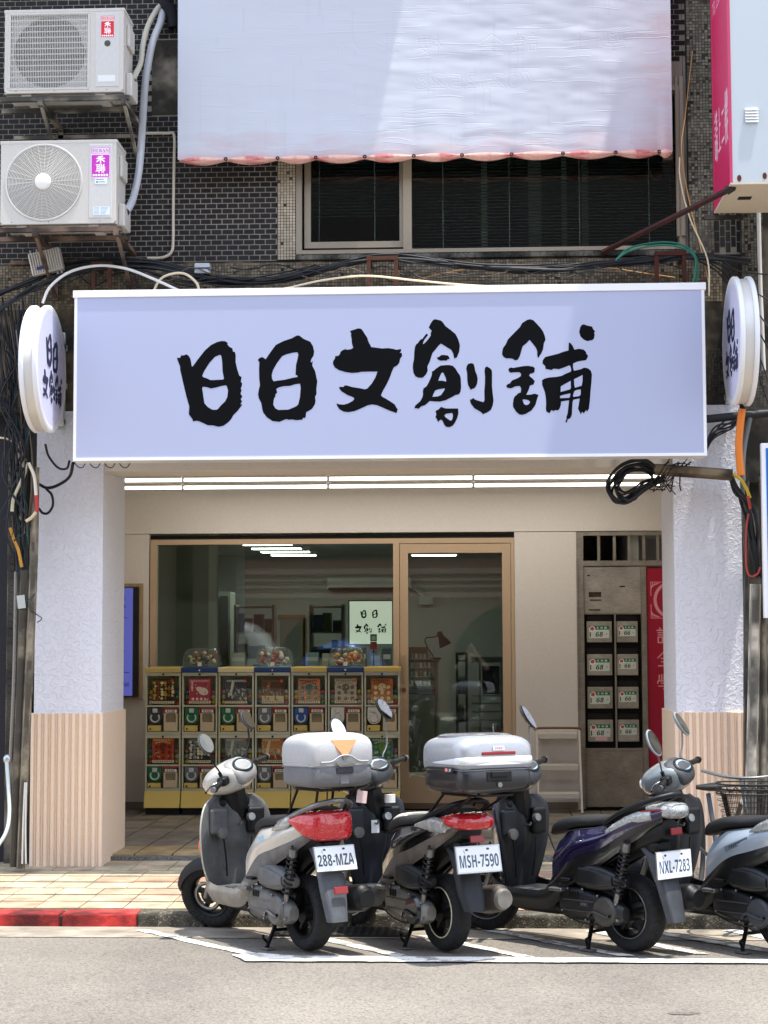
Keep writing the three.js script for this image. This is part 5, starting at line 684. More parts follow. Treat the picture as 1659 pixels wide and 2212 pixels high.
  { const z = -22, t = thing('wooden_shelf_unit', 'narrow wooden shelf unit with bottles seen through the door', 'shelf'), x0 = X(984, z), x1 = X(1010, z), yt = Y(1410, z); obj('frame', [bb(x0, x0 + 0.03, FLOOR, yt, z - 0.3, z), bb(x1 - 0.03, x1, FLOOR, yt, z - 0.3, z), bb(x0 + 0.03, x1 - 0.03, yt - 0.03, yt, z - 0.3, z)], M(0x7e6a3c, 0.6), t); for (const py of [1430, 1500, 1560, 1620]) obj('shelf', bb(x0 + 0.031, x1 - 0.031, Y(py, z), Y(py, z) + 0.02, z - 0.29, z - 0.002), M(0x7e6a3c, 0.6), t); for (let k = 0; k < 5; k++) obj('bottle', triUV(new THREE.LatheGeometry([[0, 0], [0.022, 0], [0.022, 0.14], [0.008, 0.17], [0.008, 0.2]].map(([r, q]) => new THREE.Vector2(r, q)), 12).translate(x0 + 0.05 + (k % 3) * 0.03, Y(k < 3 ? 1500 : 1560, z) + 0.021, z - 0.08)), M(0xa8b0a4, 0.3), t); }
  { const z = -21.4, t = thing('wire_rack', 'pale wire shelving rack behind the door glass', 'rack'), x0 = X(1018, z), x1 = X(1088, z), m = M(0x9fb0a8, 0.4, { metalness: 0.3 }); obj('post', bar(V(x0 + 0.1, FLOOR, z), V(x0 + 0.1, Y(1420, z), z), 0.012), m, t); obj('post', bar(V(x1 - 0.03, FLOOR, z), V(x1 - 0.03, Y(1420, z), z), 0.014), m, t); obj('shelf', rb(x0, x1, Y(1432, z), Y(1420, z), z - 0.35, z + 0.01, 0.004), M(0x8f9a90, 0.6), t); for (const py of [1505, 1522, 1540, 1558, 1576, 1594, 1620, 1650]) obj('wire_shelf', bb(x0, x1, Y(py, z), Y(py, z) + 0.012, z - 0.3, z + 0.005), m, t); obj('crate', rb(x0 + 0.13, x1 - 0.05, Y(1500, z), Y(1440, z), z - 0.3, z - 0.05, 0.01), M(0x20272c, 0.7), t); }
}
// ---------------------------------------------------------------- digital screen on the left wall panel
{
  const z = zB + 0.06, t = thing('digital_screen', 'tall digital screen with a violet picture in a wooden surround', 'screen'), x1 = X(297, z, 1400), x0 = x1 - 0.62, y1 = Y(1270, z, 280), y0 = Y(1503, z, 280);
  const img = canvasTex(256, 512, (g, w, h) => { g.fillStyle = '#6d74d8'; g.fillRect(0, 0, w, h); for (const [k, x, y, s, c] of [['lou', 130, 30, 90, '#15154a'], ['xue', 30, 30, 90, '#15154a'], ['shang', 150, 175, 70, '#8a1440'], ['lu', 70, 175, 70, '#8a1440'], ['er', 170, 262, 50, '#15154a'], ['lian', 170, 330, 36, '#2a2a80'], ['ji', 120, 330, 36, '#2a2a80']]) han(g, k, x, y, s, s, s / 9, c); g.fillStyle = '#2a2a80'; g.fillRect(150, 140, 80, 4); g.fillRect(150, 400, 90, 4); g.font = 'bold 28px sans-serif'; g.fillText('24H', 190, 470); });
  const sm = M(0x111118, 0.3); sm.emissive.set(0xffffff); sm.emissiveMap = img; sm.emissiveIntensity = 0.24;
  obj('surround', bb(x0 - 0.05, x1 + 0.045, y0 - 0.035, y1 + 0.045, zB + 0.001, z - 0.02), M(0xc2a87e, 0.6, { map: T.wood }), t); obj('bezel', rb(x0 - 0.02, x1 + 0.012, y0 - 0.012, y1 + 0.012, z - 0.0199, z, 0.006), M(0x0c0c0e, 0.3), t); obj('picture', card(x0, x1 - 0.05, y0, y1, z + 0.001), sm, t);
}
// ---------------------------------------------------------------- stair door with mail boxes
{
  const t = thing('mailbox_door', 'stainless steel stair door with eight numbered mail boxes', 'door'), z = zB - 0.03, st = M(0xc2bdb4, 0.5, { metalness: 0.25, map: T.steel, roughnessMap: T.steelR, roughness: 1 }), sd = M(0xaca69c, 0.5, { metalness: 0.25, map: T.steel });
  const xr = dR + 0.2, x = (p) => X(p, z), y = (p) => Y(p, z);
  const fr = obj('door_frame', [bb(dL, x(1262), FLOOR, dT - 0.004, z - 0.08, z + 0.025), bb(x(1262), xr, y(1160), dT - 0.004, z - 0.08, z + 0.024), bb(x(1262), xr, y(1225), y(1214), z - 0.06, z + 0.02), bb(dL - 0.002, dL + 0.012, y(1538), y(1213), z + 0.0255, z + 0.04)], sd, t);
  for (const p of [1293, 1327, 1359, 1391, 1421]) obj('grille_bar', bb(x(p), x(p + 6), y(1214), y(1160), z - 0.04, z), sd, t);
  obj('dark_stair', [bb(dL - 0.1, xr, FLOOR, dT, zB - 1.6, zB - 1.5), bb(dL - 0.1, dL - 0.02, FLOOR, dT + 0.3, zB - 1.5, zB - 0.125), bb(dL, xr, dT, dT + 0.1, zB - 1.5, zB - 0.125)], M(0x928c81, 0.9), t);
  obj('upper_panel', bb(x(1263), x(1386), y(1326), y(1227), z - 0.03, z + 0.004), st, t);
  const grimeT = canvasTex(256, 256, (g, w, h) => { g.clearRect(0, 0, w, h); });
  for (const [a, b, c, d] of [[1273, 1300, 1281, 1292], [1275, 1300, 1297, 1300], [1340, 1352, 1268, 1271], [1273, 1298, 1318, 1321], [1270, 1276, 1244, 1247]]) obj('tape_mark', bb(x(a), x(b), y(d), y(c), z + 0.004, z + 0.0055), M(0x6d5f4c, 0.9, { map: T.grime }), t);
  obj('stile', [bb(x(1386.5), x(1397), FLOOR, y(1227), z - 0.05, z + 0.015)], sd, t); obj('stile', [bb(x(1327.5), x(1331), y(1616), y(1327), z - 0.03, z + 0.012)], sd, t);
  obj('rail', [bb(x(1262.5), x(1386), y(1329), y(1326.5), z - 0.03, z + 0.012), bb(x(1262.5), x(1386), y(1620), y(1616.5), z - 0.03, z + 0.012)], sd, t);
  obj('box_recess', bb(x(1263), x(1386), y(1616), y(1329), z - 0.06, z - 0.05), M(0x0d0c0b, 0.9), t);
  const plates = [68, 66].map((n) => canvasTex(192, 128, (g, w, h) => {
    g.fillStyle = '#cfd8cc'; g.fillRect(0, 0, w, h); g.fillStyle = '#1e6b46'; g.fillRect(0, 0, w, 40); ['ji', 'lin', 'lu'].forEach((k, i) => han(g, k, 70 + i * 38, 8, 24, 24, 3, '#dfe8dc'));
    g.fillStyle = '#e6e9e2'; g.beginPath(); g.arc(30, 32, 30, 0, 7); g.fill(); g.fillStyle = '#c4463c'; for (let k = 0; k < 5; k++) { g.beginPath(); g.arc(30 + 11 * Math.cos(k * 1.257), 30 + 11 * Math.sin(k * 1.257), 10, 0, 7); g.fill(); }
    g.fillStyle = '#16301f'; g.save(); g.transform(1, 0, -0.16, 1, 14, 0); g.font = 'bold 68px sans-serif'; g.fillText(String(n), 60, 112); g.restore(); g.font = 'bold 20px sans-serif'; g.fillText('-\u00b7F', 152, 92); g.fillRect(6, 66, 10, 50);
  }));
  for (let r = 0; r < 4; r++) for (let c = 0; c < 2; c++) {
    const a = x(c ? 1332.5 : 1268), b = x(c ? 1378 : 1322), yt = y(1344 + r * 70.5), yb = y(1389 + r * 70.5 + r * 0.6);
    const f = obj('mail_box', rb(a, b, yb, yt, z - 0.045, z + 0.006, 0.005), st, t), pw = (b - a) * 0.8, pa = a + (b - a) * 0.09, pt = yt - 0.045, ph = pw * 0.62;
    obj('flap', bb(a + 0.004, b - 0.004, yt + 0.006, yt + 0.06, z - 0.046, z - 0.036), M(0x1a1917, 0.5, { metalness: 0.4 }), f);
    obj('number_plate', card(pa, pa + pw, pt - ph, pt, z + 0.0075), M(0xffffff, 0.5, { map: plates[c] }), f);
    if (r === 2 && c === 0) obj('keyhole', triUV(new THREE.CylinderGeometry(0.008, 0.008, 0.004, 12).rotateX(Math.PI / 2).translate(b - 0.03, yb + 0.05, z + 0.008)), M(0x6e675c, 0.4, { metalness: 0.6 }), f);
    if (r === 3 && c === 0) obj('sticker', card(pa + 0.05, pa + 0.17, yb + 0.01, yb + 0.052, z + 0.0085), M(0xd9b0b0, 0.6), f);
  }
  obj('lower_panel', bb(x(1263), x(1386), FLOOR + 0.02, y(1620.5), z - 0.03, z + 0.003), M(0xb3aca0, 0.4, { metalness: 0.3, map: T.steel, roughnessMap: T.steelR, roughness: 0.9 }), t);
  const p = thing('red_banner', 'crimson banner with pink characters hung beside the mail boxes', 'banner'), zb = z - 0.02, bx0 = x(1399), W = 0.75, by1 = y(1230), by0 = FLOOR + 0.05;
  const img = canvasTex(256, 860, (g, w, h) => {
    g.fillStyle = '#a8062f'; g.fillRect(0, 0, w, h); const c = '#e59aa0'; g.strokeStyle = c; g.lineWidth = 11; g.beginPath(); g.arc(96, 118, 68, 0, 7); g.stroke(); han(g, 'qing', 60, 82, 72, 72, 9, c);
    g.lineWidth = 3; for (const [yy, s] of [[52, 1], [184, -1]]) { g.beginPath(); g.moveTo(14, yy); g.lineTo(56, yy); g.moveTo(14, yy); g.lineTo(14, yy + 50 * s); for (let k = 0; k < 5; k++) { g.moveTo(14 + k * 7, yy + 4 * s); g.lineTo(14, yy + (32 - k * 4) * s); } g.stroke(); }
    [['zheng', 'ying'], ['quan', 'lin'], ['xue', 'lou']].forEach(([k, l], i) => { han(g, k, 30, 218 + i * 84, 56, 62, 5, c); han(g, l, 120, 218 + i * 84, 56, 62, 5, c); });
  });
  obj('cloth', card(bx0, bx0 + W, by0, by1, zb + 0.012), M(0xffffff, 0.7, { map: img }), p); obj('hanging_bar', bar(V(bx0, by1 + 0.004, zb), V(bx0 + W, by1 + 0.004, zb), 0.01), M(0x5e0a1e, 0.6), p); obj('backing', bb(bx0, bx0 + W, by0, by1, zb - 0.01, zb + 0.009), M(0x5e0a1e, 0.8), p);
}
// ---------------------------------------------------------------- white step shelf against the wall
{
  const t = thing('step_shelf', 'white folding step shelf leaning against the wall beside the mail boxes', 'shelf'), z = zB + 0.5, x0 = X(1158, z), x1 = X(1256, z), m = M(0xd6cec3, 0.6, { map: T.fine });
  obj('handle_rail', tube([V(x0, Y(1582, z), z - 0.38), V(x0 + 0.02, Y(1577, z), z - 0.36), V(x1 - 0.03, Y(1577, z), z - 0.36), V(x1, Y(1582, z), z - 0.38)], 0.012, 20), M(0x7a4f3a, 0.6), t);
  for (const [py, d] of [[1588, 0.34], [1655, 0.2], [1714, 0.05]]) obj('tread', rb(x0 + 0.02, x1 - 0.03, Y(py + 13, z), Y(py, z), z - d - 0.22, z - d, 0.008), m, t);
  for (const x of [x0, x1 - 0.02]) { obj('leg', beam(V(x + 0.01, FLOOR, z - 0.02), V(x + 0.01, Y(1580, z), z - 0.38), 0.02, 0.035), m, t); obj('leg', beam(V(x + 0.01, FLOOR, z - 0.42), V(x + 0.01, Y(1590, z), z - 0.4), 0.018, 0.03), m, t); }
}
// ---------------------------------------------------------------- capsule machines
const zG = -17.42;
{
  const xs = (k) => X(314 + k * 78.6, zG), pitch = xs(1) - xs(0), yBase = FLOOR, y0 = Y(1710, zG), yMid = Y(1587, zG), yTop = Y(1452, zG), D = 0.4;
  const clear = M(0xf3f5e8, 0.04, { transmission: 1, thickness: 0, ior: 1.4 }), mYel = M(0xd8bd63, 0.55), mYel2 = M(0xcbb46c, 0.55), mBackP = M(0x98977f, 0.7), mChute = M(0xcdbb96, 0.5), mBlack = M(0x0d0d0d, 0.7);
  const plateCol = { g: M(0x0f6b40, 0.4), b: M(0x1c4f9c, 0.4), s: M(0x6c747c, 0.35, { metalness: 0.3 }), w: M(0xd9d7cf, 0.4), k: M(0x3a3b3d, 0.4) }, mKnob = M(0xc9cfc4, 0.3), mTag = M(0xb8404a, 0.5), mTagW = M(0xe9e2d2, 0.5);
  const art = (a, b, c, kind) => canvasTex(128, 144, (g, w, h) => {
    g.fillStyle = a; g.fillRect(0, 0, w, h); let s = kind * 97 + 13; const rs = () => (s = (s * 16807) % 2147483647) / 2147483647;
    if (kind % 4 === 0) for (let i = 0; i < 34; i++) { g.fillStyle = [b, c, '#f3e3b0'][i % 3]; g.beginPath(); g.arc(10 + (i % 6) * 21 + rs() * 6, 20 + (i / 6 | 0) * 18 + rs() * 5, 5 + rs() * 6, 0, 7); g.fill(); }
    else if (kind % 4 === 1) { g.fillStyle = b; g.beginPath(); g.ellipse(84, 74, 30, 22, 0.3, 0, 7); g.fill(); g.beginPath(); g.ellipse(60, 60, 18, 14, 0, 0, 7); g.fill(); for (let i = 0; i < 4; i++) { g.beginPath(); g.arc(24 + i * 24, 118, 8, 0, 7); g.fill(); } g.fillStyle = c; g.fillRect(14, 14, 10, 60); }
    else if (kind % 4 === 2) { g.fillStyle = b; g.fillRect(0, 100, w, 44); g.save(); g.rotate(0.2); g.fillStyle = c; g.fillRect(40, 6, 16, 84); g.restore(); for (let i = 0; i < 12; i++) { g.fillStyle = i % 2 ? c : '#8fa3b5'; g.fillRect(6 + i * 10, 60 + rs() * 50, 7, 10 + rs() * 18); } }
    else { g.fillStyle = b; for (let i = 0; i < 9; i++) { g.beginPath(); g.arc(26 + (i % 3) * 38, 52 + (i / 3 | 0) * 32, 11 + (i === 1 ? 12 : 0), 0, 7); g.fill(); } g.fillStyle = c; for (let i = 0; i < 9; i++) { g.fillRect(18 + i * 10, 16 + Math.abs(i - 4) * 2.4, 7, 8); } }
    for (let i = 0; i < 26; i++) { g.globalAlpha = 0.75; g.fillStyle = [b, c, '#f4efe2', '#3a2a2a', a][i % 5]; const x = rs() * w, y = 26 + rs() * 100; i % 3 ? g.fillRect(x, y, 3 + rs() * 10, 2 + rs() * 7) : (g.beginPath(), g.ellipse(x, y, 2 + rs() * 7, 2 + rs() * 6, rs() * 3, 0, 7), g.fill()); } g.globalAlpha = 1; g.fillStyle = c; for (let i = 0; i < 11; i++) g.fillRect(8 + i * 10.4, 6 + (i % 2) * 2, 7, 11); g.fillStyle = '#e2603c'; g.beginPath(); g.arc(116, 12, 9, 0, 7); g.fill();
    g.fillStyle = '#efe6da'; g.fillRect(0, 130, w, 14); g.fillStyle = '#8a4a42'; for (let i = 0; i < 9; i++) g.fillRect(6 + i * 13, 133, 8, 6);
  });
  const cards = [[['#2a1a10', '#c79a3a', '#7a3a18', 0], ['#b8365a', '#f2dfe0', '#f0b8c0', 1], ['#28324a', '#171c2c', '#d8d4cc', 2], ['#5a3520', '#d6c8a8', '#8a5a3a', 6], ['#c98a6a', '#4e7f86', '#5a2a22', 3], ['#bdb3ae', '#6d5f5c', '#8d807a', 7], ['#b4652c', '#e6d3b2', '#5a2410', 3]],
    [['#b8452a', '#7a1f16', '#e9b884', 3], ['#1d1f28', '#d8d8d4', '#8a8f98', 0], ['#7f868c', '#4a5560', '#c8c8c0', 2], ['#c2824c', '#8a3e1e', '#ecd2a2', 6], ['#5a3a30', '#c9a070', '#e0d0b0', 0], ['#5f6a74', '#c0c4c4', '#8a5040', 3], ['#1f6a70', '#6f9a3a', '#d8d2b0', 3]]];
  const cardMat = cards.map((r) => r.map((c) => M(0xffffff, 0.45, { map: art(...c) }))), dials = ['kggsbww', 'gssskgs'], prices = ['150', '150', '150', '120', '200', '120', '120'];
  const priceMat = {}; for (const p of ['150', '120', '200']) priceMat[p] = M(0xffffff, 0.5, { map: canvasTex(64, 24, (g) => { g.fillStyle = '#e6dfd0'; g.fillRect(0, 0, 64, 24); g.fillStyle = '#333'; g.font = 'bold 20px sans-serif'; g.fillText('$' + p, 8, 19); }) });
  const capsule = [0xc94a3a, 0xe0c24a, 0x3e7fb0, 0xd98a9a, 0x6fae7a, 0xd8d8d0].map((c) => M(c, 0.3));
  const colNames = ['dark brown', 'pink', 'navy', 'brown', 'salmon', 'grey', 'orange'], lowNames = ['red', 'black', 'slate', 'tan', 'dark tan', 'grey blue', 'teal green'];
  for (let r = 0; r < 2; r++) for (let k = 0; k < 7; k++) {
    const a = xs(k) + 0.006, b = xs(k + 1) - 0.006, cx = (a + b) / 2, lo = r ? y0 + 0.001 : yMid + 0.001, hi = r ? yMid - 0.001 : yTop, H = hi - lo, split = lo + H * 0.47, w = b - a;
    const t = thing('capsule_machine', (r ? lowNames[k] : colNames[k]) + ' carded capsule toy machine of the ' + (r ? 'lower' : 'upper') + ' tier before the shop window', 'capsule machine', 'capsule machines in two tiers');
    obj('shell', [bb(a, b, hi - 0.03, hi, zG - D, zG + 0.004), bb(a, b, split - 0.012, split + 0.004, zG - 0.14, zG + 0.012), bb(a, a + 0.016, lo, hi - 0.031, zG - D, zG), bb(b - 0.016, b, lo, hi - 0.031, zG - D, zG), bb(a + 0.017, b - 0.017, lo, lo + 0.03, zG - D, zG + 0.002)], M(0xc6c6a8, 0.2, { clearcoat: 0.8 }), t);
    obj('back_panel', bb(a + 0.017, b - 0.017, lo + 0.031, hi - 0.031, zG - 0.16, zG - 0.14), mBackP, t);
    const cw = w * 0.62, cr = obj('display_card', card(cx - cw / 2, cx + cw / 2, split + 0.02, split + 0.02 + cw * 1.12, zG - 0.01), cardMat[r][k], t);
    const cap = []; for (let q = 0; q < 6; q++) obj('capsule', triUV(new THREE.SphereGeometry(0.024, 10, 8).translate(q % 2 ? a + 0.045 : b - 0.045, split + 0.03 + (q >> 1) * 0.05, zG - 0.07)), capsule[(q * 5 + k + r) % 6], t);
    obj('window', rails([[[a + 0.017, split, zG + 0.004], [b - 0.017, split, zG + 0.004]], [[a + 0.017, (split + hi) / 2, zG + 0.02], [b - 0.017, (split + hi) / 2, zG + 0.02]], [[a + 0.017, hi - 0.031, zG + 0.002], [b - 0.017, hi - 0.031, zG + 0.002]]], 2, 8), clear, t);
    const dx0 = a + 0.03, dx1 = cx - 0.012, dy0 = lo + H * 0.165, dy1 = split - 0.02, rad = (dx1 - dx0) / 2, s = new THREE.Shape(); s.moveTo(dx0, dy1); s.lineTo(dx1, dy1); s.lineTo(dx1, dy0 + rad); s.absarc((dx0 + dx1) / 2, dy0 + rad, rad, 0, -Math.PI, true);
    const pl = obj('dial_plate', triUV(ext(s, 0.012, 0.003).translate(0, 0, zG - 0.006)), plateCol[dials[r][k]], t);
    obj('knob_ring', triUV(new THREE.TorusGeometry(rad * 0.62, 0.008, 8, 24, 4.6).rotateZ(2.4).translate((dx0 + dx1) / 2, dy0 + rad, zG + 0.014)), mKnob, pl); obj('coin_slot', rb((dx0 + dx1) / 2 - 0.024, (dx0 + dx1) / 2 + 0.024, dy1 - 0.05, dy1 - 0.008, zG + 0.009, zG + 0.02, 0.005), mKnob, pl);
    obj('coin_box', rb(a + 0.026, cx - 0.02, lo + 0.035, lo + H * 0.15, zG - 0.03, zG + 0.014, 0.005), mYel, t); obj('coin_lock', triUV(new THREE.CylinderGeometry(0.009, 0.009, 0.006, 12).rotateX(Math.PI / 2).translate(a + 0.05, lo + H * 0.093, zG + 0.016)), mBlack, t);
    const ux0 = cx + 0.008, ux1 = b - 0.03, ur = (ux1 - ux0) / 2, u = new THREE.Shape(); u.moveTo(ux0, lo + 0.035); u.lineTo(ux1, lo + 0.035); u.lineTo(ux1, split - 0.075); u.lineTo(ux0, split - 0.075); const hole = new THREE.Path(); hole.moveTo(ux0 + 0.018, lo + H * 0.2); hole.lineTo(ux0 + 0.018, lo + H * 0.3); hole.absarc((ux0 + ux1) / 2, lo + H * 0.3, ur - 0.018, Math.PI, 0, true); hole.lineTo(ux1 - 0.018, lo + H * 0.2); u.holes.push(hole);
    const ch = obj('chute', triUV(ext(u, 0.02, 0.003).translate(0, 0, zG - 0.008)), mChute, t); obj('chute_flap', bb(ux0 + 0.012, ux1 - 0.012, lo + H * 0.19, lo + H * 0.4, zG - 0.012, zG - 0.009), M(0x8f8468, 0.5), ch);
    obj('price_tag', [bb(ux0 - 0.01, b - 0.018, split - 0.03, split - 0.018, zG + 0.012, zG + 0.014), bb(ux0 - 0.012, ux0 - 0.002, split - 0.09, split - 0.037, zG + 0.012, zG + 0.014)], mTag, t); obj('price_card', card(ux0 + 0.015, ux1 - 0.005, split - 0.066, split - 0.04, zG + 0.016), priceMat[prices[k]], t);
    obj('lid_lock', triUV(new THREE.CylinderGeometry(0.01, 0.01, 0.008, 12).rotateX(Math.PI / 2).translate(cx, hi - 0.016, zG + 0.007)), mBlack, t);
    if (r) { // yellow tray and black plinth under each stack
      const f = thing('machine_stand', 'yellow catch tray stand under the ' + lowNames[k] + ' carded capsule machine', 'stand', 'yellow trays under the capsule machines'), yb = Y(1745, zG); obj('tray', rails([[[a, y0, zG + 0.0], [b, y0, zG + 0.0]], [[a, (y0 + yb) / 2, zG + 0.03], [b, (y0 + yb) / 2, zG + 0.03]], [[a, yb, zG + 0.055], [b, yb, zG + 0.055]]], 1, 6, 0.012), mYel, f); obj('tray_top', bb(a, b, y0 - 0.012, y0 - 0.001, zG - D, zG - 0.012), mYel, f); obj('plinth', bb(a + 0.01, b - 0.01, FLOOR, yb, zG - D + 0.02, zG + 0.01), mBlack, f);
    } else if (k % 2 === 0) { obj('lid', rb(a - 0.008, b + 0.008, hi + 0.001, hi + 0.05, zG - D - 0.01, zG + 0.025, 0.008), k === 2 ? M(0xe0d3a0, 0.5) : mYel2, t); obj('lid_ridge', rb(a + 0.03, b - 0.03, hi + 0.05, hi + 0.056, zG - D + 0.03, zG - 0.03, 0.002, 1), mYel, t);
    } else { // domed counter machine with a blue base
      const f = thing('domed_machine', ['small domed capsule machine with dark toys and a blue base', 'small domed capsule machine with white and red toys and a blue base', 'small domed capsule machine with orange toys and a blue base'][k >> 1], 'capsule machine', 'domed machines on the upper tier'), yb = hi + 0.002, yt = yb + 0.05, dt = Y(1398, zG);
      obj('base', rb(a - 0.012, b + 0.012, yb, yt, zG - D, zG + 0.03, 0.012), M(0x173e74, 0.4), f); obj('price_note', bb(cx - 0.02, cx + 0.02, yt + 0.012, yt + 0.05, zG + 0.02, zG + 0.024), mTagW, f); obj('base_lock', triUV(new THREE.SphereGeometry(0.009, 10, 8).translate(cx, yb + 0.02, zG + 0.031)), mKnob, f);
      obj('dome', loft([[a + 0.0, yt + 0.001, yt + 0.06, 0.15, 3], [a + 0.02, yt + 0.001, dt - 0.03, 0.17, 4], [a + 0.07, yt + 0.001, dt, 0.175, 5], [cx, yt + 0.001, dt + 0.004, 0.178, 5], [b - 0.07, yt + 0.001, dt, 0.175, 5], [b - 0.02, yt + 0.001, dt - 0.03, 0.17, 4], [b, yt + 0.001, yt + 0.06, 0.15, 3]], 28, 4).translate(0, 0, zG - 0.165), M(0xf0f4ee, 0.05, { transmission: 0.96, thickness: 0, ior: 1.4 }), f);
      const toyC = [[0x2c3a3e, 0xa8862c, 0x5c6a5a, 0x9a3a30, 0x3c5a74, 0xc0b890], [0xe2ded2, 0xd8d4c8, 0x9a4530, 0xb06a3a, 0x3f97b0, 0xd0408a], [0xd08a3c, 0xe0a85a, 0x9a3a20, 0xd8c8a8, 0xc0702c, 0x5a7a3a]][k >> 1].map((c) => M(c, 0.4));
      for (let q = 0; q < 34; q++) obj('toy', triUV(new THREE.SphereGeometry(rr(0.016, 0.027), 8, 6).scale(1, rr(0.7, 1.2), 1).translate(rr(a + 0.045, b - 0.045), yt + 0.03 + (q / 34) * 0.1 + rr(0, 0.02), zG - 0.165 + rr(-0.11, 0.11))), toyC[rnd() * 6 | 0], f);
    }
  }
}

// ---------------------------------------------------------------- scooters
const treadT = canvasTex(512, 128, (g, w, h) => { g.fillStyle = '#fff'; g.fillRect(0, 0, w, h); g.strokeStyle = '#000'; g.lineWidth = 9; for (let i = 0; i < 8; i++) { const x = i * 64; for (const s of [0, 1]) { g.beginPath(); const y = (v) => (s ? h - v : v); g.moveTo(x + s * 32, y(8)); g.lineTo(x + 26 + s * 32, y(34)); g.lineTo(x + 6 + s * 32, y(52)); g.lineTo(x + 40 + s * 32, y(64)); g.stroke(); } } });
treadT.colorSpace = THREE.NoColorSpace; treadT.wrapS = treadT.wrapT = THREE.RepeatWrapping; treadT.repeat.set(3, 1);
const SM = {
  rubber: M(0x121213, 0.85, { bumpMap: treadT, bumpScale: -0.006 }), side: M(0x1d1d1e, 0.8), black: M(0x0a0b0c, 0.5, { map: T.scuff, specularIntensity: 0.7 }), gloss: M(0x0e0f12, 0.25, { clearcoat: 1, clearcoatRoughness: 0.08 }), grey: M(0x3a3d40, 0.65, { map: T.scuff }),
  chrome: M(0xc4c6c6, 0.18, { metalness: 1 }), steel: M(0x8f8f8c, 0.4, { metalness: 0.8, map: T.scuff }), alloy: M(0x85827b, 0.5, { metalness: 0.5, map: T.scuff }), seat: M(0x0e0f10, 0.6, { map: T.fine, bumpMap: T.paintB, bumpScale: 0.0006 }),
  mirror: M(0xe8eef2, 0.02, { metalness: 1 }), red: M(0xc3101c, 0.12, { clearcoat: 1, bumpMap: T.stucco, bumpScale: 0.004 }), redDark: M(0x8c1a1c, 0.3), amber: M(0xe8641a, 0.2, { clearcoat: 0.8 }), clear: M(0xa9aca8, 0.12, { clearcoat: 1, metalness: 0.25, bumpMap: T.stucco, bumpScale: 0.006 }), dial: M(0xffffff, 0.3, { clearcoat: 0.5, map: canvasTex(128, 128, (g) => { g.fillStyle = '#8fa6b4'; g.fillRect(0, 0, 128, 128); g.strokeStyle = '#f2f4f4'; g.lineWidth = 5; g.beginPath(); g.arc(64, 64, 44, 2.4, 7); g.stroke(); g.strokeStyle = '#26343c'; g.lineWidth = 3; for (let k = 0; k < 11; k++) { const a = 2.5 + k * 0.43; g.beginPath(); g.moveTo(64 + 38 * Math.cos(a), 64 + 38 * Math.sin(a)); g.lineTo(64 + 50 * Math.cos(a), 64 + 50 * Math.sin(a)); g.stroke(); } g.strokeStyle = '#c0392b'; g.beginPath(); g.moveTo(64, 64); g.lineTo(36, 84); g.stroke(); g.fillStyle = '#dfe8ea'; g.fillRect(46, 78, 36, 16); }) }), rustRack: M(0x3c2620, 0.8, { map: T.rust }), glassy: M(0xdfe8ea, 0.05, { clearcoat: 1, metalness: 0.1 }),
};
const plateMat = (txt, c) => M(0xffffff, 0.4, { clearcoat: 0.4, map: canvasTex(360, 190, (g, w, h) => { g.fillStyle = '#f1f4f4'; g.fillRect(0, 0, w, h); g.strokeStyle = '#c9d2d2'; g.lineWidth = 5; g.strokeRect(6, 6, w - 12, h - 12); g.fillStyle = c; g.font = 'bold 96px sans-serif'; g.textAlign = 'center'; g.save(); g.translate(w / 2, 152); g.scale(1, 1.28); g.fillText(txt, 0, 0, 326); g.restore(); g.fillStyle = '#2a2a2a'; for (const x of [90, 262]) { g.beginPath(); g.ellipse(x, 26, 13, 8, 0, 0, 7); g.fill(); } g.fillStyle = 'rgba(110,70,40,.35)'; for (let k = 0; k < 14; k++) g.fillRect((k * 71) % w, (k * 37) % h, 3 + k % 4, 10 + (k * 5) % 16); }) });
const AX = V(-0.42, 0.907, 0).normalize(), SH = V(1.07, 0.6, 0);
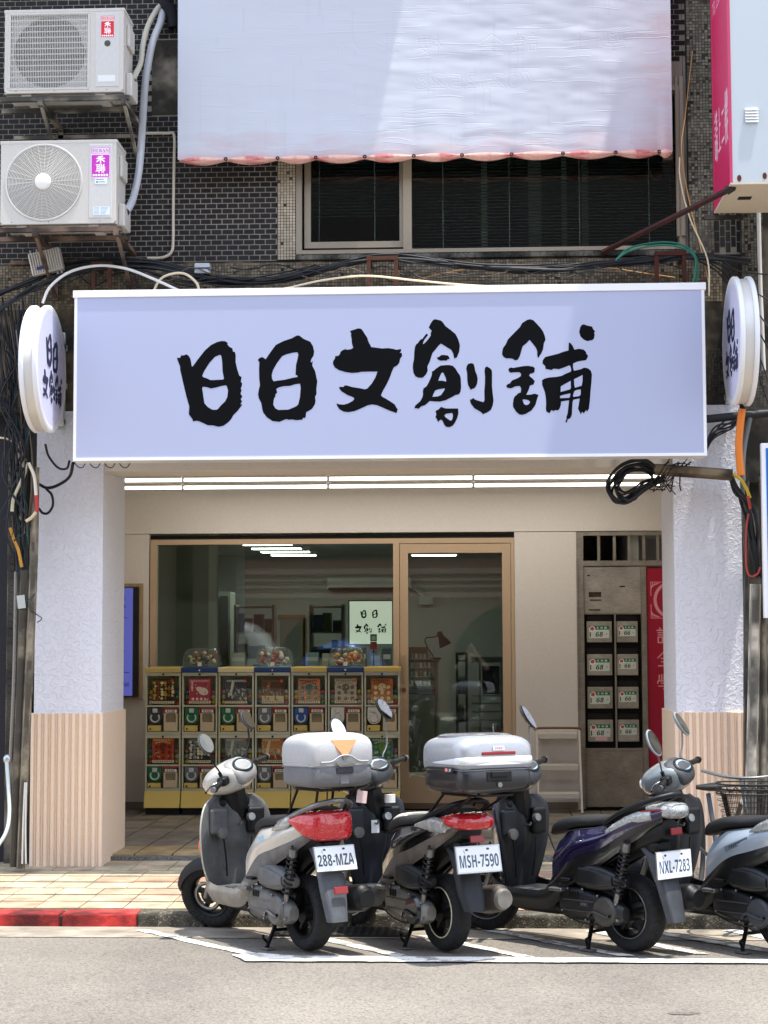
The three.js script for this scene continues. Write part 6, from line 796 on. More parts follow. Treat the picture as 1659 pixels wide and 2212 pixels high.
function scooter(o) {
  const t = thing('scooter', o.label, 'scooter', 'scooters parked at the kerb'); placed.add(t);
  const St = new THREE.Matrix4().makeTranslation(SH.x, SH.y, SH.z).multiply(new THREE.Matrix4().makeRotationAxis(AX, o.steer ?? 0.62)).multiply(new THREE.Matrix4().makeTranslation(-SH.x, -SH.y, -SH.z));
  const P = (n, g, m, par = t) => obj(n, g, m, par), S = (n, g, m, par = t) => { const q = Array.isArray(g) ? (g.length > 1 ? mergeGeometries(g.map(clean)) : g[0]) : g; q.applyMatrix4(St); return obj(n, q, m, par); };
  const both = (f) => [f(-1), f(1)], R = o.R ?? 0.212, W = o.W ?? 0.1;
  const lat = (p, n = 48) => new THREE.LatheGeometry(p.map(([r, y]) => new THREE.Vector2(r, y)), n).rotateX(Math.PI / 2);
  const wheel = (add, cx, w, nm) => {
    const r0 = R * 0.64, tr = (g) => g.translate(cx, R, 0), ty = add(nm, tr(lat([[r0, -w * 0.36], [r0 + 0.012, -w * 0.43], [R * 0.82, -w * 0.5], [R * 0.92, -w * 0.46], [R * 0.98, -w * 0.28], [R, 0], [R * 0.98, w * 0.28], [R * 0.92, w * 0.46], [R * 0.82, w * 0.5], [r0 + 0.012, w * 0.43], [r0, w * 0.36]], 56)), SM.rubber);
    add('rim', tr(lat([[r0 + 0.002, -w * 0.4], [r0 - 0.016, -w * 0.36], [r0 - 0.02, 0], [r0 - 0.016, w * 0.36], [r0 + 0.002, w * 0.4]], 48)), o.rim ?? SM.black, ty); add('hub', tr(triUV(new THREE.CylinderGeometry(0.055, 0.055, w * 0.9, 24).rotateX(Math.PI / 2))), SM.black, ty);
    const sp = []; for (let k = 0; k < 5; k++) sp.push(rb(0.04, r0 - 0.012, -0.013, 0.013, -w * 0.22, w * 0.22, 0.005, 1).rotateZ(k * 1.2566 + 0.3)); add('spokes', tr(mergeGeometries(sp.map(clean))), o.rim ?? SM.black, ty);
    add('rim_lip', tr(triUV(new THREE.TorusGeometry(r0 + 0.001, 0.004, 6, 48).translate(0, 0, -w * 0.4))), o.lip ?? SM.steel, ty);
  };
  wheel(P, 0, W, 'rear_tyre'); wheel(S, 1.25, W * 0.9, 'front_tyre');
  // fork, front fender
  for (const s of [-1, 1]) S('fork_leg', bar(V(1.25, R, s * 0.075), V(1.09, 0.56, s * 0.075), 0.019, 12), SM.steel);
  S('brake_disc', new THREE.TorusGeometry(0.085, 0.012, 4, 32).scale(1, 1, 0.25).translate(1.25, R, -0.055), SM.steel);
  { const a = []; for (let k = 0; k <= 8; k++) { const q = 0.35 + k / 8 * 1.5; a.push([1.25 + (R + 0.022) * Math.cos(q), R + (R + 0.022) * Math.sin(q)]); } S('front_fender', rails([-1, -0.6, 0, 0.6, 1].map((u) => a.map(([x, y]) => { const k = 1 - 0.13 * u * u * u * u, d = Math.abs(u) === 1 ? 0.03 : 0; return [1.25 + (x - 1.25) * k, R + (y - R) * k - d, u * 0.062]; })), 18, 10, 0.005), o.fender ?? SM.black); }
  // leg shield: painted outer shell and dark inner lining
  const H = [0.29, 0.36, 0.46, 0.58, 0.7, 0.8, 0.86], xc = [1.02, 1.08, 1.11, 1.11, 1.085, 1.04, 1.0], hw = o.hw ?? [0.15, 0.205, 0.24, 0.256, 0.25, 0.215, 0.14], xe = [0.955, 0.93, 0.915, 0.905, 0.91, 0.925, 0.945];
  P('front_cowl', rails([-1, -0.82, -0.45, 0, 0.45, 0.82, 1].map((u) => H.map((y, i) => { const c = Math.pow(Math.abs(u), 2.4); return [xc[i] + (xe[i] - xc[i]) * c, y, u * hw[i]]; })), 26, 22, 0.01), o.paint);
  const xi = [0.92, 0.915, 0.91, 0.9, 0.9, 0.905, 0.92];
  P('leg_shield', rails([-1, -0.88, -0.5, -0.2, 0, 0.2, 0.5, 0.88, 1].map((u) => H.map((y, i) => { const q = Math.abs(u), bul = q < 0.3 ? -0.035 * Math.cos(q / 0.3 * 1.57) * (i > 2 ? 1 : 0.2) : 0; return [xi[i] + (xe[i] - 0.012 - xi[i]) * Math.pow(q, 1.5) + (q > 0.8 ? 0.006 : 0.03) + bul, y, u * (hw[i] - 0.008)]; })), 26, 30, 0.008), o.shield);
  P('shield_top', loft([[0.92, 0.78, 0.83, 0.09, 3], [0.95, 0.76, 0.865, 0.13, 3], [1.0, 0.78, 0.87, 0.13, 3], [1.035, 0.8, 0.84, 0.08, 3]], 20, 4), SM.black);
  P('glove_box', rb(0.875, 0.92, 0.62, 0.78, -0.19, -0.07, 0.02), o.shield); P('glove_box', rb(0.875, 0.92, 0.62, 0.78, 0.07, 0.19, 0.02), SM.black);
  for (const s of [-1, 1]) P('shield_rib', tube([V(0.9, 0.36, s * 0.07), V(0.885, 0.48, s * 0.085), V(0.888, 0.6, s * 0.1)], 0.006, 14, 6), SM.black);
  P('bag_hook', tube([V(0.875, 0.68, 0), V(0.84, 0.68, 0), V(0.83, 0.7, 0)], 0.007, 10, 6), SM.steel);
  P('fuel_cap', triUV(new THREE.CylinderGeometry(0.034, 0.034, 0.03, 24).rotateZ(Math.PI / 2).translate(0.868, 0.63, -0.12)), o.shieldCap ?? SM.steel);
  P('key_lock', triUV(new THREE.CylinderGeometry(0.024, 0.028, 0.03, 20).rotateZ(1.35).translate(0.86, 0.72, 0.08)), SM.steel);
  P('front_marker', triUV(new THREE.SphereGeometry(0.03, 16, 10).scale(0.5, 1.3, 0.4).translate(0.965, 0.55, -0.222)), o.marker ? SM.amber : SM.black);
  // floor and skirts
  P('floorboard', rb(0.42, 0.97, 0.275, 0.305, -0.165, 0.165, 0.012), o.shield);
  for (let k = 0; k < 3; k++) P('floor_pad', rb(0.55 + k * 0.1, 0.62 + k * 0.1, 0.305, 0.311, -0.13, -0.05, 0.003, 1), SM.grey);
  { const g = rails([[[1.03, 0.37, -0.15], [0.9, 0.33, -0.185], [0.7, 0.315, -0.19], [0.52, 0.33, -0.185], [0.4, 0.42, -0.165]], [[1.04, 0.31, -0.13], [0.9, 0.28, -0.2], [0.7, 0.27, -0.2], [0.52, 0.28, -0.195], [0.4, 0.36, -0.175]], [[1.02, 0.25, -0.1], [0.9, 0.22, -0.165], [0.7, 0.21, -0.17], [0.52, 0.22, -0.165], [0.42, 0.29, -0.15]]], 20, 8, 0.008); P('floor_skirt', g, o.skirt ?? o.lower); P('floor_skirt', mirrorZ(g), o.skirt ?? o.lower); }
  P('belly_pan', loft([[0.98, 0.2, 0.27, 0.07, 3], [0.85, 0.17, 0.28, 0.12, 3], [0.5, 0.17, 0.28, 0.13, 3], [0.38, 0.2, 0.3, 0.1, 3]], 20, 4), SM.black);
  // rear body
  P('inner_body', loft([[0.48, 0.32, 0.63, 0.09, 3.5], [0.42, 0.33, 0.68, 0.125, 3.5], [0.2, 0.44, 0.71, 0.13, 3], [-0.1, 0.57, 0.74, 0.12, 3], [-0.3, 0.66, 0.77, 0.07, 3]], 24, 5), SM.black);
  const up = o.raise ?? 0, tp = [[0.475, 0.61, -0.095], [0.3, 0.685, -0.135], [0.05, 0.72, -0.15], [-0.16, 0.765 + up, -0.13], [-0.34, 0.815 + up, -0.06]], md = [[0.5, 0.51, -0.135], [0.3, 0.6, -0.178], [0.05, 0.665, -0.188], [-0.15, 0.72 + up, -0.165], [-0.335, 0.785 + up, -0.085]], bt = [[0.51, 0.4, -0.135], [0.3, 0.53, -0.172], [0.1, 0.59, -0.175], [-0.12, 0.67 + up, -0.152], [-0.32, 0.755 + up, -0.075]];
  if (o.tail === 'big') { tp.splice(3, 2, [-0.09, 0.742, -0.142], [-0.19, 0.765, -0.11]); md.splice(3, 2, [-0.08, 0.7, -0.175], [-0.19, 0.735, -0.14]); bt.splice(3, 2, [-0.08, 0.645, -0.158], [-0.2, 0.695, -0.115]); }
  { const g = rails([tp, md, bt], 30, 10, 0.008); P('side_panel', g, o.paint); P('side_panel', mirrorZ(g), o.paint); }
  { const b0 = bt.map(([x, y, z]) => [x, y - 0.004, z]), b1 = [[0.53, 0.33, -0.17], [0.34, 0.43, -0.18], [0.1, 0.54, -0.172], [-0.12, 0.635 + up, -0.15], [-0.31, 0.735 + up, -0.07]], b2 = [[0.55, 0.265, -0.16], [0.38, 0.345, -0.17], [0.12, 0.49, -0.155], [-0.1, 0.59 + up, -0.135], [-0.28, 0.715 + up, -0.065]]; const g = rails([b0, b1, b2], 30, 8, 0.008); P('lower_panel', g, o.lower); P('lower_panel', mirrorZ(g), o.lower); }
  { const sm = tube(bt.map(([x, y, z]) => V(x, y - 0.002, z - 0.0015)), 0.0025, 40, 5); P('panel_seam', sm, SM.black); for (const [x, y] of [[0.4, 0.36], [0.12, 0.52], [-0.1, 0.615 + up]]) P('panel_screw', new THREE.SphereGeometry(0.007, 8, 6).translate(x, y, -0.181 + Math.abs(x - 0.3) * 0.05), SM.black); }
  P('seat', loft([[0.5, 0.635, 0.675, 0.075, 2.6], [0.45, 0.645, 0.73, 0.11, 2.8], [0.32, 0.68, 0.765, 0.138, 3], [0.14, 0.705, 0.775, 0.152, 3], [0.02, 0.72, 0.795, 0.152, 3], [-0.08, 0.735 + up * 0.6, 0.83, 0.145, 3], [-0.18, 0.76 + up, 0.842 + up * 0.6, 0.12, 3], [-0.255, 0.785 + up, 0.835 + up, 0.08, 2.6]].map((s) => [s[0] > 0 ? s[0] * (o.seatX ?? 1) : s[0], ...s.slice(1)]), 28, 6), o.seat ?? SM.seat);
  P('seat_piping', tube([V(0.49, 0.655, -0.085), V(0.3, 0.69, -0.143), V(0.1, 0.715, -0.156), V(-0.1, 0.745 + up * 0.6, -0.148), V(-0.22, 0.782 + up, -0.1)], 0.0035, 30, 5), SM.grey);
  // tail light and indicators
  if (o.tail === 'big') {
    P('tail_light', loft([[-0.315, 0.71, 0.765, 0.06, 3], [-0.3, 0.655, 0.815, 0.118, 4], [-0.24, 0.65, 0.825, 0.155, 4], [-0.17, 0.685, 0.815, 0.176, 4], [-0.1, 0.735, 0.79, 0.188, 3]], 28, 5), SM.red);
    for (const s of [-1, 1]) P('indicator', loft([[-0.105, 0.74, 0.785, 0.008, 2.4, s * 0.176], [-0.07, 0.715, 0.785, 0.014, 2.4, s * 0.18], [0.02, 0.7, 0.75, 0.012, 2.4, s * 0.184], [0.1, 0.69, 0.703, 0.003, 2.4, s * 0.185]], 16, 4), SM.clear);
  } else if (o.tail === 'slim') {
    P('tail_light', loft([[-0.385, 0.745, 0.775, 0.05, 2.6], [-0.365, 0.715, 0.8, 0.115, 3], [-0.3, 0.715, 0.815, 0.145, 3], [-0.22, 0.735, 0.8, 0.158, 3], [-0.16, 0.76, 0.78, 0.16, 2.4]], 28, 5), SM.red);
    for (const s of [-1, 1]) P('indicator', loft([[-0.26, 0.7, 0.77, 0.014, 2.4, s * 0.15], [-0.17, 0.695, 0.785, 0.018, 2.4, s * 0.163], [-0.06, 0.71, 0.76, 0.012, 2.4, s * 0.178], [0.02, 0.72, 0.735, 0.004, 2.4, s * 0.184]], 16, 4), SM.clear);
  } else {
    P('tail_light', loft([[-0.4, 0.775 + up, 0.8 + up, 0.04, 2.6], [-0.37, 0.745 + up, 0.83 + up, 0.085, 3], [-0.3, 0.745 + up, 0.835 + up, 0.1, 3], [-0.22, 0.77 + up, 0.82 + up, 0.11, 3]], 24, 5), SM.clear);
    for (const s of [-1, 1]) { P('indicator', loft([[-0.27, 0.735 + up, 0.79 + up, 0.012, 2.4, s * 0.122], [-0.18, 0.715 + up, 0.78 + up, 0.014, 2.4, s * 0.152], [-0.06, 0.69 + up * 0.5, 0.74 + up * 0.5, 0.012, 2.4, s * 0.18], [0.02, 0.685, 0.705, 0.003, 2.4, s * 0.19]], 16, 4), SM.clear); P('tail_strip', loft([[-0.34, 0.79 + up, 0.8 + up, 0.008, 2.4, s * 0.085], [-0.22, 0.775 + up, 0.79 + up, 0.008, 2.4, s * 0.14], [-0.1, 0.735 + up, 0.748 + up, 0.006, 2.4, s * 0.17]], 12, 4), SM.redDark); }
  }
  // rear fender with plate
  const pl = o.plateAt, fx = [[-0.16, 0.63], [-0.235, 0.56], [-0.285, 0.46], [-0.32, 0.36], [-0.36, o.fenderEnd ?? 0.25]];
  P('rear_fender', rails([-1, -0.8, 0, 0.8, 1].map((u) => fx.map(([x, y], i) => [x + (Math.abs(u) === 1 ? 0.035 : 0) + u * u * 0.008, y, u * (0.082 - (i === 4 ? 0.018 : 0))])), 18, 10, 0.006), o.rearFender ?? SM.grey);
  P('tail_bracket', loft([[-0.14, 0.58, 0.67, 0.075, 3], [-0.22, 0.57, 0.66, 0.07, 3], [-0.26, 0.6, 0.64, 0.05, 3]], 16, 4), SM.black);
  { const [px, py, w, h, tl] = pl, pb = P('plate_holder', rb(px + 0.004, px + 0.012, py - h / 2 - 0.004, py + h / 2 + 0.004, -w / 2 - 0.004, w / 2 + 0.004, 0.004, 1).translate(-px, -py, 0).rotateZ(-tl).translate(px, py, 0), SM.steel); P('number_plate', new THREE.PlaneGeometry(w, h).rotateY(-Math.PI / 2).translate(0.002, 0, 0).rotateZ(-tl).translate(px, py, 0), plateMat(o.plate, o.plateInk ?? '#1d2730')); P('plate_arm', beam(V(px + 0.03, py - 0.02, 0), V(-0.2, py + 0.06, 0), 0.08, 0.015), SM.black); }
  P('reflector', rb(-0.008, 0.004, -0.02, 0.02, -0.045, 0.045, 0.004, 1).rotateZ(-0.15).translate(o.refl[0], o.refl[1], o.refl[2] ?? 0), SM.redDark);
  // engine on the near side
  P('engine_block', loft([[0.44, 0.24, 0.33, 0.06, 3], [0.36, 0.19, 0.42, 0.1, 3], [0.15, 0.19, 0.44, 0.1, 3], [0.02, 0.2, 0.34, 0.08, 3]], 20, 4), SM.black);
  P('drive_case', loft([[0.44, 0.24, 0.3, 0.025, 2.6, -0.135], [0.4, 0.185, 0.35, 0.045, 3, -0.14], [0.28, 0.17, 0.36, 0.05, 3, -0.145], [0.1, 0.175, 0.33, 0.05, 3, -0.145], [-0.02, 0.165, 0.3, 0.05, 2.8, -0.142], [-0.075, 0.19, 0.27, 0.03, 2.4, -0.138]], 26, 6), o.cvt);
  P('case_cover', triUV(new THREE.CylinderGeometry(0.075, 0.085, 0.02, 32).rotateX(-Math.PI / 2).translate(0.045, 0.24, -0.198)), o.cvt2 ?? o.cvt);
  P('case_rib', [rb(0.12, 0.37, 0.225, 0.233, -0.2, -0.194, 0.002, 1).rotateZ(0.0), rb(0.12, 0.37, 0.285, 0.293, -0.2, -0.194, 0.002, 1)].map((g) => g), o.cvt2 ?? o.cvt);
  for (const [x, y] of [[0.39, 0.22], [0.34, 0.35], [0.22, 0.355], [0.2, 0.18], [0.1, 0.325], [-0.04, 0.29], [-0.05, 0.2], [0.06, 0.17]]) P('bolt', new THREE.SphereGeometry(0.0085, 8, 6).translate(x, y, -0.188), SM.steel);
  P('case_vent', [0, 1, 2, 3].map((k) => rb(0.25 + k * 0.022, 0.26 + k * 0.022, 0.3, 0.34, -0.199, -0.192, 0.002, 1)), SM.black);
  P('brake_cable', tube([V(0.5, 0.26, -0.15), V(0.36, 0.2, -0.2), V(0.15, 0.16, -0.19), V(0.0, 0.2, -0.11)], 0.005, 24, 6), SM.black); P('fuel_hose', tube([V(0.4, 0.42, -0.13), V(0.3, 0.5, -0.16), V(0.15, 0.52, -0.15), V(0.05, 0.5, -0.1)], 0.006, 20, 6), SM.black);
  P('frame_tube', [bar(V(0.46, 0.3, -0.12), V(-0.12, 0.62, -0.11), 0.014), bar(V(0.46, 0.3, 0.12), V(-0.12, 0.62, 0.11), 0.014)], SM.black); P('passenger_peg', rb(0.3, 0.38, 0.395, 0.412, -0.215, -0.175, 0.006), SM.black);
  P('air_box_lid', loft([[0.24, 0.38, 0.48, 0.01, 3.4, -0.192], [0.1, 0.375, 0.47, 0.012, 3.4, -0.197], [-0.02, 0.39, 0.44, 0.008, 3, -0.188]], 20, 4), o.air ?? SM.grey);
  P('air_box', loft([[0.34, 0.4, 0.46, 0.03, 3, -0.12], [0.26, 0.36, 0.5, 0.05, 3.4, -0.135], [0.08, 0.35, 0.49, 0.055, 3.4, -0.14], [-0.05, 0.37, 0.45, 0.045, 3, -0.135], [-0.09, 0.39, 0.43, 0.02, 2.6, -0.13]], 24, 5), o.air ?? SM.grey);
  { const a = V(-0.005, 0.24, -0.165), b = V(-0.115, 0.6 + up, -0.16), n = o.coils ?? 8, pts = [], d = b.clone().sub(a), L = d.length(), q = new THREE.Quaternion().setFromUnitVectors(V(0, 1, 0), d.clone().normalize()); for (let k = 0; k <= n * 10; k++) { const an = k / 10 * Math.PI * 2; pts.push(V(0.029 * Math.cos(an), L * (0.26 + 0.62 * k / (n * 10)), 0.029 * Math.sin(an)).applyQuaternion(q).add(a)); }
    const sh = P('shock_absorber', [bar(a, a.clone().lerp(b, 0.4), 0.015, 12), bar(a.clone().lerp(b, 0.3), b, 0.01, 10), bar(a.clone().lerp(b, 0.88), b, 0.024, 12), new THREE.SphereGeometry(0.02, 10, 8).translate(a.x, a.y, a.z)], SM.steel); P('spring', new THREE.TubeGeometry(new THREE.CatmullRomCurve3(pts), n * 12, 0.006, 6), SM.black, sh); }
  P('muffler', loft([[0.22, 0.26, 0.31, 0.03, 2.2, 0.16], [0.12, 0.22, 0.34, 0.05, 2.2, 0.19], [-0.05, 0.21, 0.36, 0.066, 2.2, 0.2], [-0.25, 0.23, 0.39, 0.066, 2.2, 0.205], [-0.3, 0.25, 0.37, 0.05, 2.2, 0.205]], 22, 5), o.muffler ?? SM.black); P('muffler_cap', triUV(new THREE.CylinderGeometry(0.05, 0.062, 0.025, 24).rotateZ(Math.PI / 2).translate(-0.312, 0.31, 0.205)), o.cap ?? SM.black);
  // centre stand, lowered
  { const m = SM.black; for (const s of [-1, 1]) { P('stand_leg', tube([V(0.26, 0.2, s * 0.07), V(0.25, 0.12, s * 0.09), V(0.22, 0.035, s * 0.15), V(0.205, 0.012, s * 0.165)], 0.013, 14, 8), m); P('stand_foot', rb(0.16, 0.25, 0.0, 0.012, s * 0.165 - 0.028, s * 0.165 + 0.028, 0.005, 1), SM.steel); } P('stand_bar', bar(V(0.245, 0.1, -0.1), V(0.245, 0.1, 0.1), 0.01), m); P('stand_lever', tube([V(0.22, 0.04, -0.16), V(0.19, 0.07, -0.2), V(0.14, 0.09, -0.225)], 0.008, 10), m); }
  P('kick_starter', tube([V(0.17, 0.2, -0.2), V(0.12, 0.235, -0.215), V(0.02, 0.215, -0.218), V(-0.03, 0.225, -0.23)], 0.009, 16), o.cvt2 ?? SM.steel); P('foot_peg', rb(0.36, 0.47, 0.33, 0.352, -0.225, -0.175, 0.008), o.peg ?? SM.steel);
  // handlebar: neck, cowl, dial, switch pods, grips, levers, mirrors
  S('steering_neck', loft([[0.885, 0.7, 0.93, 0.05, 3], [0.93, 0.69, 0.96, 0.075, 3], [1.0, 0.72, 0.95, 0.07, 3], [1.04, 0.78, 0.92, 0.04, 3]], 20, 4), o.neck ?? SM.black);
  S('handlebar_cowl', loft([[0.795, 0.965, 1.0, 0.06, 2.4], [0.83, 0.91, 1.05, 0.115, 2.8], [0.9, 0.885, 1.075, 0.15, 3], [0.98, 0.875, 1.07, 0.16, 2.8], [1.06, 0.885, 1.03, 0.135, 2.6], [1.1, 0.92, 0.99, 0.07, 2.4]], 26, 6), o.head ?? o.paint);
  S('dial_hood', new THREE.TorusGeometry(0.066, 0.01, 8, 36).scale(1.25, 0.8, 0.8).rotateX(-Math.PI / 2).rotateY(Math.PI / 2).rotateZ(0.62).translate(0.836, 1.046, 0), SM.black); S('dial', new THREE.CircleGeometry(0.066, 36).scale(1.25, 0.8, 1).rotateX(-Math.PI / 2).rotateY(-Math.PI / 2).rotateZ(0.62).translate(0.833, 1.049, 0), SM.dial);
  S('dash_panel', loft([[0.79, 0.96, 1.0, 0.05, 2.6], [0.805, 0.935, 1.03, 0.1, 3], [0.84, 0.93, 1.058, 0.118, 3], [0.9, 0.96, 1.084, 0.12, 3], [0.93, 1.0, 1.08, 0.1, 3]], 24, 5), o.dash ?? SM.grey);
  S('head_light', loft([[1.06, 0.9, 1.0, 0.11, 2.4], [1.1, 0.915, 0.985, 0.09, 2.4], [1.125, 0.94, 0.965, 0.04, 2.4]], 20, 4), SM.glassy);
  for (const s of [-1, 1]) {
    const gy = 1.0; S('switch_pod', rb(0.855, 0.915, gy - 0.03, gy + 0.025, s * 0.185 - 0.035, s * 0.185 + 0.035, 0.014), SM.black); S('grip', [bar(V(0.885, gy, s * 0.2), V(0.862, gy - 0.006, s * 0.335), 0.0175, 16), triUV(new THREE.CylinderGeometry(0.022, 0.022, 0.012, 16).rotateX(Math.PI / 2).translate(0.862, gy - 0.006, s * 0.335))], SM.black); S('bar_end', triUV(new THREE.CylinderGeometry(0.017, 0.017, 0.02, 14).rotateX(Math.PI / 2).translate(0.861, gy - 0.006, s * 0.352)), SM.steel);
    S('brake_lever', tube([V(0.915, gy - 0.005, s * 0.19), V(0.94, gy - 0.012, s * 0.24), V(0.935, gy - 0.02, s * 0.3), V(0.925, gy - 0.024, s * 0.345)], 0.0065, 14), SM.chrome);
    const mx = o.mirror ?? [0.1, 0.075, 0.27, 1.265], stem = S('mirror_stem', tube([V(0.905, gy + 0.02, s * 0.165), V(0.91, gy + 0.06, s * 0.17), V(0.9, gy + 0.13, s * (mx[2] - 0.04)), V(0.9, mx[3] - 0.035, s * (mx[2] - 0.012))], 0.0055, 18), o.stem ?? SM.black); S('stem_boot', bar(V(0.905, gy + 0.015, s * 0.165), V(0.91, gy + 0.05, s * 0.169), 0.012, 10), SM.black, stem);
    const ms = new THREE.SphereGeometry(1, 24, 14); ms.scale(0.03, mx[1] * 0.92, mx[0] * 0.62); const pp = ms.attributes.position; for (let i = 0; i < pp.count; i++) if (pp.getX(i) < 0) pp.setX(i, pp.getX(i) * 0.15); ms.computeVertexNormals();
    const tl = (g) => g.rotateX(s * -0.18).rotateZ(-0.42).rotateY(s * 0.12 + (o.mTurn ?? 0)).translate(0.9, mx[3], s * mx[2]); const sh = S('mirror_shell', tl(triUV(ms)), o.mirrorShell ?? SM.black); S('mirror_glass', tl(triUV(new THREE.CircleGeometry(1, 32).scale(mx[0] * 0.54, mx[1] * 0.82, 1).rotateY(-Math.PI / 2).translate(-0.0065, 0, 0))), SM.mirror, sh);
  }
  // carrier and top box
  if (o.rail) { const g = tube([V(0.05, 0.74, -0.165), V(-0.12, 0.79 + up, -0.165), V(-0.28, 0.85 + up, -0.125), V(-0.345, 0.875 + up, -0.05), V(-0.355, 0.88 + up, 0), V(-0.345, 0.875 + up, 0.05), V(-0.28, 0.85 + up, 0.125), V(-0.12, 0.79 + up, 0.165), V(0.05, 0.74, 0.165)], 0.016, 60, 10); P('grab_rail', g, o.railMat ?? SM.black); }
  if (o.box) {
    const [x0, x1, y0, ys, y1, w] = o.box.dim, bx = (a, b, ww, e) => loft([[x0, a + (b - a) * 0.3, a + (b - a) * 0.72, ww * 0.72, 3], [x0 + 0.015, a + 0.02, b - 0.03, ww * 0.9, e], [x0 + 0.07, a, b, ww, e], [(x0 + x1) / 2, a - 0.002, b + 0.004, ww * 1.01, e], [x1 - 0.08, a, b - 0.004, ww, e], [x1 - 0.02, a + 0.015, b - 0.045, ww * 0.9, e], [x1, a + 0.05, b - 0.1 * (b > ys + 0.02 ? 1 : 0), ww * 0.72, 3]], 36, 5);
    const lower = P('top_box', bx(y0, ys + 0.03, w * 0.96, 5), o.box.lower), lid = P('box_lid', bx(ys - 0.05, y1, w, 4), o.box.lid, lower); P('box_seam', bx(ys - 0.008, ys + 0.008, w * 1.018, 6), o.box.seam, lower);
    P('box_latch', rb(x0 - 0.012, x0 + 0.03, ys - 0.05, ys - 0.014, -0.055, 0.055, 0.008), o.box.latch, lower); P('box_lock', triUV(new THREE.CylinderGeometry(0.014, 0.014, 0.012, 18).rotateZ(Math.PI / 2).translate(x0 - 0.006 + (o.box.lockIn ?? 0), o.box.lockY, 0)), SM.steel, lower);
    if (o.box.tri) P('reflector', ext(shape([[-0.085, 0.05], [0.085, 0.05], [0.075, 0.03], [0.015, -0.045], [-0.015, -0.045], [-0.075, 0.03]]), 0.01, 0.003).rotateY(-Math.PI / 2).rotateZ(-0.22).translate(x0 + 0.008, ys + 0.09, 0), M(0xf08a4a, 0.2, { clearcoat: 1, bumpMap: T.asphaltB, bumpScale: 0.002 }), lower);
    if (o.box.strip) { P('lid_panel', loft([[x0 + 0.09, y1 - 0.05, y1 + 0.005, w * 0.55, 3], [x0 + 0.16, y1 - 0.05, y1 + 0.012, w * 0.78, 4], [x1 - 0.14, y1 - 0.05, y1 + 0.012, w * 0.8, 4], [x1 - 0.07, y1 - 0.06, y1 - 0.004, w * 0.6, 3]], 24, 4), M(0x5c5f64, 0.35, { clearcoat: 0.5 }), lower); P('reflector_band', loft([[x0 - 0.004, ys + 0.02, ys + 0.066, w * 0.74, 5], [x0 + 0.012, ys + 0.016, ys + 0.07, w * 0.93, 6], [x0 + 0.07, ys + 0.016, ys + 0.068, w * 1.025, 6], [x0 + 0.2, ys + 0.02, ys + 0.05, w * 1.035, 6], [x0 + 0.3, ys + 0.026, ys + 0.036, w * 1.03, 6]], 28, 4), M(0xdcdee0, 0.2, { clearcoat: 1 }), lower); P('latch_well', rb(x0 - 0.004, x0 + 0.03, ys - 0.075, ys - 0.012, -0.085, 0.085, 0.01), SM.black, lower); P('reflector_strip', rb(x0 - 0.006, x0 + 0.02, ys + 0.075, ys + 0.093, -0.11, 0.11, 0.004, 1), SM.redDark, lower); P('badge', new THREE.PlaneGeometry(0.075, 0.026).rotateY(-Math.PI / 2).rotateZ(-0.15).translate(x0 - 0.003, ys + 0.112, 0), M(0xffffff, 0.4, { map: canvasTex(128, 44, (g) => { g.fillStyle = '#c9ccd0'; g.fillRect(0, 0, 128, 44); g.fillStyle = '#8a2a30'; g.font = 'bold 34px sans-serif'; g.textAlign = 'center'; g.fillText('SHAD', 64, 35); }) }), lower); P('size_badge', new THREE.PlaneGeometry(0.09, 0.03).rotateY(Math.PI).translate(x0 + 0.12, ys - 0.005, -w * 1.035), M(0xffffff, 0.4, { map: canvasTex(128, 44, (g) => { g.fillStyle = '#2a2c30'; g.fillRect(0, 0, 128, 44); g.fillStyle = '#b3202a'; g.fillRect(0, 6, 50, 32); g.fillStyle = '#eee'; g.font = 'bold 30px sans-serif'; g.fillText('SH', 6, 33); g.fillText('37', 64, 34); }) }), lower); }
    else { P('lid_ridge', tube([V(x0 - 0.004, ys + 0.016, -w * 0.72), V(x0 - 0.01, ys + 0.02, -0.09), V(x0 - 0.012, ys + 0.05, -0.03), V(x0 - 0.012, ys + 0.05, 0.03), V(x0 - 0.01, ys + 0.02, 0.09), V(x0 - 0.004, ys + 0.016, w * 0.72)], 0.005, 40, 6), o.box.seam, lower); P('lower_rib', [rb(x0 - 0.003, x0 + 0.03, y0 + 0.02, ys - 0.055, -0.03, 0.03, 0.006, 1)], o.box.lower, lower); } if (!o.box.strip) P('badge', ext(shape([[-0.07, 0.012], [0, 0.006], [0.07, 0.012], [0.045, -0.012], [-0.045, -0.012]]), 0.004, 0.002).rotateY(-Math.PI / 2).translate(x0 - 0.014, ys + 0.002, 0), SM.alloy, lower);
    const rk = o.box.rack, yr = y0 - 0.012; P('carrier', [bar(V(x0 + 0.06, yr, -0.12), V(x1 - 0.05, yr, -0.12), 0.008), bar(V(x0 + 0.06, yr, 0.12), V(x1 - 0.05, yr, 0.12), 0.008), bar(V(x0 + 0.06, yr, -0.12), V(x0 + 0.06, yr, 0.12), 0.008), bar(V(x1 - 0.05, yr, -0.12), V(x1 - 0.05, yr, 0.12), 0.008), bar(V(-0.24, 0.8, -0.09), V(x0 + 0.1, yr, -0.12), 0.008), bar(V(-0.24, 0.8, 0.09), V(x0 + 0.1, yr, 0.12), 0.008), bar(V(0.0, 0.74, -0.15), V(x1 - 0.07, yr, -0.12), 0.008), bar(V(0.0, 0.74, 0.15), V(x1 - 0.07, yr, 0.12), 0.008)], rk);
  }
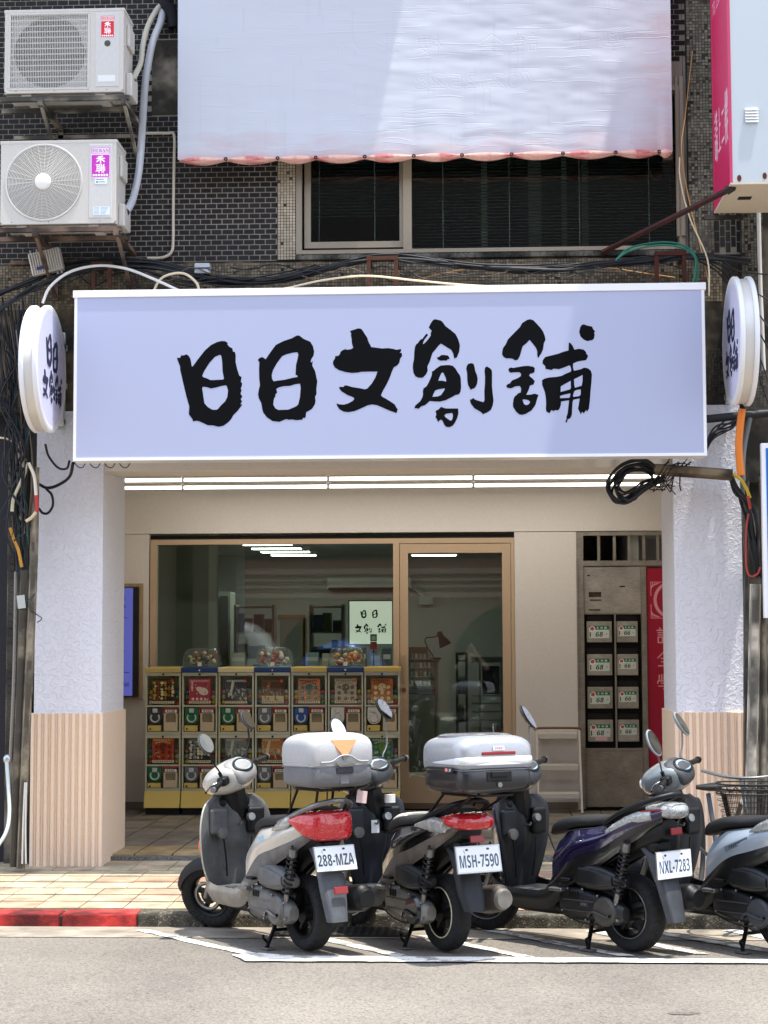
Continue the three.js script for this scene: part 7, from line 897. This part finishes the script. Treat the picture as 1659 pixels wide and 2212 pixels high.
  if (o.name) { const g = new THREE.PlaneGeometry(o.name.w, o.name.h).rotateY(Math.PI).rotateZ(o.name.rot).translate(...o.name.at); P('name_badge', g, M(0xffffff, 0.35, { map: canvasTex(256, 48, (c) => { c.fillStyle = o.name.bg; c.fillRect(0, 0, 256, 48); c.fillStyle = o.name.ink; c.font = 'italic bold 40px sans-serif'; c.textAlign = 'center'; c.fillText(o.name.text, 128, 39, 244); }) })); }
  if (o.extra) o.extra(P, S);
  // stand it on the road, wheels where the picture has them
  const road = (px, py) => { let p = PY(px, py, 0); for (let k = 0; k < 4; k++) p = PY(px, py, roadY(p.z)); return p; };
  const rear = road(...o.rear), toPx = (p) => { const q = p.clone().applyMatrix4(camera.matrixWorldInverse); return 829.5 + FOCAL * q.x / -q.z; };
  let best = 2, err = 1e9; for (let a = 1.6; a < 2.9; a += 0.002) { const e = Math.abs(toPx(V(rear.x + 1.25 * Math.cos(a), 0, rear.z - 1.25 * Math.sin(a))) - o.front); if (e < err) { err = e; best = a; } }
  const fz = rear.z - 1.25 * Math.sin(best); t.position.set(rear.x, rear.y + 0.006, rear.z); t.rotation.order = 'YXZ'; t.rotation.y = best; t.rotation.z = Math.asin((roadY(fz) - rear.y) / 1.25);
  return t;
}
const met = (c, r = 0.35) => M(c, r, { metalness: 0.12, clearcoat: 0.8, clearcoatRoughness: 0.1, map: T.fine });
scooter({ label: 'dusty silver scooter with a grey top box and plate 288-MZA', rear: [668, 2056], front: 459, marker: true, paint: met(0xcfcabd), lower: M(0x6c6a66, 0.6, { map: T.scuff }), skirt: M(0x8a8478, 0.55, { map: T.scuff }), shield: M(0x5f605e, 0.6, { map: T.scuff }), cvt: M(0x6f6d68, 0.6, { metalness: 0.2, map: T.scuff }), air: M(0x686866, 0.65, { map: T.scuff }), tail: 'big', plate: '288-MZA', plateInk: '#24323a', plateAt: [-0.318, 0.555, 0.265, 0.14, 0.28], refl: [-0.345, 0.375, 0.015], rearFender: M(0x55585c, 0.6, { map: T.scuff }), lip: SM.black, R: 0.218, W: 0.112, head: met(0xc4c0b6), neck: SM.black, fenderEnd: 0.2, stem: SM.black, mirrorShell: SM.grey, rail: true, railMat: SM.steel, dash: M(0x8d8c88, 0.5, { map: T.fine }),
  box: { dim: [-0.43, -0.03, 0.955, 1.085, 1.26, 0.215], lower: M(0x848587, 0.55, { map: T.blot }), lid: M(0xb6b6b4, 0.45, { map: T.fine }), seam: M(0xa4a5a8, 0.5), latch: SM.grey, tri: true, lockY: 1.125, lockIn: 0.004, rack: SM.rustRack },
  extra: (P) => { const g = P('inspection_tag', new THREE.PlaneGeometry(0.07, 0.07).rotateY(-Math.PI / 2).rotateX(0.15).translate(-0.3, 0.89, 0.19), M(0xe6c9c6, 0.7)); P('tag_string', bar(V(-0.3, 0.92, 0.19), V(-0.29, 0.95, 0.15), 0.003), M(0xd8d0c4, 0.8)); P('side_sticker', new THREE.PlaneGeometry(0.07, 0.055).rotateY(Math.PI).rotateZ(-0.3).translate(0.22, 0.63, -0.192), M(0x9dbdd0, 0.5)); } });
scooter({ label: 'black scooter with a large silver lidded top box and plate MSH-7590', rear: [965, 2056], front: 755, hw: [0.12, 0.145, 0.178, 0.208, 0.23, 0.226, 0.16], seatX: 1.08, steer: 0.55, paint: M(0x090a0c, 0.2, { clearcoat: 1, clearcoatRoughness: 0.04 }), lower: M(0x6b635b, 0.5, { map: T.scuff }), skirt: M(0x3c3e42, 0.55, { map: T.scuff }), shield: M(0x1c2228, 0.5, { map: T.scuff }), cvt: M(0x7d7972, 0.5, { metalness: 0.35, map: T.scuff }), cvt2: M(0x16181b, 0.3, { clearcoat: 0.6 }), air: M(0x1b1e22, 0.5, { map: T.scuff }), tail: 'slim', plate: 'MSH-7590', plateInk: '#1c3a52', plateAt: [-0.385, 0.555, 0.29, 0.15, 0.2], refl: [-0.365, 0.665], rearFender: M(0x15181b, 0.6, { map: T.scuff }), lip: M(0xd8cfae, 0.4), R: 0.222, W: 0.11, head: M(0x1a1c1f, 0.35, { clearcoat: 0.6 }), cap: SM.alloy, muffler: M(0x4a443e, 0.6, { metalness: 0.4, map: T.scuff }), stem: SM.steel, mirror: [0.1, 0.088, 0.27, 1.34], fenderEnd: 0.26, peg: SM.alloy, rail: true,
  box: { dim: [-0.62, -0.14, 0.93, 1.07, 1.25, 0.245], lower: M(0x18191c, 0.4, { clearcoat: 0.3 }), lid: M(0xa4a7ab, 0.35, { clearcoat: 0.6, metalness: 0.25, map: T.fine }), seam: M(0x1c1e21, 0.5), latch: SM.black, strip: true, lockY: 0.98, rack: SM.black },
  name: { text: 'Racing 2', w: 0.15, h: 0.03, rot: -0.38, at: [0.24, 0.612, -0.192], bg: '#141518', ink: '#c9c3b2' },
  extra: (P, S) => { P('seat_cover', loft([[0.5, 0.665, 0.69, 0.07, 2.6], [0.46, 0.69, 0.742, 0.1, 2.8], [0.36, 0.72, 0.776, 0.12, 3], [0.27, 0.75, 0.781, 0.1, 2.6]], 20, 5), M(0xd9d3c4, 0.8, { map: T.fine })); P('paper_sticker', new THREE.PlaneGeometry(0.055, 0.08).rotateY(-Math.PI / 2).translate(0.872, 0.66, 0.0), M(0xd6d8d6, 0.6)); P('bottle_cap', triUV(new THREE.CylinderGeometry(0.035, 0.035, 0.05, 20).translate(0.86, 0.83, 0.1)), M(0xdedad0, 0.4)); } });
scooter({ label: 'dark purple scooter with a black grab rail and plate NXL-7283', rear: [1370, 2058], front: 1052, hw: [0.12, 0.145, 0.178, 0.208, 0.23, 0.226, 0.16], seatX: 1.16, steer: 0.5, paint: M(0x1a1440, 0.25, { clearcoat: 1, clearcoatRoughness: 0.04, metalness: 0.3 }), lower: M(0x0b0c0e, 0.35, { clearcoat: 0.5 }), skirt: M(0x101113, 0.5, { map: T.scuff }), shield: M(0x1a1d21, 0.5, { map: T.scuff }), cvt: M(0x15171a, 0.45, { map: T.scuff }), cvt2: M(0x4c4a46, 0.5, { metalness: 0.3, map: T.scuff }), air: M(0x17191c, 0.4, { map: T.scuff }), tail: 'hex', raise: 0.035, plate: 'NXL-7283', plateInk: '#3b5570', plateAt: [-0.33, 0.52, 0.29, 0.15, 0.05], refl: [-0.33, 0.705, 0.02], rearFender: M(0x3f4246, 0.5, { map: T.scuff }), R: 0.225, W: 0.12, fenderEnd: 0.2, head: M(0x1b1c20, 0.3, { clearcoat: 0.8 }), rail: true, coils: 10, stem: SM.steel, mirror: [0.09, 0.1, 0.26, 1.29], mirrorShell: SM.gloss,
  extra: (P) => { P('name_badge', new THREE.PlaneGeometry(0.07, 0.025).rotateY(Math.PI).translate(0.2, 0.27, -0.1965), M(0xffffff, 0.5, { map: canvasTex(96, 36, (c) => { c.fillStyle = '#26282c'; c.fillRect(0, 0, 96, 36); c.fillStyle = '#6a6c70'; c.font = 'bold 30px sans-serif'; c.fillText('SYM', 10, 29); }) })); } });
scooter({ label: 'silver blue scooter lettered FREEWAY beside the wire basket', rear: [1706, 2064], front: 1385, hw: [0.12, 0.145, 0.178, 0.208, 0.23, 0.226, 0.16], seatX: 1.16, steer: 0.5, paint: met(0xa7b4c0, 0.3), lower: M(0x0f1113, 0.4, { clearcoat: 0.4 }), skirt: M(0x0f1113, 0.5, { map: T.scuff }), shield: M(0x17191d, 0.5, { map: T.scuff }), cvt: M(0x16181b, 0.45, { map: T.scuff }), cvt2: M(0x33363b, 0.5), air: M(0x181b1f, 0.4, { map: T.scuff }), tail: 'big', plate: 'NXL-1286', plateAt: [-0.4, 0.52, 0.29, 0.15, 0.1], refl: [-0.36, 0.64], R: 0.22, W: 0.115, coils: 10, head: M(0x6f7678, 0.3, { clearcoat: 0.8 }), stem: SM.steel, mirror: [0.09, 0.095, 0.25, 1.25], mirrorShell: M(0x8c9496, 0.4), marker: true,
  name: { text: 'FREEWAY', w: 0.2, h: 0.03, rot: -0.36, at: [0.2, 0.62, -0.195], bg: '#6f7a84', ink: '#0e1114' } });
// wire basket of a bicycle behind the last scooter
{
  const t = thing('bicycle', 'bicycle with a black wire basket behind the silver blue scooter', 'bicycle'), c = PZ(1622, 1730, -11.35), m = M(0x1a1b1d, 0.5, { metalness: 0.4 }), w = 0.17, d = 0.13, y1 = PZ(1622, 1692, -11.35).y, y0 = y1 - 0.24;
  for (let k = 0; k < 3; k++) { const y = y1 - k * 0.03; obj('basket_rim', tube([V(c.x - w, y, c.z - d), V(c.x + w, y, c.z - d), V(c.x + w, y, c.z + d), V(c.x - w, y, c.z + d)], 0.005, 60, 6, true), m, t); }
  const mesh = []; for (let k = 0; k <= 14; k++) for (const s of [-1, 1]) { const u = -1 + k / 7; mesh.push(bar(V(c.x + u * w * 0.96, y1 - 0.06, c.z + s * d), V(c.x + u * w * 0.75, y0, c.z + s * d * 0.75), 0.002, 4), bar(V(c.x + s * w, y1 - 0.06, c.z + u * d), V(c.x + s * w * 0.78, y0, c.z + u * d * 0.75), 0.002, 4)); }
  for (let k = 0; k < 6; k++) { const f = 1 - k * 0.04, y = y1 - 0.07 - k * 0.034; mesh.push(tube([V(c.x - w * f, y, c.z - d * f), V(c.x + w * f, y, c.z - d * f), V(c.x + w * f, y, c.z + d * f), V(c.x - w * f, y, c.z + d * f)], 0.0022, 40, 4, true)); }
  obj('basket_mesh', mesh, m, t); obj('wave_wire', tube(Array.from({ length: 13 }, (_, k) => V(c.x - w + k * w / 6, y1 - 0.015 - (k % 2) * 0.03, c.z + d + 0.004)), 0.004, 60, 5), m, t);
  const wh = V(c.x + 0.05, 0.33 + roadY(c.z), c.z - 0.1); obj('front_wheel', triUV(new THREE.TorusGeometry(0.31, 0.018, 8, 48).rotateY(1.0).translate(wh.x, wh.y, wh.z)), SM.side, t);
  obj('fork', [bar(V(wh.x, wh.y, wh.z), V(c.x - 0.02, y0 + 0.2, c.z - 0.22), 0.012), bar(V(c.x - 0.02, y0 + 0.2, c.z - 0.22), V(c.x - 0.03, y1 + 0.02, c.z - 0.24), 0.012), bar(V(c.x - 0.02, y0 + 0.02, c.z - 0.22), V(c.x, y0, c.z), 0.008)], SM.steel, t); obj('handlebar', tube([V(c.x - 0.25, y1 + 0.05, c.z - 0.42), V(c.x - 0.1, y1 + 0.02, c.z - 0.26), V(c.x + 0.08, y1 + 0.02, c.z - 0.2), V(c.x + 0.3, y1 + 0.05, c.z - 0.3)], 0.011, 20), SM.steel, t);
  obj('frame', [bar(V(c.x - 0.02, y0 + 0.1, c.z - 0.24), V(c.x - 0.1, 0.3, c.z - 0.75), 0.016), bar(V(c.x - 0.1, 0.3, c.z - 0.75), V(c.x - 0.14, 0.75, c.z - 0.95), 0.016), bar(V(c.x - 0.1, 0.3, c.z - 0.75), V(c.x - 0.2, 0.33 + 0.05, c.z - 1.15), 0.012)], M(0x33383d, 0.4), t); obj('rear_wheel', triUV(new THREE.TorusGeometry(0.31, 0.018, 8, 48).rotateY(1.3).translate(c.x - 0.2, 0.385, c.z - 1.15)), SM.side, t); obj('saddle', loft([[c.x - 0.22, 0.78, 0.81, 0.03], [c.x - 0.14, 0.77, 0.82, 0.07], [c.x - 0.06, 0.77, 0.83, 0.09]], 16, 4).translate(0, 0, c.z - 0.95), SM.seat, t);
}

// ---------------------------------------------------------------- the far side of the street, seen only as reflections in the glass
{
  const z = 9, t = thing('salmon_building', 'salmon banded building across the street mirrored in the shop glass', 'building'), wall = M(0xa0705e, 0.85, { map: T.fine }), band = M(0xc79a86, 0.8), dark = M(0x1c2226, 0.3);
  const s = shape([[-16, 0.1], [16, 0.1], [16, 3.98], [-16, 3.98]]), s2 = shape([[-16, 3.985], [16, 3.985], [16, 12.2], [-16, 12.2]]); for (let k = -3; k < 4; k++) { const p = new THREE.Path(), cx = k * 4.4 + 1.2, r = 1.75; p.moveTo(cx - r, 0.12); p.lineTo(cx - r, 1.1); p.absarc(cx, 1.1, r, Math.PI, 0, true); p.lineTo(cx + r, 0.12); s.holes.push(p); }
  const win = []; for (let f = 0; f < 2; f++) for (let k = -3; k < 4; k++) { const x0 = k * 4.4 - 0.2, y0 = 4.3 + f * 3.2; s2.holes.push(new THREE.Path([[x0, y0], [x0 + 2.7, y0], [x0 + 2.7, y0 + 1.7], [x0, y0 + 1.7]].map(([a, b]) => new THREE.Vector2(a, b)))); win.push([x0, y0]); }
  obj('facade', triUV(ext(s, 0.3).translate(0, 0, z)), wall, t); obj('facade', triUV(ext(s2, 0.3).translate(0, 0, z)), M(0x4d4540, 0.85, { map: T.fine }), t);
  for (const [y, h] of [[3.0, 0.12], [3.25, 0.06], [3.42, 0.06], [3.6, 0.14], [6.3, 0.1], [6.6, 0.1], [9.4, 0.12], [11.8, 0.2]]) obj('band', bb(-16, 16, y, y + h, z - 0.12, z - 0.001), band, t);
  for (const [x0, y0] of win) { const w = obj('window', bb(x0, x0 + 2.7, y0, y0 + 1.7, z + 0.2, z + 0.21), dark, t); obj('frame', [bb(x0, x0 + 2.7, y0, y0 + 0.07, z + 0.14, z + 0.2), bb(x0 + 1.32, x0 + 1.39, y0 + 0.07, y0 + 1.7, z + 0.14, z + 0.2)], M(0x8f8d88, 0.5), w); }
  obj('arcade_back', bb(-16, 16, 0.1, 3.2, z + 3, z + 3.1), M(0x4c5550, 0.8), t); obj('arcade_slab', bb(-16, 16, 3.2, 3.4, z + 0.31, z + 3), M(0x9a8f86, 0.9), t); obj('roof', bb(-16, 16, 12.1, 12.3, z + 0.31, z + 8), wall, t);
  struct('far_pavement', bb(-30, 30, -0.05, 0.12, 5.5, 14), M(0xb4a999, 0.9, { map: T.conc }));
}
function wheelAt(par, x, z, r, y0 = 0) { const w = obj('wheel', triUV(new THREE.TorusGeometry(r - 0.08, 0.085, 12, 36).translate(x, r + y0, z)), SM.side, par); obj('rim', triUV(new THREE.CylinderGeometry(r * 0.62, r * 0.62, 0.14, 28).rotateX(Math.PI / 2).translate(x, r + y0, z)), SM.steel, w); }
{
  const t = thing('white_van', 'white boxy van mirrored in the shop window', 'van'), m = M(0xd9d9d4, 0.35, { clearcoat: 0.6 }), g = M(0x1a2024, 0.1), z = -0.75;
  obj('body', loft([[-8.1, 0.45, 1.9, 0.7, 5], [-8.0, 0.35, 2.18, 0.8, 6], [-6.5, 0.33, 2.24, 0.83, 6], [-5.0, 0.33, 2.24, 0.83, 6], [-4.3, 0.33, 2.2, 0.82, 6], [-3.7, 0.33, 1.5, 0.8, 5], [-3.45, 0.38, 1.15, 0.76, 4], [-3.4, 0.5, 0.9, 0.6, 3]], 32, 6).translate(0, 0, z), m, t);
  for (const [a, b, c] of [[-5.25, -4.35, 0.1], [-6.5, -5.4, 0], [-7.8, -6.65, 0]]) obj('window', rb(a, b, 1.4, 1.95, z - 0.845, z - 0.82, 0.01), g, t); obj('windscreen', beam(V(-4.25, 2.1, z), V(-3.78, 1.5, z), 0.02, 1.4), g, t);
  for (const x of [-7.3, -4.3]) for (const s of [-1, 1]) wheelAt(t, x, z + s * 0.72, 0.31); obj('head_lamp', rb(-3.5, -3.41, 0.75, 0.95, z - 0.68, z - 0.45, 0.02), SM.glassy, t); obj('door_line', rb(-5.32, -5.3, 0.45, 2.05, z - 0.84, z - 0.825, 0.002, 1), SM.black, t);
  const c = thing('blue_car', 'blue car mirrored in the shop window beside the white van', 'car'), b = M(0x1f5fb5, 0.25, { clearcoat: 1, metalness: 0.2 }), zc = -0.8;
  obj('body', loft([[-3.15, 0.5, 1.3, 0.6, 3], [-3.05, 0.3, 1.55, 0.74, 4], [-2.5, 0.28, 1.88, 0.76, 4], [-1.9, 0.28, 1.85, 0.76, 4], [-1.3, 0.28, 1.35, 0.76, 4], [-0.85, 0.3, 1.0, 0.74, 4], [-0.72, 0.42, 0.8, 0.6, 3]], 32, 6).translate(-0.35, 0, zc + 0.9), b, c); for (const [a, d] of [[-2.9, -2.35], [-2.25, -1.75]]) obj('window', rb(a - 0.35, d - 0.35, 1.32, 1.72, zc + 0.9 - 0.78, zc + 0.9 - 0.73, 0.01), g, c); for (const x of [-2.95, -1.55]) for (const s of [-1, 1]) wheelAt(c, x, zc + 0.9 + s * 0.64, 0.29); obj('head_lamp', rb(-1.2, -1.12, 0.62, 0.8, zc + 0.3, zc + 0.5, 0.02), SM.glassy, c);
}

// ---------------------------------------------------------------- the photographer, mirrored in the door glass
{
  const sd = (p, a, b, ra, rb2) => { const ab = b.clone().sub(a), h = Math.max(0, Math.min(1, p.clone().sub(a).dot(ab) / Math.max(1e-9, ab.lengthSq()))); return p.distanceTo(a.clone().addScaledVector(ab, h)) - (ra + (rb2 - ra) * h); };
  const body = (bones, c, half, res, k, colour) => {
    const B = bones.map(([a, b, r, s]) => [V(...a), V(...b), r, s ?? r]), mc = new MarchingCubes(res, new THREE.MeshStandardMaterial(), false, false, 120000); mc.isolation = 0; const hs = res / 2, p = V(0, 0, 0);
    for (let z = 0; z < res; z++) for (let y = 0; y < res; y++) for (let x = 0; x < res; x++) { p.set(c[0] + (x - hs) / hs * half, c[1] + (y - hs) / hs * half, c[2] + (z - hs) / hs * half); let d = 1e3; for (const q of B) { const e = sd(p, ...q); const h = Math.max(k - Math.abs(d - e), 0) / k; d = Math.min(d, e) - h * h * k * 0.25; } mc.field[x + y * res + z * res * res] = -d; }
    mc.update(); const n = mc.count, pos = Array.from(mc.positionArray.subarray(0, n * 3)), col = []; for (let i = 0; i < n; i++) { for (let j = 0; j < 3; j++) pos[i * 3 + j] = pos[i * 3 + j] * half + c[j]; col.push(...colour(pos[i * 3], pos[i * 3 + 1], pos[i * 3 + 2])); }
    const g = new THREE.BufferGeometry(); g.setAttribute('position', new THREE.Float32BufferAttribute(pos, 3)); g.setAttribute('color', new THREE.Float32BufferAttribute(col, 3)); const m = mergeVertices(g, 1e-4); m.computeVertexNormals(); return m;
  };
  const skin = [0.55, 0.36, 0.27], shirt = [0.03, 0.03, 0.035], trousers = [0.05, 0.06, 0.09], shoe = [0.5, 0.5, 0.48], t = thing('person', 'person in dark clothes holding up a phone, mirrored in the door glass', 'person');
  const main = [[[0, 0.95, 0.5], [0, 1.08, 0.5], 0.125, 0.115], [[0, 1.08, 0.5], [0, 1.34, 0.49], 0.115, 0.13], [[-0.15, 1.38, 0.49], [0.15, 1.38, 0.49], 0.06], [[0, 1.4, 0.49], [0, 1.48, 0.48], 0.05], [[0, 1.58, 0.485], [0, 1.61, 0.49], 0.088, 0.085], [[0, 1.535, 0.45], [0, 1.55, 0.46], 0.055], [[0, 1.565, 0.385], [0, 1.585, 0.39], 0.012, 0.01]];
  for (const s of [-1, 1]) main.push([[s * 0.085, 0.92, 0.5], [s * 0.1, 0.5, 0.485], 0.088, 0.058], [[s * 0.1, 0.5, 0.485], [s * 0.11, 0.1, 0.52], 0.055, 0.04], [[s * 0.11, 0.045, 0.53], [s * 0.13, 0.04, 0.36], 0.042, 0.034], [[s * 0.18, 1.365, 0.49], [s * 0.3, 1.33, 0.28], 0.05, 0.04], [[s * 0.3, 1.33, 0.28], [s * 0.085, 1.63, 0.12], 0.04, 0.026], [[s * 0.09, 1.575, 0.49], [s * 0.094, 1.59, 0.49], 0.018]);
  const tone = (x, y, z) => (y > 1.44 ? skin : z < 0.3 && y > 1.2 ? skin : y > 0.98 ? shirt : y > 0.1 ? trousers : shoe), mat = M(0xffffff, 0.8, { vertexColors: true });
  const b = obj('body', [body(main, [0, 0.86, 0.4], 0.92, 96, 0.05, tone)], mat, t);
  for (const s of [-1, 1]) { const f = [[[s * 0.085, 1.63, 0.12], [s * 0.062, 1.675, 0.085], 0.025, 0.024]]; for (let k = 0; k < 4; k++) { const y = 1.675 + k * 0.021, l = [0.036, 0.044, 0.042, 0.032][k]; f.push([[s * 0.062, y - 0.006, 0.08], [s * 0.047, y + 0.004, 0.055], 0.0095, 0.009], [[s * 0.047, y + 0.004, 0.055], [s * (0.047 - l * 0.7), y + 0.006, 0.05], 0.009, 0.0075]); } f.push([[s * 0.055, 1.67, 0.09], [s * 0.03, 1.69, 0.082], 0.011, 0.0095], [[s * 0.03, 1.69, 0.082], [s * 0.012, 1.712, 0.079], 0.0095, 0.008]); obj('hand', body(f, [s * 0.05, 1.69, 0.085], 0.1, 56, 0.006, () => skin), mat, b); }
  const hair = new THREE.SphereGeometry(0.1, 24, 16, 0, 7, 0, 1.9).scale(0.98, 1.05, 1.08).rotateX(0.55).translate(0, 1.6, 0.505); obj('hair', triUV(hair), M(0x14100e, 0.7), b);
  const ph = thing('phone', 'pale phone held up in both hands, mirrored in the door glass', 'phone'); obj('case', rb(-0.038, 0.038, 1.665, 1.825, 0.062, 0.072, 0.004), M(0xb9c4c0, 0.3), ph); obj('lens', triUV(new THREE.CylinderGeometry(0.009, 0.009, 0.004, 16).rotateX(Math.PI / 2).translate(0.02, 1.8, 0.06)), SM.gloss, ph);
}

// ---------------------------------------------------------------- finish: groups sit at their bases, shadows on
for (const o of [...scene.children]) {
  if (!o.isGroup || placed.has(o)) continue;
  const b = new THREE.Box3().setFromObject(o); if (b.isEmpty()) continue; const c = V((b.min.x + b.max.x) / 2, b.min.y, (b.min.z + b.max.z) / 2);
  o.position.copy(c); for (const ch of o.children) ch.position.sub(c);
}
scene.traverse((o) => { if (o.isMesh) { o.castShadow = true; o.receiveShadow = true; } });
renderer.render(scene, camera);
